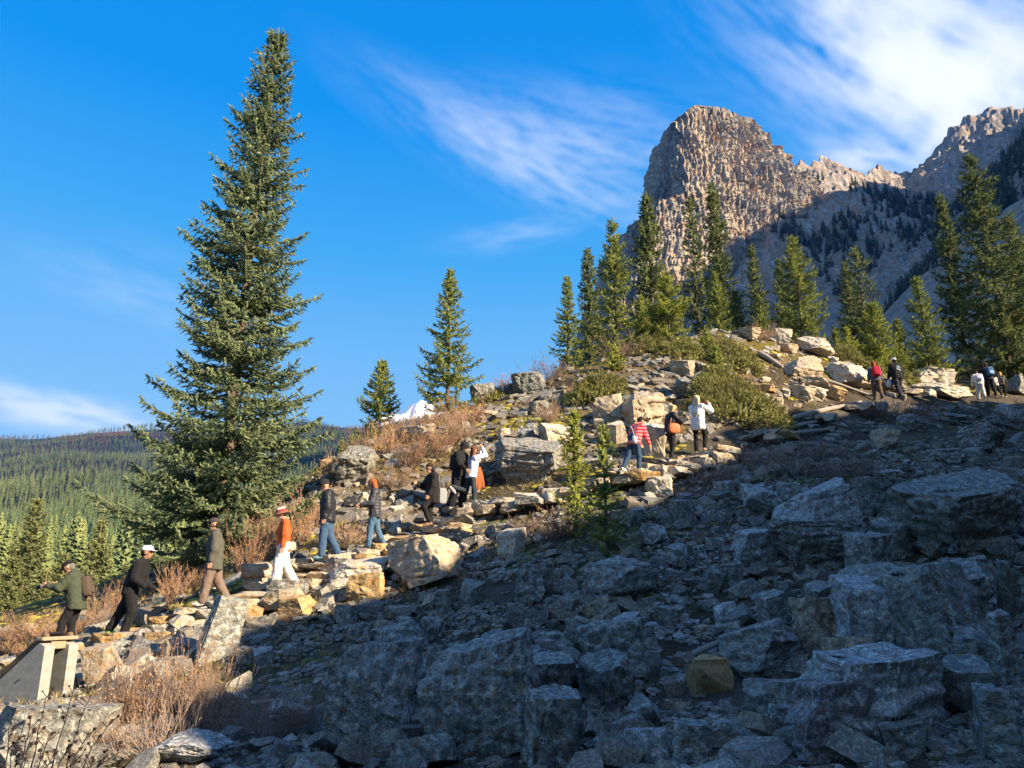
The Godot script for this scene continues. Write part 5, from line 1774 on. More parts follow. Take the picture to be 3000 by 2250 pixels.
# a spruce or fir: trunk, limbs in whorls, and a crown of needle sprigs set along side twigs.
# shape: crown radius at steps from the top (0) to the lowest limbs (1)
func conifer(o: Node3D, sd: int, tall: float, shape: Array, bare: float, gap: float, sprig: float, c1: Color, c2: Color, fuller: float, lean: Vector3, thin := 1.0, coarse := false) -> void:
	var r := RandomNumberGenerator.new()
	r.seed = sd
	var v := PackedVector3Array()
	var idx := PackedInt32Array()
	var base_r := tall * 0.0115 + 0.012
	var pts := []
	var rad := []
	for i in 13:
		var f := i / 12.0
		pts.append(Vector3(0.03 * sin(f * 5.0 + sd), 0, 0.03 * cos(f * 4.0 + sd)) * tall * 0.06 + Vector3(0, f * tall, 0) + lean * f * f * tall)
		rad.append(base_r * (1.0 - f) + 0.006 + (base_r * 0.5 * exp(-f * 30.0)))
	pts[0].y = -0.35
	tube(v, idx, pts, rad, 7)
	part("trunk", mesh_of(v, idx), M.bark, o)
	var lv := PackedVector3Array()
	var li := PackedInt32Array()
	var buf := PackedFloat32Array()
	var y := tall * bare
	var turn := r.randf() * TAU
	while y < tall * 0.985:
		var f := 1.0 - (y - tall * bare) / (tall * (1.0 - bare))      # 1 at the lowest limbs
		var q := f * (shape.size() - 1)
		var R: float = lerpf(shape[int(q)], shape[mini(int(q) + 1, shape.size() - 1)], q - int(q))
		var n := int(r.randf_range(4.6, 7.5) * fuller)
		R *= r.randf_range(0.72, 1.12)
		var foot: Vector3 = pts[int((y / tall) * 11.999)].lerp(pts[int((y / tall) * 11.999) + 1], fposmod(y / tall * 12.0, 1.0))
		foot.y = y
		for k in maxi(n, 3):
			turn += TAU / n + r.randf_range(-0.25, 0.25)
			var L := R * r.randf_range(0.62, 1.12) * (1.15 if r.randf() < 0.10 else 1.0)
			if r.randf() < 0.10: L *= 0.5
			var out := Vector3(cos(turn), 0, sin(turn))
			var across := Vector3(-sin(turn), 0, cos(turn))
			var rise := lerpf(0.70, -0.16, pow(f, 0.45)) + r.randf_range(-0.08, 0.08)
			var curl := 0.10 + 0.28 * f
			var st := foot + Vector3.UP * r.randf_range(-0.28, 0.28) * gap
			if r.randf() < 0.08: continue
			var lp := []
			var lr := []
			for i in 5:
				var s := i / 4.0
				lp.append(st + out * (s * L) + Vector3.UP * ((rise * s + curl * s * s * s - 0.10 * f * s) * L))
				lr.append(maxf(0.004, (0.010 + L * 0.011) * (1.0 - s)) )
			tube(lv, li, lp, lr, 3, false)
			# side twigs, longest in the middle of the limb, hanging a little
			var step := sprig * 0.52 / thin
			var s := 0.16 if L > 0.5 else 0.05
			while s < 1.0:
				var at := st + out * (s * L) + Vector3.UP * ((rise * s + curl * s * s * s - 0.10 * f * s) * L)
				var ahead := (out + Vector3.UP * (rise + 3.0 * curl * s * s)).normalized()
				var side_l := minf(0.46 * L * (1.06 - s) * minf(1.0, s * 4.0), 0.9)
				for sg in [-1.0, 1.0]:
					if thin < 1.0 and r.randf() > thin: continue
					var dir: Vector3 = (ahead * 0.8 + across * sg + Vector3.UP * r.randf_range(-0.55, 0.25)).normalized()
					var m := maxi(1, int(side_l / (sprig * 0.62)))
					for j in m:
						var p: Vector3 = at + dir * (side_l * j / m) - Vector3.UP * (0.05 * j * sprig)
						var d: Vector3 = (dir + Vector3(r.randf_range(-0.5, 0.5), r.randf_range(-0.35, 0.35), r.randf_range(-0.5, 0.5))).normalized()
						var z := sprig * r.randf_range(0.75, 1.2)
						push(buf, along_basis(d, r.randf() * TAU).scaled_local(Vector3(z, z, z)), p, c1.lerp(c2, r.randf()))
					# a second layer hanging under the limb
					if f > 0.15 and L > 0.6 and r.randf() < 0.7:
						var z2 := sprig * r.randf_range(0.7, 1.0)
						push(buf, along_basis((dir * 0.6 + Vector3(0, -0.9, 0) + ahead * 0.3).normalized(), r.randf() * TAU).scaled_local(Vector3(z2, z2, z2)), at + dir * side_l * r.randf() * 0.8, c1.lerp(c2, r.randf() * 0.6))
				if r.randf() < 0.8:
					var z := sprig * r.randf_range(0.8, 1.1)
					push(buf, along_basis((ahead + Vector3(r.randf_range(-0.4, 0.4), r.randf_range(-0.1, 0.5), r.randf_range(-0.4, 0.4))).normalized(), r.randf() * TAU).scaled_local(Vector3(z, z, z)), at, c1.lerp(c2, r.randf()))
				s += step / maxf(L, 0.05)
			push(buf, along_basis((out + Vector3.UP * (rise + 2.5 * curl)).normalized(), 0.0).scaled_local(Vector3.ONE * sprig * 1.1), lp[4] - out * sprig * 0.3, c2)
		y += gap * r.randf_range(0.75, 1.25) * lerpf(0.6, 1.15, f)
	for k in 3:
		push(buf, along_basis(Vector3(r.randf_range(-0.2, 0.2), 1, r.randf_range(-0.2, 0.2)), k).scaled_local(Vector3(0.7, 1.2, 0.7) * sprig), pts[12] - Vector3.UP * sprig * (0.2 + 0.6 * k), c2)
	part("limbs", mesh_of(lv, li), M.bark_grey, o)
	tag(many("crown", sprigs[(3 if coarse else 0) + sd % (2 if coarse else 3)], M.needles, buf, true, o), "", "", "", "stuff")

# trees: x, z, height, crown width, kind, label   (kind 0 dark spruce, 1 green fir, 2 yellow-green young fir, 3 thin and gappy)
const TREES := [
	[-2.4, -27, 5.75, 1.62, 1, "slender fir standing against the sky above the brown shrubs"],
	[-4.96, -27.5, 3.18, 1.38, 1, "small fir on the skyline just right of the great spruce"],
	[-7.12, -31, 4.24, 0.54, 1, "tiny fir peeking over the bank beside the great spruce"],
	[-6.92, -32, 5.33, 0.59, 1, "second tiny fir peeking over the bank"],
	[2.44, -31, 4.61, 1.1, 1, "leftmost fir of the knoll-top grove"],
	[3.95, -36, 8.65, 1.63, 0, "dark spruce behind the two leftmost firs of the grove"],
	[4.64, -31.5, 6.62, 1.74, 1, "bright fir second in front from the grove's open end"],
	[7.39, -37, 10.62, 2.05, 0, "tall dark spruce before the cliff's shaded edge"],
	[6.97, -31.5, 3.21, 1.95, 2, "yellow-green wide fir below the tall dark spruce"],
	[6.04, -33, 2.72, 0.86, 1, "small fir squeezed between bright and yellow firs"],
	[10.02, -38, 10.21, 1.24, 3, "thin gappy spruce before the sunlit cliff"],
	[11.46, -38.5, 11.37, 1.88, 0, "tallest dark spruce before the middle of the sunlit cliff"],
	[9.92, -34, 3.14, 1.06, 1, "slim bright fir in front of the tallest dark spruce"],
	[11.51, -36, 2.91, 1.06, 0, "short dark fir right of the slim bright one"],
	[12.89, -37, 6.17, 1.33, 0, "dark spruce alone before the cliff's right part"],
	[12.15, -34.5, 2.13, 0.81, 1, "small green fir under the lone dark spruce"],
	[14.24, -37, 5.5, 1.08, 0, "narrow dark fir behind the full fir of the grove's end"],
	[14.1, -34.5, 5.88, 2.24, 1, "full wide fir at the right end of the cliff"],
	[18.74, -39, 6.71, 1.51, 0, "left tree of the dark pair before the shaded mountainside"],
	[18.49, -37, 7.19, 1.67, 3, "snag-topped spruce with a bare grey leader"],
	[17.68, -34.5, 3.74, 1.89, 2, "yellow-lit fir below the snag-topped spruce"],
	[21.5, -37, 6.06, 2.02, 1, "pointed fir alone above the hooded hiker"],
	[20.12, -37, 3.43, 1.19, 1, "short fir left of the lone pointed fir"],
	[27.29, -43, 11.45, 2.07, 0, "dark tall spruce beside the great right-hand one"],
	[26.99, -39, 14.03, 3.75, 0, "great dark spruce at the right edge above the far hikers"],
	[29.95, -41, 9.91, 2.76, 0, "dark spruce cut by the right edge"],
	[7.9, -29, 1.1, 0.64, 2, "little yellow fir on the slope under the grove"],
	[7.53, -26.5, 1.2, 0.68, 1, "little green fir rising out of the juniper"],
	[3.94, -27.5, 1.06, 0.63, 2, "little yellow fir above the lichened juniper"],
	[6.01, -29, 0.38, 0.49, 2, "tiny yellow fir among the crest stones"],
	[16.01, -34, 1.72, 0.79, 2, "tiny yellow fir below the dark pair"],
	[15.92, -35, 1.58, 0.59, 1, "tiny green fir left of the tiny yellow one below the dark pair"],
	[1.33, -15.9, 2.66, 0.89, 2, "young pale-green fir sunlit to its foot beside the steps"],
	[1.78, -14.4, 2.44, 0.97, 1, "young fir whose lower boughs stand in shade"],
	[-26.35, -42, 12.78, 2.95, 4, "tall pale fir at the left edge of the valley forest"],
	[-26.87, -50, 13.46, 2.64, 4, "pointed fir rising from the valley behind the man with the camera"],
	[-26.68, -46, 10.79, 2.56, 4, "bushy fir between the edge fir and the pointed fir"],
	[-22.87, -38, 7.5, 1.78, 4, "short fir in front of the edge fir"],
	[-21.95, -44, 8.94, 2.06, 4, "short fir right of the pointed valley fir"],
	[-20.15, -36, 6.11, 1.58, 4, "low fir just above the brown valley shrubs"],
	[-21.88, -34, 6.9, 1.79, 4, "near fir cut by the left edge"],
	[-18.82, -40, 7.56, 1.64, 4, "fir half hidden by the great spruce's lowest boughs"],
	[-16.09, -36, 5.82, 1.27, 4, "low fir behind the man in the white cap"],
]
func trees():
	# the great spruce beside the steps
	var o := thing("spruce_tree", "tall blue-green spruce towering over the hikers beside the steps", "tree", on_ground(HERO.x, HERO.y))
	conifer(o, 3, HERO_H, [0.12, 0.38, 0.68, 0.90, 1.10, 1.30, 1.48, 1.62, 1.75, 1.88, 1.98, 2.04, 2.10, 2.22, 2.42, 2.62, 2.86, 3.05], 0.02, 0.42, 0.215, Color(0.12, 0.165, 0.085), Color(0.30, 0.35, 0.185), 1.85, Vector3(0.012, 0, 0))
	var kinds := [
		[Color(0.105, 0.135, 0.05), Color(0.22, 0.25, 0.09)],
		[Color(0.15, 0.19, 0.05), Color(0.33, 0.36, 0.095)],
		[Color(0.22, 0.26, 0.05), Color(0.38, 0.40, 0.085)],
		[Color(0.10, 0.13, 0.055), Color(0.21, 0.235, 0.09)],
		[Color(0.12, 0.14, 0.06), Color(0.24, 0.25, 0.10)],
	]
	var i := 0
	for t in TREES:
		i += 1
		var tall: float = t[2]
		var w: float = t[3] * (0.5 if t[1] > -17.0 else 0.70)
		var k: int = t[4]
		var y := ground_h(t[0], t[1]) if t[1] > -62.0 and t[0] > -35.0 else far_h(t[0], t[1])
		var tree := thing(["spruce_tree", "fir_tree", "young_fir", "spruce_tree", "fir_tree"][k], t[5], "tree", Vector3(t[0], y, t[1]), 0.0, "trees on the knoll and in the valley")
		var shape := [0.05 * w, 0.22 * w, 0.36 * w, 0.50 * w, 0.60 * w, 0.72 * w, 0.80 * w, 0.90 * w, 0.96 * w, 1.0 * w, 1.0 * w]
		if k == 3: shape = [0.1 * w, 0.4 * w, 0.5 * w, 0.75 * w, 0.7 * w, 0.95 * w, 0.8 * w, 1.0 * w, 0.9 * w]
		var fine: bool = t[1] > -17.0
		var sp := 0.17 if fine else clampf(tall * 0.035, 0.17, 0.34)
		conifer(tree, 30 + i, tall, shape, 0.03 if k != 3 else 0.10, (0.19 if fine else clampf(tall * 0.042, 0.16, 0.42)), sp, kinds[k][0], kinds[k][1], 0.95 if fine else 1.05, Vector3(0, 0, 0), 0.8 if fine else (0.6 if k == 3 else 1.0), not fine and t[1] < -45.0)

# ------------------------------------------------------------------ shrubs
func shrub_shape(sd: int, stems: int, spread: float, c_stem: Color, c_twig: Color, c_bud: Color, buds: float) -> ArrayMesh:
	# a leafless shrub one metre tall: stems that fork into twigs, with a few withered leaves
	var r := RandomNumberGenerator.new()
	r.seed = sd
	var v := PackedVector3Array()
	var idx := PackedInt32Array()
	var col := PackedColorArray()
	for s in stems:
		var a := r.randf() * TAU
		var e := sqrt(r.randf()) * spread
		var p := Vector3(cos(a), 0, sin(a)) * e * 0.35 + Vector3(0, -0.08, 0)
		var d := (Vector3(cos(a) * e * 1.7, 1.0, sin(a) * e * 1.7) + Vector3(r.randf_range(-0.3, 0.3), 0, r.randf_range(-0.3, 0.3))).normalized()
		var len := r.randf_range(0.35, 1.15)
		var pts := [p]
		var rad := [0.007]
		for i in 4:
			d = (d + Vector3(r.randf_range(-0.45, 0.45), r.randf_range(-0.10, 0.26), r.randf_range(-0.45, 0.45))).normalized()
			p += d * len * 0.25
			pts.append(p)
			rad.append(0.0065 * (1.0 - (i + 1) * 0.2))
		var n0 := v.size()
		tube(v, idx, pts, rad, 3, false)
		for i in v.size() - n0: col.append(c_stem)
		for i in 9:
			var q := r.randi_range(1, 3)
			var st: Vector3 = pts[q].lerp(pts[q + 1], r.randf())
			var td := (d + Vector3(r.randf_range(-0.9, 0.9), r.randf_range(-0.1, 0.7), r.randf_range(-0.9, 0.9))).normalized()
			var tl := r.randf_range(0.10, 0.30)
			n0 = v.size()
			tube(v, idx, [st, st + td * tl * 0.5, st + (td + Vector3(0, 0.25, 0)).normalized() * tl], [0.0042, 0.0034, 0.0015], 3, false)
			for w in v.size() - n0: col.append(c_twig)
			if r.randf() < buds:
				for w in 3:
					var lp := st + td * tl * r.randf_range(0.4, 1.0)
					var k := v.size()
					var l1 := Vector3(r.randf_range(-1, 1), r.randf_range(-0.4, 1), r.randf_range(-1, 1)).normalized() * 0.032
					var l2 := l1.cross(Vector3(r.randf(), r.randf(), 1)).normalized() * 0.011
					v.append_array([lp, lp + l1 * 0.5 + l2, lp + l1, lp + l1 * 0.5 - l2])
					idx.append_array([k, k + 1, k + 2, k, k + 2, k + 3])
					for z in 4: col.append(c_bud)
	return mesh_of(v, idx, col)

# bare shrubs: x, z, height, width, kind (0 rusty, 1 grey-brown, 2 dark), label
const SHRUBS := [
	[-5.86, -17.21, 1.54, 1.33, 0, "rusty bare shrub right of the man in the flat cap"],
	[-5.49, -17.76, 1.49, 1.38, 0, "rusty bare shrub behind the woman in orange"],
	[-5.33, -18.96, 1.49, 1.37, 0, "bare shrub left of the man in the black jacket"],
	[-5.18, -19.84, 1.44, 1.32, 0, "bare shrub under the great spruce's right boughs"],
	[-7.52, -17.35, 1.08, 0.97, 0, "reddish bare shrub before the great spruce's foot"],
	[-7.27, -19.73, 1.42, 1.18, 0, "bare shrub beside the great spruce's trunk"],
	[-3.9, -18.08, 1.03, 1.42, 1, "low grey-brown shrub between the two jeans wearers"],
	[-5.26, -22.1, 1.29, 0.95, 1, "bare shrub on the skyline right of the great spruce"],
	[-4.91, -23.83, 1.33, 1.33, 1, "bare shrub before the tiny firs on the bank"],
	[-3.87, -22.96, 1.43, 1.43, 0, "rusty shrub above the light grey outcrop"],
	[-2.93, -21.91, 1.49, 1.49, 0, "rusty shrub left of the couple"],
	[-2.33, -22.6, 1.69, 1.83, 0, "broad rusty shrub above the couple"],
	[-1.78, -23.52, 1.62, 1.76, 1, "grey-brown shrub above the man in the beanie"],
	[-1.52, -25.11, 1.42, 1.74, 0, "rusty shrub below the crest boulder"],
	[-2.77, -25.08, 1.42, 1.57, 1, "shrub under the slender skyline fir"],
	[-3.63, -24.61, 1.39, 1.54, 1, "shrub beside the slanting white slab"],
	[-3.27, -20.8, 1.15, 1.15, 1, "shrub right of the light grey outcrop"],
	[1.25, -23.73, 1.12, 0.9, 1, "upright shrub under the jagged outcrop"],
	[1.34, -28.4, 1.27, 2, 1, "low shrub at the left foot of the grove"],
	[4.34, -28.76, 1.48, 2.41, 1, "brown shrub below the bright firs"],
	[-0.29, -28.17, 1.08, 1.08, 0, "reddish twigs before the crest boulder"],
	[11.2, -31.99, 1.04, 1.66, 1, "grey twigs on the knoll top"],
	[11.94, -31.11, 0.6, 0.8, 0, "small orange shrub by the round crest boulder"],
	[-11.06, -17.83, 0.88, 1.24, 0, "rusty shrub at the left edge below the forest"],
	[-10.19, -17.57, 0.82, 1.23, 0, "rusty shrub behind the sign stand's timber"],
	[-9.67, -17.71, 0.78, 1.14, 0, "rusty shrub behind the man with the camera"],
	[-9.33, -18.09, 1.16, 1.06, 1, "tall pale shrub between the first two men"],
	[-9.66, -19.3, 1.02, 0.91, 0, "rusty shrub behind the man in the white cap"],
	[-10.59, -16.55, 0.67, 1.05, 0, "brown shrub under the left edge fir"],
	[-9.34, -15.59, 0.63, 0.99, 0, "low brown shrub behind the slanted panel"],
	[-7.15, -17.59, 0.63, 0.63, 0, "small shrub behind the man in the flat cap"],
	[0.96, -16, 0.92, 1.64, 1, "half-lit grey shrub left of the young firs"],
	[0.25, -16.99, 0.57, 0.92, 1, "low grey shrub at the shade's edge"],
	[-0.8, -14.14, 0.5, 0.59, 1, "small dead shrub right of the leaning slab"],
	[-1.29, -15.36, 0.41, 0.46, 0, "small rusty twigs on the leaning slab's side"],
	[4.99, -17.89, 1.1, 1.87, 2, "dark shrub below the blonde woman in white"],
	[6.49, -19.27, 0.95, 1.79, 2, "dark shrub in the shade under the juniper"],
	[6.99, -18.46, 1.03, 1.94, 2, "broad dark shrub in the middle of the shade"],
	[8.12, -17.71, 1.09, 1.75, 2, "dark twiggy shrub above the layered boulders"],
	[8.58, -20.19, 0.88, 1.63, 2, "dark shrub behind the broad one"],
	[13.31, -26.76, 1.18, 2.19, 2, "dark shrub hiding the red backpack wearer's legs"],
	[15.12, -27.91, 1.14, 2.64, 2, "dark shrub hiding the hooded hiker's legs"],
	[17.39, -29.47, 0.84, 2.05, 2, "low dark shrub right of the hooded hiker"],
	[19.78, -31.44, 0.8, 1.39, 0, "reddish low shrub below the far hikers"],
	[10.64, -16.3, 0.9, 1.11, 2, "dark shrub at the right edge of the slab field"],
	[22.99, -33.39, 0.84, 1.69, 2, "dark low brush at the far right of the slope"],
	[9.42, -25.1, 0.63, 1.43, 1, "grey twigs at the foot of the big juniper"],
	[-4.76, -9.63, 1.03, 0.82, 1, "tall brown shrub right of the pale boulder"],
	[-4.45, -9.77, 1.16, 0.94, 1, "tallest brown shrub below the dry-stone wall"],
	[-4.13, -9.91, 1.12, 0.9, 1, "brown shrub in front of the upright striped slab"],
	[-3.64, -9.54, 1.02, 0.86, 1, "brown shrub at the wall's right foot"],
	[-3.14, -9.19, 0.78, 0.88, 2, "shaded dark shrub right of the brown ones"],
	[-2.65, -8.94, 0.65, 0.86, 2, "dark shrub beside the huge rough boulder"],
	[-2.38, -9.24, 0.57, 0.73, 2, "thin dark shrub against the huge rough boulder"],
	[-3.54, -8.38, 0.7, 0.94, 2, "low dark shrub at the lower edge"],
	[-4.08, -8.43, 0.52, 0.61, 1, "low tangled shrub under the pale boulder's edge"],
	[2.95, -8.85, 0.3, 0.46, 2, "small dead shrub beside the broad slate slab"],
	[-3.8, -15.4, 0.41, 0.55, 1, "dry twigs among the tan step stones"],
	[-3.97, -13.94, 0.33, 0.41, 1, "dry twigs left of the whitish wedge stone"],
]
# low junipers: x, z, width, height, label
const JUNIPERS := [
	[7.41, -23.77, 3.45, 1.43, "big spreading juniper behind the blonde woman in white"],
	[7.26, -25.1, 1.92, 1.12, "juniper mound above the big spreading one"],
	[8.81, -28.28, 2.18, 1.36, "grey-green juniper around the little fir"],
	[2.94, -25.1, 2.23, 1.04, "lichened juniper on the rise above the small firs"],
	[15.86, -33.13, 2.56, 1.07, "juniper at the foot of the dark pair of trees"],
	[18.29, -34.68, 2.44, 1, "juniper under the yellow-lit fir"],
	[23.56, -40.68, 3.65, 1.3, "juniper right of the hooded hiker"],
	[6.65, -28.28, 2.01, 0.82, "dark juniper below the tallest spruces"],
	[5.54, -29.13, 1.88, 0.85, "juniper under the yellow-green wide fir"],
	[-0.81, -27.59, 1.05, 0.49, "small juniper beside the crest boulder"],
]
func shrubs():
	var shapes := []
	for k in 3: shapes.append(shrub_shape(500 + k, 62, 0.55, Color(0.24, 0.16, 0.115), Color(0.34, 0.205, 0.135), Color(0.42, 0.23, 0.10), 0.4))
	for k in 3: shapes.append(shrub_shape(510 + k, 62, 0.60, Color(0.24, 0.175, 0.135), Color(0.34, 0.225, 0.16), Color(0.38, 0.22, 0.11), 0.3))
	for k in 3: shapes.append(shrub_shape(520 + k, 62, 0.75, Color(0.22, 0.17, 0.145), Color(0.32, 0.24, 0.20), Color(0.34, 0.22, 0.13), 0.2))
	rng.seed = 61
	for s in SHRUBS:
		var o := part("bare_shrub", shapes[int(s[4]) * 3 + rng.randi() % 3], M.twigs)
		o.transform = Transform3D(Basis(Vector3.UP, rng.randf() * TAU).scaled_local(Vector3(s[3] * 0.64, s[2] * (0.76 if s[1] < -13.0 else 0.95), s[3] * 0.64)), on_ground(s[0], s[1]))
		tag(o, s[5], "shrub", "leafless shrubs of the slope")
	for s in JUNIPERS:
		var o := thing("juniper_bush", s[4], "bush", on_ground(s[0], s[1]), 0.0, "low junipers on the knoll")
		var buf := PackedFloat32Array()
		var v := PackedVector3Array()
		var idx := PackedInt32Array()
		var w: float = s[2] * 0.5
		var h: float = s[3] * 0.8
		var nx := ground_n(s[0], s[1])
		var lumps := noise(int(s[0] * 100.0), 1.3 / w, 3)
		for k in int(230.0 * w * w) + 80:
			var a := rng.randf() * TAU
			var q := sqrt(rng.randf())
			var x := cos(a) * q * w
			var z := sin(a) * q * w * 0.8
			var dome := sqrt(maxf(0.02, 1.0 - q * q)) * h * (0.85 + 0.6 * lumps.get_noise_2d(x, z))
			var g := smooth_h(s[0] + x, s[1] + z) - smooth_h(s[0], s[1])
			var tip := Vector3(x, g + dome, z)
			var root := Vector3(x * 0.45, g * 0.45, z * 0.45)
			tube(v, idx, [root, tip], [0.014, 0.004], 3, false)
			for j in 7:
				var t := 1.0 - 0.09 * j
				var p := root.lerp(tip, t) + Vector3(rng.randf_range(-0.1, 0.1), rng.randf_range(-0.05, 0.05), rng.randf_range(-0.1, 0.1))
				var d := ((tip - root).normalized() * 0.7 + Vector3(rng.randf_range(-0.7, 0.7), rng.randf_range(0.1, 0.9), rng.randf_range(-0.7, 0.7))).normalized()
				push(buf, along_basis(d, rng.randf() * TAU).scaled_local(Vector3.ONE * rng.randf_range(0.09, 0.15)), p, Color(0.20, 0.205, 0.06).lerp(Color(0.38, 0.36, 0.13), rng.randf()))
		part("branches", mesh_of(v, idx), M.bark_grey, o)
		tag(many("foliage", sprigs[3], M.needles, buf, true, o), "", "", "", "stuff")

func ground_plants():
	rng.seed = 71
	# tufts of dry grass and moss cushions: past counting
	var r := RandomNumberGenerator.new()
	r.seed = 4
	var v := PackedVector3Array()
	var idx := PackedInt32Array()
	for k in 16:
		var a := r.randf() * TAU
		var d := Vector3(cos(a) * 0.5, 1.0, sin(a) * 0.5) * r.randf_range(0.6, 1.1)
		var s := Vector3(-sin(a), 0, cos(a)) * 0.03
		var p := Vector3(cos(a), 0, sin(a)) * 0.12
		var n0 := v.size()
		v.append_array([p - s, p + s, p + d * 0.6 + s * 0.7, p + d * 0.6 - s * 0.7, p + d + Vector3(cos(a), -0.2, sin(a)) * 0.25])
		idx.append_array([n0, n0 + 1, n0 + 2, n0, n0 + 2, n0 + 3, n0 + 3, n0 + 2, n0 + 4])
	var tuft := mesh_of(v, idx)
	var buf := PackedFloat32Array()
	var cush := PackedFloat32Array()
	var dome := lathe([[0.5, -0.1], [0.52, 0.05], [0.42, 0.2], [0.22, 0.3], [0.0, 0.33]], 7)
	var made := 0
	while made < 9000:
		var i := rng.randi() % (PATH.size() - 1)
		var t := rng.randf()
		var x := lerpf(PATH[i][0], PATH[i + 1][0], t) + rng.randf_range(-6, 6)
		var z := lerpf(PATH[i][1], PATH[i + 1][1], t) + rng.randf_range(-9.0, 5.5)
		var side := path_side(x, z)
		if absf(side) < 0.85: continue
		made += 1
		var m := moss_at(x, z)
		if side < 0.0 and rng.randf() > 0.25 + m: continue
		if m > 0.35 and rng.randf() < 0.75:
			var s := rng.randf_range(0.06, 0.22)
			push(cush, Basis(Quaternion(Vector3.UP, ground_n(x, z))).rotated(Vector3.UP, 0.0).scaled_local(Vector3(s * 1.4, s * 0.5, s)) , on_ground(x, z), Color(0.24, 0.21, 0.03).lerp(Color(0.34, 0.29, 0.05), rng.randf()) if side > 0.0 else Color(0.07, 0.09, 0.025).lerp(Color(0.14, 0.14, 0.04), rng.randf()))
		else:
			var s := rng.randf_range(0.07, 0.2)
			push(buf, Basis(Vector3.UP, rng.randf() * TAU).scaled_local(Vector3(s, s * 0.9, s)), on_ground(x, z), Color(0.40, 0.29, 0.14).lerp(Color(0.30, 0.27, 0.10), rng.randf()))
	tag(many("dry_grass", tuft, M.blades, buf, true), "tufts of dry tan grass between the stones", "grass", "", "stuff")
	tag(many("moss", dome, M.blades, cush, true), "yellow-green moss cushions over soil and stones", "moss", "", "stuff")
	# dark withered flower stalks in front of the pale boulder
	var st := 0
	for s in STALKS:
		var o := thing("flower_stalk", "dark withered flower stalk with seed heads, %s from the edge before the pale boulder" % ["first", "second", "third", "fourth", "fifth", "sixth", "seventh", "eighth", "ninth", "tenth", "eleventh", "twelfth", "thirteenth", "fourteenth", "fifteenth", "sixteenth"][st], "plant", on_ground(s[0], s[1]), 0.0, "withered stalks in the near corner")
		var pts := []
		var rad := []
		var tip := Vector3(s[3], s[2], rng.randf_range(-0.12, 0.12))
		for i in 6:
			var f := i / 5.0
			pts.append(Vector3(tip.x * f * f, tip.y * f, tip.z * f) + Vector3(rng.randf_range(-0.012, 0.012), 0, 0))
			rad.append(0.008 - 0.005 * f)
		part("stem", tube_mesh(pts, rad, 5), M.stalk, o)
		for k in 5:
			var f := rng.randf_range(0.55, 1.0)
			var p: Vector3 = pts[int(f * 4.99)].lerp(pts[int(f * 4.99) + 1], fposmod(f * 4.99, 1.0))
			var e := p + Vector3(rng.randf_range(-0.08, 0.08), rng.randf_range(0.03, 0.10), rng.randf_range(-0.08, 0.08))
			part("twig", tube_mesh([p, e], [0.0035, 0.003], 4), M.stalk, o)
			var head := part("seed_head", pebbles[(st + k) % 6], M.stalk, o)
			head.transform = Transform3D(Basis().scaled(Vector3.ONE * rng.randf_range(0.012, 0.026)), e)
		st += 1

const HERO := Vector2(
	-7.7, -20.12
)
const HERO_H := 16.55

const STALKS := [
	[-4.64, -7.55, 0.23, 0.01],
	[-4.6, -7.55, 0.54, -0.04],
	[-4.54, -7.54, 0.31, 0.03],
	[-4.47, -7.54, 0.62, -0.01],
	[-4.42, -7.53, 0.42, 0.05],
	[-4.36, -7.53, 0.78, 0.01],
	[-4.31, -7.53, 0.42, 0.09],
	[-4.24, -7.52, 0.3, 0.13],
	[-4.18, -7.52, 0.86, 0.06],
	[-4.13, -7.51, 0.38, 0.15],
	[-4.08, -7.51, 0.27, 0.19],
	[-4.05, -7.51, 0.77, 0.12],
	[-4, -7.5, 0.46, 0.18],
	[-3.94, -7.5, 0.23, 0.24],
	[-3.89, -7.5, 0.54, 0.21],
	[-3.82, -7.49, 0.28, 0.27],
]

# ------------------------------------------------------------------ sign stand, sticks
func sign_stand():
	var o := thing("interpretive_sign_stand", "slanted information panel on two pebbled concrete slabs with timber frame", "sign", Vector3(
		-6.92, 0.22, -12
	), deg_to_rad(-24.0))
	o.scale = Vector3.ONE * 0.84
	# in its own axes x runs up the slant towards the high back edge, z across between the slabs
	var side := PackedVector2Array([Vector2(-1.05, -0.25), Vector2(0.28, -0.25), Vector2(0.25, 0.86), Vector2(0.10, 0.92), Vector2(-1.05, 0.10)])
	for z in [-0.23, 0.23]:
		var p := part("concrete_slab", slab(side, 0.19), M.concrete, o)
		p.position = Vector3(0, 0, z)
		var hole := part("bolt_hole", lathe([[0.0, 0.0], [0.016, 0.0], [0.016, 0.01], [0.0, 0.01]], 10), M.panel, p)
		hole.transform = Transform3D(Basis(Vector3.RIGHT, PI / 2), Vector3(-0.28, 0.3, 0.096))
	var slant := atan2(0.76, 1.10)
	for z in [-0.23, 0.23]:
		var rail := part("timber_rail", soft_box(Vector3(1.5, 0.13, 0.10), 12.0), M.wood_dark, o)
		rail.transform = Transform3D(Basis(Vector3.BACK, slant), Vector3(-0.47, 0.62, z))
	var b := part("timber_board", soft_box(Vector3(0.22, 0.065, 0.70), 12.0), M.wood, o)
	b.transform = Transform3D(Basis(Vector3.BACK, 0.05), Vector3(0.10, 0.985, 0.0))
	var c := part("timber_beam", soft_box(Vector3(0.06, 0.14, 0.285), 12.0), M.wood, o)
	c.position = Vector3(0.13, 0.88, 0.0)
	var cross := part("timber_brace", soft_box(Vector3(0.09, 0.05, 0.285), 12.0), M.wood_dark, o)
	cross.transform = Transform3D(Basis(Vector3.BACK, slant), Vector3(-0.35, 0.52, 0.0))
	var panel := part("information_panel", soft_box(Vector3(1.35, 0.03, 0.34), 20.0), M.panel, o)
	panel.transform = Transform3D(Basis(Vector3.BACK, slant), Vector3(-0.52, 0.70, 0.0))

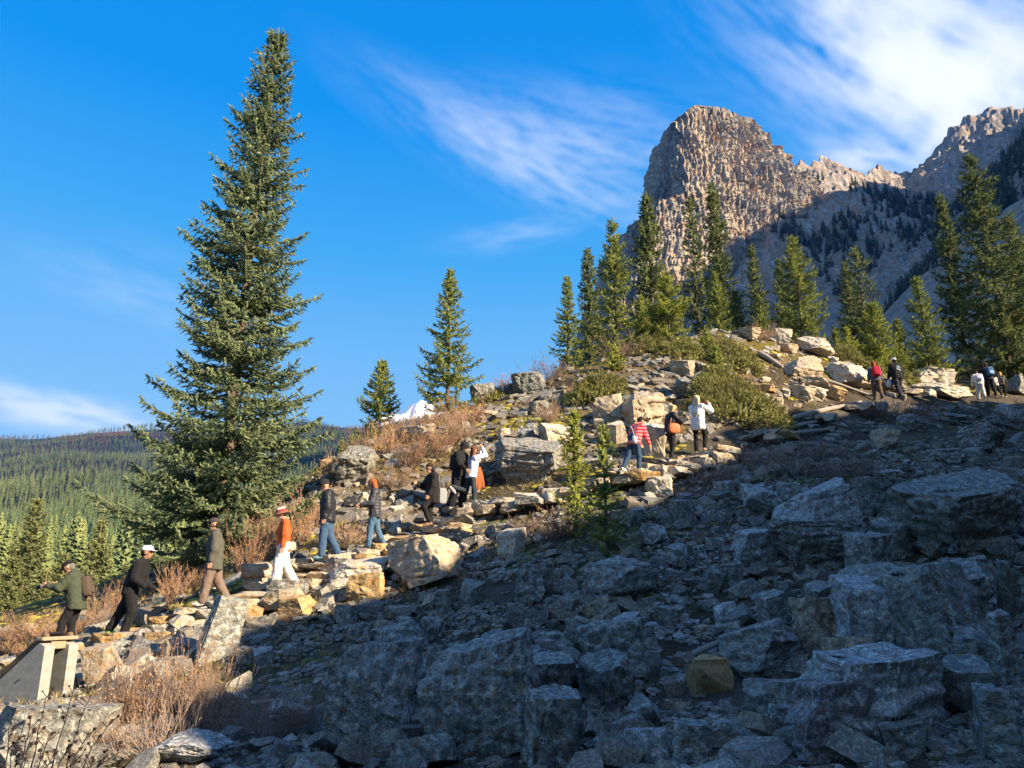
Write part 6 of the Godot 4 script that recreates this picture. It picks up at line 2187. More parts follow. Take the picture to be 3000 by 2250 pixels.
func stick(called: String, label: String, a: Vector3, b: Vector3, r: float, material: Material) -> void:
	var o := thing(called, label, "branch" if r < 0.06 else "log", a)
	var pts := []
	var rad := []
	for i in 7:
		var f := i / 6.0
		pts.append((b - a) * f + Vector3(0, 0.02 * sin(f * 5.0), 0.02 * sin(f * 3.0)))
		rad.append(r * (1.0 - 0.35 * f))
	part("trunk", tube_mesh(pts, rad, 9), material, o)
	for k in 3:
		var p: Vector3 = pts[1 + k * 2]
		part("stub", tube_mesh([p, p + Vector3(0.02, 0.06, 0.03) * (1.0 if k % 2 else -0.6)], [r * 0.35, r * 0.15], 5), material, o)

func sticks():
	for s in [
		["dead_branch", "pale bare branch lying across the scree above the ochre rock", Vector3(2.24, 0.96, -9.87), Vector3(3.1, 1.3, -9.62), 0.04, "dead_wood"],
		["weathered_log", "uppermost grey weathered log of the pile below the sunlit slabs", Vector3(9.46, 7.48, -24.66), Vector3(13.56, 9.02, -28.37), 0.1, "dead_wood"],
		["weathered_log", "second grey log of the pile below the sunlit slabs", Vector3(9.1, 6.99, -23.93), Vector3(11.03, 7.61, -25.24), 0.08, "dead_wood"],
		["weathered_log", "lowest grey log of the pile below the sunlit slabs", Vector3(8.16, 6.36, -22.34), Vector3(10.33, 6.98, -24.08), 0.09, "dead_wood"],
		["weathered_log", "short thick grey log lying among the sunlit stones below the knoll top", Vector3(10.33, 11.54, -29.96), Vector3(11, 10.73, -29.31), 0.13, "dead_wood"],
		["weathered_log", "long thin pale log slanting between the sunlit slabs", Vector3(12.3, 10.33, -29.4), Vector3(14.62, 9.58, -29.53), 0.08, "dead_wood"],
	]:
		stick(s[0], s[1], s[2], s[3], s[4], M[s[5]])

# ------------------------------------------------------------------ figures
# surface of smoothly joined tapered limbs; bones: [a, b, radius a, radius b]
var fold_n: FastNoiseLite
func flesh(bones: Array, cell: float, blend: float, ripple := 0.0, floor_y := -9.0, folds := false) -> ArrayMesh:
	if fold_n == null: fold_n = noise(88, 7.0, 3)
	var lo := Vector3.ONE * 1e9
	var hi := -lo
	for b in bones:
		var r: float = maxf(b[2], b[3]) + cell * 3.0
		lo = lo.min(b[0] - Vector3.ONE * r).min(b[1] - Vector3.ONE * r)
		hi = hi.max(b[0] + Vector3.ONE * r).max(b[1] + Vector3.ONE * r)
	var nx := int((hi.x - lo.x) / cell) + 2
	var ny := int((hi.y - lo.y) / cell) + 2
	var nz := int((hi.z - lo.z) / cell) + 2
	var field := PackedFloat32Array()
	field.resize(nx * ny * nz)
	field.fill(9.0)
	var seen := PackedByteArray()
	seen.resize(nx * ny * nz)
	var close := PackedInt32Array()
	var near := cell * 2.2
	for b in bones:
		var a: Vector3 = b[0]
		var ab: Vector3 = b[1] - a
		var ra: float = b[2]
		var dr: float = b[3] - ra
		var l2 := maxf(ab.length_squared(), 1e-8)
		var pad := maxf(b[2], b[3]) + blend + cell * 1.5
		var p0 := ((a.min(b[1]) - Vector3.ONE * pad - lo) / cell).floor().max(Vector3.ZERO)
		var p1 := ((a.max(b[1]) + Vector3.ONE * pad - lo) / cell).ceil()
		for k in range(int(p0.z), mini(int(p1.z), nz - 1) + 1):
			for j in range(int(p0.y), mini(int(p1.y), ny - 1) + 1):
				var row := (k * ny + j) * nx
				for i in range(int(p0.x), mini(int(p1.x), nx - 1) + 1):
					var p := lo + Vector3(i, j, k) * cell - a
					var t := clampf(p.dot(ab) / l2, 0.0, 1.0)
					var d := (p - ab * t).length() - ra - dr * t
					var e := field[row + i]
					var h := blend - absf(d - e)
					var m := minf(d, e)
					if h > 0.0: m -= h * h / (4.0 * blend)
					field[row + i] = m
					if m < near and m > -near and seen[row + i] == 0:
						seen[row + i] = 1
						close.append(row + i)
	# a hem: everything below it is cut off level
	if floor_y > lo.y:
		for j in mini(int((floor_y - lo.y) / cell) + 3, ny):
			var under := floor_y - (lo.y + j * cell)
			for k in nz:
				for i in nx:
					var q := (k * ny + j) * nx + i
					if field[q] < under:
						field[q] = under
						if under < near and seen[q] == 0:
							seen[q] = 1
							close.append(q)
	# surface nets over the cells near the surface
	var v := PackedVector3Array()
	var idx := PackedInt32Array()
	var cell_v := {}
	var sxy := nx * ny
	var corner := [0, 1, nx, nx + 1, sxy, sxy + 1, sxy + nx, sxy + nx + 1]
	var edges := [[0, 1], [2, 3], [4, 5], [6, 7], [0, 2], [1, 3], [4, 6], [5, 7], [0, 4], [1, 5], [2, 6], [3, 7]]
	var off := []
	for c in 8: off.append(Vector3(c & 1, (c >> 1) & 1, c >> 2))
	for q in close:
		var x := q % nx
		var y := (q / nx) % ny
		var z := q / sxy
		if x >= nx - 1 or y >= ny - 1 or z >= nz - 1: continue
		var inside := 0
		for c in 8:
			if field[q + corner[c]] < 0.0: inside += 1
		if inside == 0 or inside == 8: continue
		var sum := Vector3.ZERO
		var n := 0
		for e in edges:
			var f0 := field[q + corner[e[0]]]
			var f1 := field[q + corner[e[1]]]
			if (f0 < 0.0) != (f1 < 0.0):
				sum += off[e[0]].lerp(off[e[1]], f0 / (f0 - f1))
				n += 1
		cell_v[q] = v.size()
		v.append(lo + (Vector3(x, y, z) + sum / n) * cell)
	for q in close:
		var f0 := field[q]
		for ax in 3:
			var d: int = [1, nx, sxy][ax]
			var u: int = [nx, sxy, 1][ax]
			var w: int = [sxy, 1, nx][ax]
			if q + d >= field.size(): continue
			var f1 := field[q + d]
			if (f0 < 0.0) == (f1 < 0.0): continue
			var a = cell_v.get(q)
			var b = cell_v.get(q - u)
			var c = cell_v.get(q - u - w)
			var e = cell_v.get(q - w)
			if a == null or b == null or c == null or e == null: continue
			if f0 < 0.0: idx.append_array([a, c, b, a, e, c])
			else: idx.append_array([a, b, c, a, c, e])
	var m := mesh_of(v, idx)
	if folds:
		var arr := m.surface_get_arrays(0)
		var n: PackedVector3Array = arr[Mesh.ARRAY_NORMAL]
		for i in v.size(): v[i] += n[i] * (0.016 * fold_n.get_noise_3d(v[i].x * 1.5, v[i].y * 0.8, v[i].z * 1.5) + 0.004)
		m = mesh_of(v, idx)
	if ripple > 0.0:
		var arr := m.surface_get_arrays(0)
		var n: PackedVector3Array = arr[Mesh.ARRAY_NORMAL]
		for i in v.size(): v[i] += n[i] * ripple * (absf(sin(v[i].y * 42.0)) - 0.5)
		m = mesh_of(v, idx)
	return m

func leg_to(hip: Vector3, thigh: float, bend: float, side: float, splay := 0.03) -> Dictionary:
	var knee := hip + Vector3(side * splay * 0.5, -cos(thigh) * 0.43, sin(thigh) * 0.43)
	var s := thigh - bend
	var ankle := knee + Vector3(side * splay * 0.3, -cos(s) * 0.42, sin(s) * 0.42)
	return {"hip": hip, "knee": knee, "ankle": ankle, "pitch": clampf(s, -1.2, 0.35)}

# builds one person; everything in q is in the person's own axes: z forward, x to the person's left, feet at y = 0
func person(q: Dictionary) -> Dictionary:
	var o := thing("person", q.label, "person", Vector3(q.x, smooth_h(q.x, q.z) + 0.10 + q.get("up", 0.0), q.z), deg_to_rad(q.turn), "hikers on the stone steps")
	var k: float = q.tall * 0.95 / 1.75
	o.scale = Vector3.ONE * k
	var g: float = q.get("girth", 1.0)
	var lean := deg_to_rad(q.get("lean", 4.0))
	var sp := Vector3(0, cos(lean), sin(lean))
	var pel := Vector3(0, 0.94, 0)
	var legs := []
	for s in 2:
		var side := 1.0 if s == 0 else -1.0
		var L: Array = q.legs[s]
		legs.append(leg_to(pel + Vector3(side * 0.09, -0.03, 0), deg_to_rad(L[0]), deg_to_rad(L[1]), side))
	var low := 1e9
	for l in legs: low = minf(low, l.ankle.y - 0.085)
	var drop := Vector3(0, -low, 0)
	pel += drop
	for l in legs:
		l.hip += drop
		l.knee += drop
		l.ankle += drop
	var chest := pel + sp * 0.30
	var neck := pel + sp * 0.52
	var hp := deg_to_rad(q.get("nod", 8.0))
	var hy := deg_to_rad(q.get("look", 0.0))
	var hb := Basis(Vector3.RIGHT, lean * 0.5 + hp)
	hb = Basis(Vector3.UP, hy) * hb
	var head := neck + sp * 0.05 + hb * Vector3(0, 0.125, 0.03)
	var arms := []
	for s in 2:
		var side := 1.0 if s == 0 else -1.0
		var A: Array = q.arms[s]        # forward, out, bend, inward turn of the forearm
		var sh := pel + sp * 0.455 + Vector3(side * 0.185 * lerpf(1.0, g, 0.6), 0, 0)
		var f := deg_to_rad(A[0]) + lean * 0.6
		var ou := deg_to_rad(A[1])
		var up := Vector3(side * sin(ou), -cos(f) * cos(ou), sin(f) * cos(ou)).normalized()
		var el := sh + up * 0.285
		var f2 := f + deg_to_rad(A[2])
		var fo := Vector3(side * (sin(ou) * 0.4 - sin(deg_to_rad(A[3]))), -cos(f2), sin(f2)).normalized()
		arms.append({"sh": sh, "el": el, "wr": el + fo * 0.25, "dir": fo, "side": side, "pocket": A.size() > 4})
	# --- the body: one continuous surface, head and hands on finer grids of their own
	var bones := []
	for x in [-0.055, 0.055]:
		bones.append([pel + Vector3(x * g, 0, 0), chest + Vector3(x * 1.25 * g, 0, 0.01), 0.105 * g, 0.105 * g])
		bones.append([chest + Vector3(x * 1.25 * g, 0, 0.01), pel + sp * 0.44 + Vector3(x * 1.6, 0, 0), 0.10 * g, 0.075])
	bones.append([pel + sp * 0.42, neck + sp * 0.06, 0.062, 0.052])
	for a in arms:
		bones.append([a.sh, a.el, 0.050, 0.040])
		bones.append([a.el, a.wr, 0.040, 0.028])
	for l in legs:
		bones.append([l.hip, l.knee, 0.082 * lerpf(1.0, g, 0.6), 0.055])
		bones.append([l.knee, l.ankle, 0.054, 0.038])
	part("body", flesh(bones, 0.026, 0.05), M[q.get("skin", "skin")], o)
	var hm := flesh([[neck - sp * 0.02, head - hb.y * 0.05, 0.052, 0.055], [head + hb * Vector3(0, 0.035, -0.012), head + hb * Vector3(0, 0.03, 0.012), 0.093, 0.088], [head + hb * Vector3(0, -0.02, 0.02), head + hb * Vector3(0, -0.085, 0.052), 0.066, 0.036],
		[head + hb * Vector3(0, 0.018, 0.088), head + hb * Vector3(0, -0.028, 0.112), 0.012, 0.016], [head + hb * Vector3(0.082, 0.01, -0.005), head + hb * Vector3(0.088, -0.03, -0.008), 0.016, 0.012], [head + hb * Vector3(-0.082, 0.01, -0.005), head + hb * Vector3(-0.088, -0.03, -0.008), 0.016, 0.012], [head + hb * Vector3(0.022, -0.058, 0.082), head + hb * Vector3(-0.022, -0.058, 0.082), 0.012, 0.012]], 0.012, 0.025)
	part("head", hm, M[q.get("skin", "skin")], o)
	for x in [-0.032, 0.032]:
		var e := part("eye", soft_box(Vector3(0.028, 0.016, 0.014), 3.0, 4), M.eye, o)
		e.transform = Transform3D(hb, head + hb * Vector3(x, 0.018, 0.088))
	for a in arms:
		if a.pocket: continue
		# palm, four fingers of unequal length bent at the knuckles, and a thumb from the side of the palm
		var d: Vector3 = a.dir
		var across: Vector3 = Vector3(0, 0, 1) if absf(d.z) < 0.7 else Vector3(0, 1, 0)
		across = (across - d * across.dot(d)).normalized()
		var inn: Vector3 = d.cross(across).normalized()
		if inn.x * a.side > 0: inn = -inn
		var hbn := [[a.wr, a.wr + d * 0.035, 0.026, 0.030], [a.wr + d * 0.03 + across * 0.018, a.wr + d * 0.085 + across * 0.026, 0.019, 0.015], [a.wr + d * 0.03 - across * 0.018, a.wr + d * 0.085 - across * 0.028, 0.019, 0.015]]
		for n in 4:
			var off: float = 0.033 - n * 0.021
			var fl: float = [0.070, 0.080, 0.074, 0.058][n]
			var p0: Vector3 = a.wr + d * 0.085 + across * off
			var p1: Vector3 = p0 + (d + inn * 0.25).normalized() * fl * 0.5
			var p2: Vector3 = p1 + (d * 0.75 + inn * 0.8).normalized() * fl * 0.5
			hbn.append([p0, p1, 0.0095, 0.009])
			hbn.append([p1, p2, 0.009, 0.0075])
		hbn.append([a.wr + d * 0.03 + across * 0.025, a.wr + d * 0.065 + across * 0.055 + inn * 0.012, 0.012, 0.010])
		hbn.append([a.wr + d * 0.065 + across * 0.055 + inn * 0.012, a.wr + d * 0.095 + across * 0.052 + inn * 0.03, 0.010, 0.008])
		part("hand", flesh(hbn, 0.009, 0.008), M[q.get("skin", "skin")], o)
	# --- clothes
	var fat: float = q.get("puff", 0.024)
	var hem: float = q.get("hem", 0.06)
	var up := []
	var flare: float = q.get("flare", 0.0)
	for x in [-0.06, 0.06]:
		up.append([pel - Vector3(0, hem + 0.06, 0) + Vector3(x * g, 0, 0), chest + Vector3(x * 1.2 * g, 0, 0.01), 0.118 * g + fat * 0.7 + flare, 0.106 * g + fat])
		up.append([chest + Vector3(x * 1.2 * g, 0, 0.01), pel + sp * 0.45 + Vector3(x * 2.0, 0, 0), 0.104 * g + fat, 0.074 + fat * 0.8])
	up.append([pel + sp * 0.42, neck + sp * 0.02, 0.075 + fat, 0.058 + fat * q.get("collar", 0.5)])
	for a in arms:
		up.append([a.sh, a.el, 0.054 + fat, 0.046 + fat * 0.9])
		up.append([a.el, a.wr - a.dir * 0.015, 0.046 + fat * 0.9, 0.034 + fat * 0.55])
	if q.get("hood", false):
		up.append([neck + Vector3(0.05, -0.02, -0.07), neck + Vector3(-0.05, -0.02, -0.07), 0.062, 0.062])
	var top := part(q.get("top_name", "jacket"), flesh(up, 0.022, 0.045, q.get("ripple", 0.0), pel.y - hem - 0.07, true), q.top, o)
	var tr := []
	var loose: float = q.get("loose", 0.016)
	for x in [-0.05, 0.05]:
		tr.append([pel + Vector3(x * g, 0.10, 0), pel + Vector3(x * g, -0.02, 0), 0.112 * g, 0.118 * g])
	for l in legs:
		tr.append([l.hip, l.knee, 0.088 * lerpf(1.0, g, 0.6) + loose, 0.058 + loose])
		tr.append([l.knee, l.ankle + Vector3(0, 0.02, 0), 0.058 + loose, 0.044 + loose * q.get("cuff", 1.0)])
	part("trousers", flesh(tr, 0.022, 0.035, 0.0, -9.0, true), q.trousers, o)
	for l in legs:
		var fp: Basis = Basis(Vector3.RIGHT, -l.pitch * 0.6 if l.pitch < 0 else -l.pitch)
		var an: Vector3 = l.ankle
		part("shoe", flesh([[an + fp * Vector3(0, -0.045, -0.045), an + fp * Vector3(0, -0.05, 0.09), 0.042, 0.042], [an + fp * Vector3(0, -0.055, 0.08), an + fp * Vector3(0, -0.062, 0.165), 0.044, 0.030], [an, an + fp * Vector3(0, -0.04, 0.0), 0.045, 0.045]], 0.016, 0.03), q.shoes, o)
	# --- hair and headwear
	var ht := Transform3D(hb, head)
	if q.has("hair"):
		var hs := [[ht * Vector3(0, 0.045, -0.022), ht * Vector3(0, 0.05, 0.0), 0.097, 0.094]] if not q.has("hat") else [[ht * Vector3(0, 0.0, -0.03), ht * Vector3(0, 0.01, -0.02), 0.088, 0.084]]
		match q.get("cut", "short"):
			"short": hs.append([ht * Vector3(0, 0.0, -0.045), ht * Vector3(0, -0.05, -0.045), 0.075, 0.055])
			"bob":
				for x in [-0.06, 0.06]: hs.append([ht * Vector3(x, 0.03, -0.03), ht * Vector3(x * 1.1, -0.15, -0.035), 0.055, 0.045])
				hs.append([ht * Vector3(0, 0.02, -0.05), ht * Vector3(0, -0.16, -0.06), 0.07, 0.06])
			"long":
				for x in [-0.055, -0.02, 0.02, 0.055]:
					hs.append([ht * Vector3(x, 0.02, -0.045), ht * Vector3(x * 1.35, -0.17, -0.075), 0.052, 0.044])
					hs.append([ht * Vector3(x * 1.35, -0.17, -0.075), pel + sp * (q.get("hair_to", 0.28) + absf(x) * 1.6) + Vector3(x * 1.5, 0, -0.15 * g - fat * 0.3), 0.044, 0.014])
		part("hair", flesh(hs, 0.014, 0.02), q.hair, o)
	if q.has("hat"):
		var hn := part(q.hat_name, lathe(q.hat, 24, Vector3(0.95, 1, 1.12)), q.hat_mat, o)
		hn.transform = ht * Transform3D(Basis(Vector3.RIGHT, deg_to_rad(-6.0)).scaled(Vector3.ONE * 1.1), Vector3(0, 0.048, -0.006))
		if q.get("brim", false):
			var bv := PackedVector2Array()
			for i in 13:
				var a := PI * i / 12.0
				bv.append(Vector2(cos(a) * 0.088, sin(a) * q.get("brim_long", 0.085)))
			var br := part("brim", slab(bv, 0.008), q.get("brim_mat", q.hat_mat), hn)
			br.transform = Transform3D(Basis(Vector3.RIGHT, PI / 2 + 0.16), Vector3(0, 0.0, 0.088))
	if q.get("glasses", false):
		var gl := part("sunglasses", soft_box(Vector3(0.135, 0.036, 0.02), 4.0, 6), M.lens, o)
		gl.transform = ht * Transform3D(Basis(), Vector3(0, 0.02, 0.098))
		for x in [-0.078, 0.078]:
			var te := part("temple", soft_box(Vector3(0.008, 0.01, 0.11), 6.0, 3), M.lens, gl)
			te.position = Vector3(x, 0.004, -0.05)
	return {"node": o, "pel": pel, "chest": chest, "neck": neck, "head": ht, "arms": arms, "sp": sp, "legs": legs, "frame": Transform3D(Basis(Vector3.UP, deg_to_rad(q.turn)).scaled(Vector3.ONE * k), o.position)}

const CAP := [[0.0, 0.088], [0.03, 0.087], [0.06, 0.078], [0.085, 0.055], [0.098, 0.02], [0.100, -0.005], [0.094, -0.006], [0.085, 0.02]]
const BEANIE := [[0.0, 0.105], [0.03, 0.102], [0.062, 0.088], [0.088, 0.058], [0.102, 0.012], [0.106, -0.03], [0.098, -0.034], [0.092, 0.0]]

# things that people carry: own top-level objects, placed in the bearer's frame
func carried(called: String, label: String, category: String, p: Dictionary, at: Vector3, turn := Vector3.ZERO) -> Node3D:
	var o := Node3D.new()
	o.name = numbered(called)
	add_child(o)
	o.transform = p.frame * Transform3D(Basis.from_euler(turn), at)
	tag(o, label, category)
	return o

func backpack(p: Dictionary, label: String, m: Material, size: Vector3, back: float, pocket_mat = null) -> void:
	var lean: float = atan2(p.sp.z, p.sp.y)
	var o := carried("backpack", label, "backpack", p, p.pel + p.sp * 0.27 + Vector3(0, 0, -back) , Vector3(lean, 0, 0))
	part("pack", soft_box(size, 4.0), m, o)
	var pk := part("pocket", soft_box(Vector3(size.x * 0.75, size.y * 0.4, size.z * 0.45), 4.0, 7), m if pocket_mat == null else pocket_mat, o)
	pk.position = Vector3(0, -size.y * 0.18, -size.z * 0.42)
	for x in [-0.10, 0.10]:
		part("strap", tube_mesh([Vector3(x, size.y * 0.4, size.z * 0.3), Vector3(x, size.y * 0.52, size.z * 0.5 + 0.08), Vector3(x * 1.1, size.y * 0.35, size.z * 0.5 + 0.24), Vector3(x * 1.2, -size.y * 0.1, size.z * 0.5 + 0.25)], [0.02, 0.022, 0.022, 0.018], 6), m, o)

func people():
	var black := cloth("black_cloth", 0.012, 0.012, 0.014)
	var black2 := cloth("black_knit", 0.016, 0.015, 0.016)
	var jeans := cloth("blue_jeans", 0.045, 0.09, 0.17)
	var jeans2 := cloth("mid_jeans", 0.065, 0.13, 0.22)
	var dark_jeans := cloth("dark_jeans", 0.03, 0.05, 0.09)
	var white := cloth("white_cloth", 0.72, 0.71, 0.72)
	var white_shoe := cloth("white_shoe", 0.70, 0.68, 0.68, 0.6)
	var dark_shoe := cloth("dark_shoe", 0.03, 0.03, 0.032, 0.6)
	var swing := [[14, 6, 14, 4], [-16, 6, 12, 4]]
	var p := person({"label": "man in dark cap and olive jacket looking down at his camera", "x": -8.41, "z": -15.19, "turn": -78, "tall": 1.76, "lean": 16, "nod": 32, "girth": 1.14,
		"legs": [[26, 24], [12, 20]], "arms": [[30, 8, 62, 18], [22, 10, 75, 25]], "top": cloth("olive_jacket", 0.055, 0.068, 0.045), "puff": 0.036, "hem": 0.12, "collar": 0.9, "hood": true,
		"trousers": black, "shoes": dark_shoe, "hair": cloth("grey_hair", 0.14, 0.13, 0.12), "hat": CAP, "hat_name": "cap", "hat_mat": cloth("black_cap", 0.01, 0.01, 0.012), "brim": true, "glasses": true})
	backpack(p, "brown canvas backpack on the man with the camera", cloth("brown_canvas", 0.085, 0.06, 0.045), Vector3(0.30, 0.42, 0.18), 0.21)
	var o := carried("photo_camera", "black camera with a long lens held by the first man", "camera", p, (p.arms[0].wr + p.arms[1].wr) * 0.5 + Vector3(0, 0.01, 0.09), Vector3(0.25, 0, 0))
	part("camera_body", soft_box(Vector3(0.14, 0.10, 0.07), 6.0, 6), M.plastic_black, o)
	part("lens_barrel", tube_mesh([Vector3(0, 0, 0.03), Vector3(0, 0, 0.12), Vector3(0, 0, 0.20)], [0.036, 0.036, 0.042], 14), M.plastic_black, o)
	part("lens_ring", tube_mesh([Vector3(0, 0, 0.09), Vector3(0, 0, 0.115)], [0.039, 0.039], 14), cloth("silver", 0.4, 0.4, 0.4, 0.3), o)
	part("neck_strap", tube_mesh([Vector3(0.07, 0.04, 0), Vector3(0.09, 0.2, -0.04), Vector3(0.06, 0.36, -0.10)], [0.007, 0.008, 0.008], 5), cloth("tan_strap", 0.25, 0.2, 0.1), o)

	p = person({"label": "man in white cap and all-black clothes climbing with hands in pockets", "x": -7.29, "z": -14.96, "turn": 96, "tall": 1.78, "lean": 17, "nod": -2, "girth": 1.08,
		"legs": [[-22, 4], [14, 26]], "arms": [[-14, 14, 50, 12, 1], [-10, 14, 50, 12, 1]], "top": black, "top_name": "hoodie", "puff": 0.034, "hem": 0.08, "hood": true, "skin": "skin_tan",
		"trousers": black, "loose": 0.034, "shoes": cloth("lime_shoe", 0.35, 0.62, 0.12, 0.6), "hair": cloth("black_hair", 0.012, 0.011, 0.011), "hat": CAP, "hat_name": "cap", "hat_mat": cloth("white_cap", 0.66, 0.70, 0.80), "brim": true, "glasses": true})

	p = person({"label": "man in flat cap, grey-green coat and brown trousers striding down", "x": -5.85, "z": -15.23, "turn": -74, "tall": 1.76, "lean": 3, "nod": 10, "girth": 1.14,
		"legs": [[13, 6], [-12, 18]], "arms": [[-4, 7, 12, 0], [4, 7, 14, 0]], "top": cloth("loden_coat", 0.088, 0.088, 0.072), "top_name": "coat", "puff": 0.036, "hem": 0.16, "collar": 0.8,
		"trousers": cloth("brown_trousers", 0.18, 0.128, 0.105), "loose": 0.032, "shoes": cloth("pale_shoe", 0.5, 0.47, 0.44), "hair": cloth("dark_hair", 0.02, 0.016, 0.014), "hat": CAP, "hat_name": "flat_cap", "hat_mat": cloth("flat_cap_wool", 0.05, 0.042, 0.042), "brim": true, "brim_long": 0.06, "glasses": true})
	part("coat_pocket", soft_box(Vector3(0.03, 0.17, 0.15), 5.0, 5), cloth("loden_coat", 0, 0, 0), p.node).position = p.pel + Vector3(0.165, -0.01, 0.08)
	part("collar", tube_mesh([p.neck + Vector3(0.09, 0.0, 0.05), p.neck + Vector3(0.07, 0.03, -0.06), p.neck + Vector3(-0.07, 0.03, -0.06), p.neck + Vector3(-0.09, 0.0, 0.05)], [0.028, 0.035, 0.035, 0.028], 7), cloth("brown_cord", 0.08, 0.055, 0.045), p.node)

	p = person({"label": "woman in bucket hat, orange sweater and white trousers stepping down", "x": -4.53, "z": -15.26, "turn": -66, "tall": 1.64, "lean": 2, "nod": 24, "girth": 0.94,
		"legs": [[14, 12], [-11, 20]], "arms": [[-2, 6, 10, 0], [-12, 8, 16, 0]], "top": cloth("orange_knit", 0.62, 0.105, 0.025), "top_name": "sweater", "puff": 0.026, "hem": 0.10, "collar": 0.4,
		"trousers": cloth("white_trousers", 0.70, 0.67, 0.64), "loose": 0.042, "cuff": 1.35, "shoes": white_shoe, "hair": cloth("dark_hair", 0, 0, 0), "hat": [[0.0, 0.098], [0.06, 0.096], [0.085, 0.088]], "hat_name": "bucket_hat", "hat_mat": cloth("hat_brown", 0.22, 0.10, 0.06), "glasses": true})
	var hat: Node3D = p.node.get_node("bucket_hat")
	part("hat_band", lathe([[0.085, 0.088], [0.094, 0.045]], 24, Vector3(0.95, 1, 1.12)), cloth("hat_cream", 0.60, 0.53, 0.42), hat)
	part("hat_band", lathe([[0.094, 0.045], [0.104, 0.008]], 24, Vector3(0.95, 1, 1.12)), cloth("hat_red", 0.28, 0.022, 0.035), hat)
	part("hat_brim", lathe([[0.104, 0.008], [0.155, -0.045], [0.150, -0.052], [0.098, 0.0]], 24, Vector3(0.95, 1, 1.08)), cloth("hat_brown", 0, 0, 0), hat)
	part("shirt_collar", tube_mesh([p.neck + Vector3(0.075, 0.03, 0.04), p.neck + Vector3(0.0, 0.05, -0.07), p.neck + Vector3(-0.075, 0.03, 0.04)], [0.022, 0.028, 0.022], 6), white, p.node)
	o = carried("shoulder_bag", "small beige shoulder bag behind the woman in orange", "bag", p, p.pel + Vector3(-0.13, -0.03, -0.17), Vector3(0, 0.3, 0))
	part("pouch", soft_box(Vector3(0.09, 0.20, 0.24), 4.0, 7), cloth("beige_bag", 0.42, 0.33, 0.27), o)
	part("bag_strap", tube_mesh([Vector3(0, 0.1, 0.05), Vector3(0.14, 0.38, 0.02), Vector3(0.20, 0.52, 0.17), Vector3(0.26, 0.40, 0.33), Vector3(0.2, 0.16, 0.36)], [0.009, 0.009, 0.009, 0.009, 0.009], 5), cloth("navy_strap", 0.02, 0.02, 0.035), o)

	p = person({"label": "man in black beanie, black hooded jacket and blue jeans stepping down", "x": -4.04, "z": -16.71, "turn": -82, "tall": 1.80, "lean": 3, "nod": 26, "girth": 1.12,
		"legs": [[9, 8], [-8, 20]], "arms": [[-8, 7, 18, 0], [2, 8, 20, 0]], "top": cloth("black_shell", 0.022, 0.025, 0.031, 0.5), "puff": 0.042, "hem": 0.08, "hood": true, "ripple": 0.006,
		"trousers": jeans, "loose": 0.03, "shoes": cloth("teal_shoe", 0.16, 0.28, 0.33), "hat": BEANIE, "hat_name": "beanie", "hat_mat": cloth("beanie_knit", 0.02, 0.02, 0.022), "glasses": true})

	p = person({"label": "woman with auburn hair, grey puffer jacket and jeans, hand held out", "x": -3.09, "z": -17.16, "turn": -80, "tall": 1.66, "lean": 4, "nod": 14, "girth": 0.98,
		"legs": [[14, 12], [-10, 16]], "arms": [[12, 8, 62, 0], [20, 6, 60, 6]], "top": cloth("grey_puffer", 0.05, 0.052, 0.066, 0.5), "puff": 0.036, "hem": 0.09, "hood": true, "ripple": 0.014,
		"trousers": jeans2, "shoes": dark_shoe, "hair": cloth("auburn_hair", 0.26, 0.08, 0.028), "cut": "bob", "glasses": true})

	p = person({"label": "woman with long dark hair dressed all in black stepping down", "x": -1.92, "z": -18.26, "turn": -62, "tall": 1.68, "lean": 4, "nod": 16, "girth": 1.0,
		"legs": [[40, 62], [4, 12]], "arms": [[6, 8, 18, 6], [30, 8, 70, 30]], "top": black2, "top_name": "coat", "puff": 0.04, "hem": 0.18, "flare": 0.012,
		"trousers": black, "shoes": cloth("brown_shoe", 0.22, 0.13, 0.09), "hair": cloth("deep_brown_hair", 0.035, 0.018, 0.012), "cut": "long", "hair_to": 0.2})
	o = carried("tote_bag", "grey cloth tote hanging behind the woman in black", "bag", p, p.pel + Vector3(0.06, -0.04, -0.26), Vector3(0, 0.2, 0))
	part("pouch", soft_box(Vector3(0.10, 0.42, 0.24), 5.0, 7), cloth("grey_tote", 0.24, 0.25, 0.27), o)
	part("handle", tube_mesh([Vector3(0, 0.2, -0.05), Vector3(0.04, 0.42, 0.06), Vector3(0.06, 0.55, 0.16), Vector3(0.0, 0.2, 0.09)], [0.012, 0.012, 0.012, 0.012], 5), cloth("grey_tote", 0, 0, 0), o)

	p = person({"label": "man in black beanie and black clothes turned towards the woman in white", "x": -1.38, "z": -19.54, "turn": 62, "tall": 1.82, "lean": 6, "nod": 26, "girth": 1.1,
		"legs": [[12, 20], [-6, 10]], "arms": [[24, 10, 30, 14], [16, 8, 30, 10]], "top": black, "puff": 0.032, "hem": 0.06, "collar": 0.9, "skin": "skin",
		"trousers": cloth("black_wide", 0.011, 0.012, 0.018), "loose": 0.05, "shoes": dark_shoe, "hair": cloth("black_hair", 0, 0, 0), "hat": BEANIE, "hat_name": "beanie", "hat_mat": cloth("beanie_knit", 0, 0, 0)})
	backpack(p, "slim black backpack on the man in the beanie beside the woman in white", cloth("black_pack", 0.03, 0.031, 0.035, 0.6), Vector3(0.28, 0.42, 0.13), 0.20)

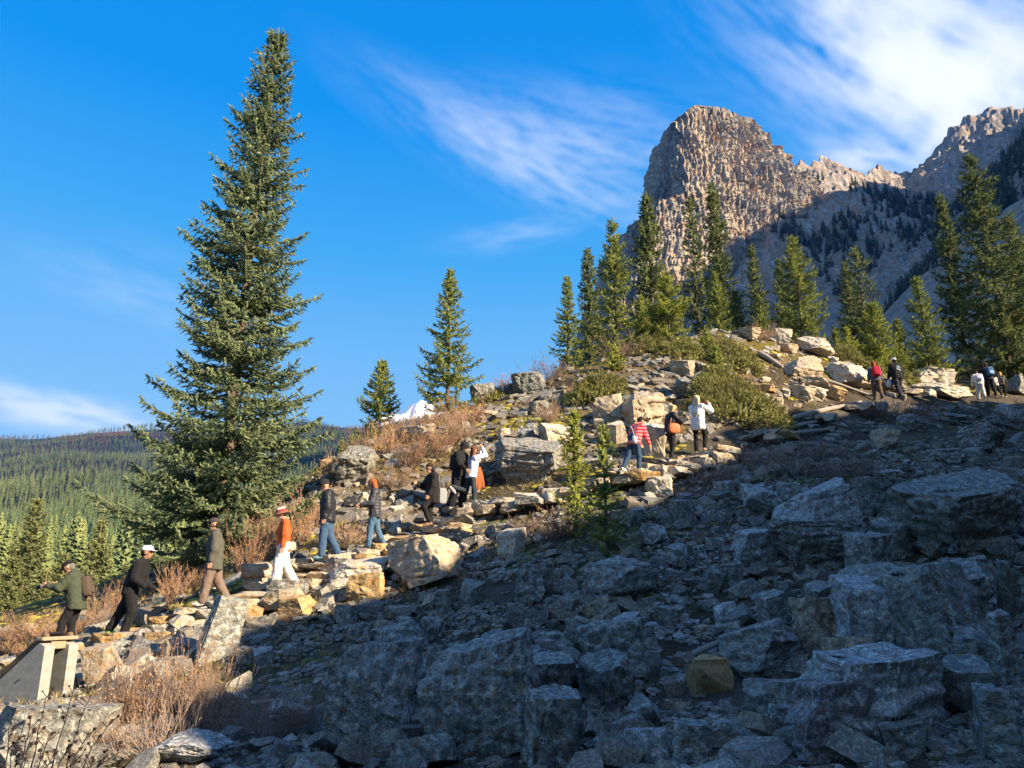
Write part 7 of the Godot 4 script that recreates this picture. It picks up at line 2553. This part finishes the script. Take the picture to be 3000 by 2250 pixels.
	p = person({"label": "woman in white sweater with raised arm and one leg kicked back", "x": -1.07, "z": -19.44, "turn": 118, "tall": 1.68, "lean": 8, "nod": -4, "girth": 0.98,
		"legs": [[-12, 88], [10, 12]], "arms": [[95, 12, 70, 30], [104, 22, 84, 34]], "top": cloth("white_sweater", 0.66, 0.69, 0.82), "top_name": "sweater", "puff": 0.026, "hem": 0.02,
		"trousers": cloth("charcoal_jeans", 0.030, 0.042, 0.050), "loose": 0.012, "shoes": cloth("pink_shoe", 0.52, 0.42, 0.48), "hair": cloth("copper_hair", 0.16, 0.055, 0.025), "cut": "long", "hair_to": 0.12, "glasses": true})
	part("waist_patch", soft_box(Vector3(0.07, 0.05, 0.012), 6.0, 3), cloth("leather_patch", 0.34, 0.28, 0.16), p.node).position = p.pel + Vector3(0.04, 0.05, -0.135)
	o = carried("coat", "rust-orange coat hanging in folds behind the woman in white", "coat", p, p.pel + Vector3(0.06, -0.05, 0.26), Vector3(0, 0.1, 0.0))
	for i in 5:
		part("fold", tube_mesh([Vector3(0, 0.30, -0.03 + 0.02 * i), Vector3(-0.02, 0.05, -0.10 + 0.05 * i), Vector3(-0.01 + 0.02 * (i % 2), -0.25, -0.15 + 0.075 * i), Vector3(0.01 * i, -0.48 + 0.05 * i, -0.17 + 0.08 * i)], [0.03, 0.055, 0.062, 0.045], 9), cloth("rust_coat", 0.36, 0.10, 0.035), o)

	p = person({"label": "woman in red and white lettered sweater bending as she climbs", "x": 3.08, "z": -18.76, "turn": 128, "tall": 1.64, "lean": 24, "nod": 24, "girth": 1.02,
		"legs": [[-18, 12], [12, 18]], "arms": [[14, 8, 20, 4], [2, 8, 14, 2]], "top": cloth("red_knit", 0.74, 0.74, 0.74, 0.9, T.script), "top_name": "sweater", "puff": 0.034, "hem": 0.03,
		"trousers": cloth("indigo_jeans", 0.032, 0.062, 0.12), "loose": 0.016, "shoes": white_shoe, "hair": cloth("black_hair", 0, 0, 0), "cut": "short"})
	o = carried("handbag", "small white box handbag worn by the woman in red", "bag", p, p.pel + Vector3(-0.16, -0.02, -0.12), Vector3(0.1, 0.5, 0))
	part("pouch", soft_box(Vector3(0.10, 0.20, 0.24), 6.0, 8), cloth("white_leather", 0.62, 0.60, 0.57, 0.5), o)
	part("flap", soft_box(Vector3(0.012, 0.10, 0.22), 6.0, 4), cloth("white_leather", 0, 0, 0), o).position = Vector3(-0.052, 0.04, 0)
	part("bag_strap", tube_mesh([Vector3(0, 0.1, -0.03), Vector3(0.06, 0.30, 0.02), Vector3(0.14, 0.46, 0.13), Vector3(0.22, 0.54, 0.30)], [0.01, 0.01, 0.01, 0.01], 5), cloth("white_leather", 0, 0, 0), o)

	p = person({"label": "blonde woman in black jacket holding up a phone while climbing", "x": 4.25, "z": -19.84, "turn": 104, "tall": 1.64, "lean": 8, "nod": 16, "girth": 1.06,
		"legs": [[14, 22], [4, 18]], "arms": [[34, 8, 74, 6], [36, 8, 78, 10]], "top": cloth("black_bomber", 0.018, 0.019, 0.023, 0.6), "puff": 0.036, "hem": 0.04,
		"trousers": black2, "loose": 0.012, "shoes": dark_shoe, "hair": cloth("blonde_hair", 0.50, 0.36, 0.17), "cut": "bob", "glasses": true})
	part("shirt_hem", lathe([[0.172, 0.02], [0.176, -0.035], [0.165, -0.036], [0.160, 0.02]], 20, Vector3(1.0, 1, 0.92)), white, p.node).position = p.pel + Vector3(0, -0.075, 0)
	o = carried("phone", "white phone held up by the woman in the black jacket", "phone", p, p.arms[1].wr + p.arms[1].dir * 0.12 + Vector3(0, 0.04, 0.02), Vector3(-0.4, 0, 0))
	part("case", soft_box(Vector3(0.075, 0.15, 0.010), 8.0, 6), white, o)
	o = carried("shoulder_bag", "tan leather hobo bag on the woman in the black jacket", "bag", p, p.pel + Vector3(-0.22, 0.02, 0.04))
	part("pouch", soft_box(Vector3(0.13, 0.32, 0.38), 3.2, 9), cloth("tan_leather", 0.42, 0.135, 0.045, 0.55), o)
	part("bag_strap", tube_mesh([Vector3(0, 0.13, -0.13), Vector3(0.03, 0.38, -0.05), Vector3(0.06, 0.47, 0.0), Vector3(0.03, 0.36, 0.06), Vector3(0, 0.13, 0.13)], [0.016, 0.015, 0.015, 0.015, 0.016], 6), cloth("tan_leather", 0, 0, 0), o)

	p = person({"label": "woman with long blonde hair in white blouse taking a picture", "x": 5.1, "z": -20.19, "turn": 142, "tall": 1.70, "lean": 2, "nod": 0, "girth": 1.0,
		"legs": [[6, 6], [34, 50]], "arms": [[60, 14, 100, 26], [58, 34, 110, 30]], "top": cloth("white_blouse", 0.70, 0.71, 0.74), "top_name": "blouse", "puff": 0.03, "hem": 0.17, "flare": 0.012,
		"trousers": black, "loose": 0.010, "shoes": cloth("bare_ankle_shoe", 0.40, 0.26, 0.20), "hair": cloth("pale_blonde_hair", 0.62, 0.47, 0.28), "cut": "long", "hair_to": 0.10})
	o = carried("phone", "red phone held to the face of the woman in white", "phone", p, p.head * Vector3(-0.10, -0.06, 0.20), Vector3(0, 0.1, 0))
	part("case", soft_box(Vector3(0.15, 0.075, 0.011), 8.0, 6), cloth("red_case", 0.30, 0.02, 0.035), o)

	p = person({"label": "red-haired hiker with a red backpack walking away", "x": 14.79, "z": -29.42, "turn": 172, "tall": 1.66, "lean": 2, "nod": 6, "girth": 1.04,
		"legs": [[10, 8], [-8, 12]], "arms": [[6, 10, 16, 0], [0, 10, 14, 0]], "top": cloth("slate_plaid", 0.075, 0.085, 0.12), "puff": 0.03, "hem": 0.06,
		"trousers": cloth("brown_pants", 0.12, 0.075, 0.05), "loose": 0.03, "shoes": dark_shoe, "hair": cloth("red_hair", 0.22, 0.05, 0.02), "cut": "bob"})
	backpack(p, "bright red backpack on the hiker walking away", cloth("red_pack", 0.45, 0.012, 0.04), Vector3(0.34, 0.48, 0.22), 0.24)

	p = person({"label": "hiker in black hoodie and white cap walking away beside the red backpack", "x": 16.08, "z": -30.17, "turn": 186, "tall": 1.80, "lean": 3, "nod": 4, "girth": 1.1,
		"legs": [[-8, 12], [12, 8]], "arms": [[6, 14, 16, 0], [-6, 14, 20, 0]], "top": black, "top_name": "hoodie", "puff": 0.042, "hem": 0.06, "hood": true,
		"trousers": cloth("navy_pants", 0.02, 0.022, 0.03), "loose": 0.03, "shoes": dark_shoe, "hair": cloth("black_hair", 0, 0, 0), "hat": CAP, "hat_name": "cap", "hat_mat": cloth("white_cap", 0, 0, 0), "brim": true})
	for i in 5:
		part("back_print", soft_box(Vector3([0.10, 0.14, 0.06, 0.16, 0.09][i], 0.035, 0.012), 3.0, 4), cloth("print_blue", 0.42, 0.55, 0.60), p.node).position = p.pel + p.sp * 0.30 + Vector3([0.02, -0.03, 0.06, 0.0, -0.05][i], 0.09 - 0.045 * i, -0.185)
	o = carried("shopping_bag", "blue and white plastic bag in the hooded hiker's hand", "bag", p, p.arms[0].wr + Vector3(0.02, -0.26, 0))
	part("pouch", soft_box(Vector3(0.14, 0.32, 0.26), 3.5, 7), cloth("bag_blue", 0.36, 0.48, 0.58), o)
	part("handle", tube_mesh([Vector3(0, 0.14, -0.06), Vector3(0, 0.24, 0), Vector3(0, 0.14, 0.06)], [0.008, 0.008, 0.008], 5), cloth("bag_blue", 0, 0, 0), o)

	p = person({"label": "far hiker in white shirt bending forward under a pale backpack", "x": 22.62, "z": -35.07, "turn": 160, "tall": 1.62, "lean": 24, "nod": 20, "girth": 1.0,
		"legs": [[14, 16], [-8, 12]], "arms": [[10, 10, 20, 0], [0, 10, 20, 0]], "top": white, "top_name": "shirt", "puff": 0.03, "hem": 0.06,
		"trousers": cloth("cream_pants", 0.58, 0.55, 0.52), "loose": 0.03, "shoes": white_shoe, "hair": cloth("dark_hair", 0, 0, 0)})
	backpack(p, "pale lavender backpack on the bending far hiker", cloth("lavender_pack", 0.52, 0.48, 0.60), Vector3(0.30, 0.44, 0.18), 0.22)

	p = person({"label": "far hiker in dark clothes and cap with a blue backpack", "x": 23.99, "z": -36.37, "turn": 176, "tall": 1.78, "lean": 6, "nod": 8, "girth": 1.1, "up": 0.1,
		"legs": [[12, 12], [-6, 8]], "arms": [[30, 40, 20, 0], [10, 34, 30, 0]], "top": cloth("navy_fleece", 0.018, 0.022, 0.035), "puff": 0.03, "hem": 0.06,
		"trousers": black, "loose": 0.03, "shoes": dark_shoe, "hair": cloth("dark_hair", 0, 0, 0), "hat": CAP, "hat_name": "cap", "hat_mat": cloth("grey_cap", 0.08, 0.08, 0.09), "brim": true})
	backpack(p, "blue backpack with pale blue pocket on the far hiker in dark clothes", cloth("blue_pack", 0.045, 0.11, 0.24), Vector3(0.33, 0.50, 0.24), 0.25, cloth("pale_blue_pocket", 0.25, 0.42, 0.60))

	p = person({"label": "child in pale top between the far hikers", "x": 24.45, "z": -36.59, "turn": 200, "tall": 1.30, "lean": 8, "nod": 10, "girth": 0.9,
		"legs": [[10, 8], [-8, 10]], "arms": [[10, 10, 20, 0], [4, 10, 20, 0]], "top": cloth("cream_top", 0.58, 0.52, 0.44), "top_name": "shirt", "hem": 0.05,
		"trousers": black, "shoes": white_shoe, "hair": cloth("light_brown_hair", 0.26, 0.15, 0.08)})
	p = person({"label": "child with fair hair in black and grey jacket at the far right", "x": 24.82, "z": -36.72, "turn": 150, "tall": 1.42, "lean": 8, "nod": 12, "girth": 0.95,
		"legs": [[-10, 10], [14, 12]], "arms": [[6, 14, 16, 0], [10, 16, 18, 0]], "top": cloth("grey_black_jacket", 0.09, 0.09, 0.09), "hem": 0.06,
		"trousers": black, "shoes": white_shoe, "hair": cloth("fair_hair", 0.42, 0.24, 0.12), "cut": "bob"})
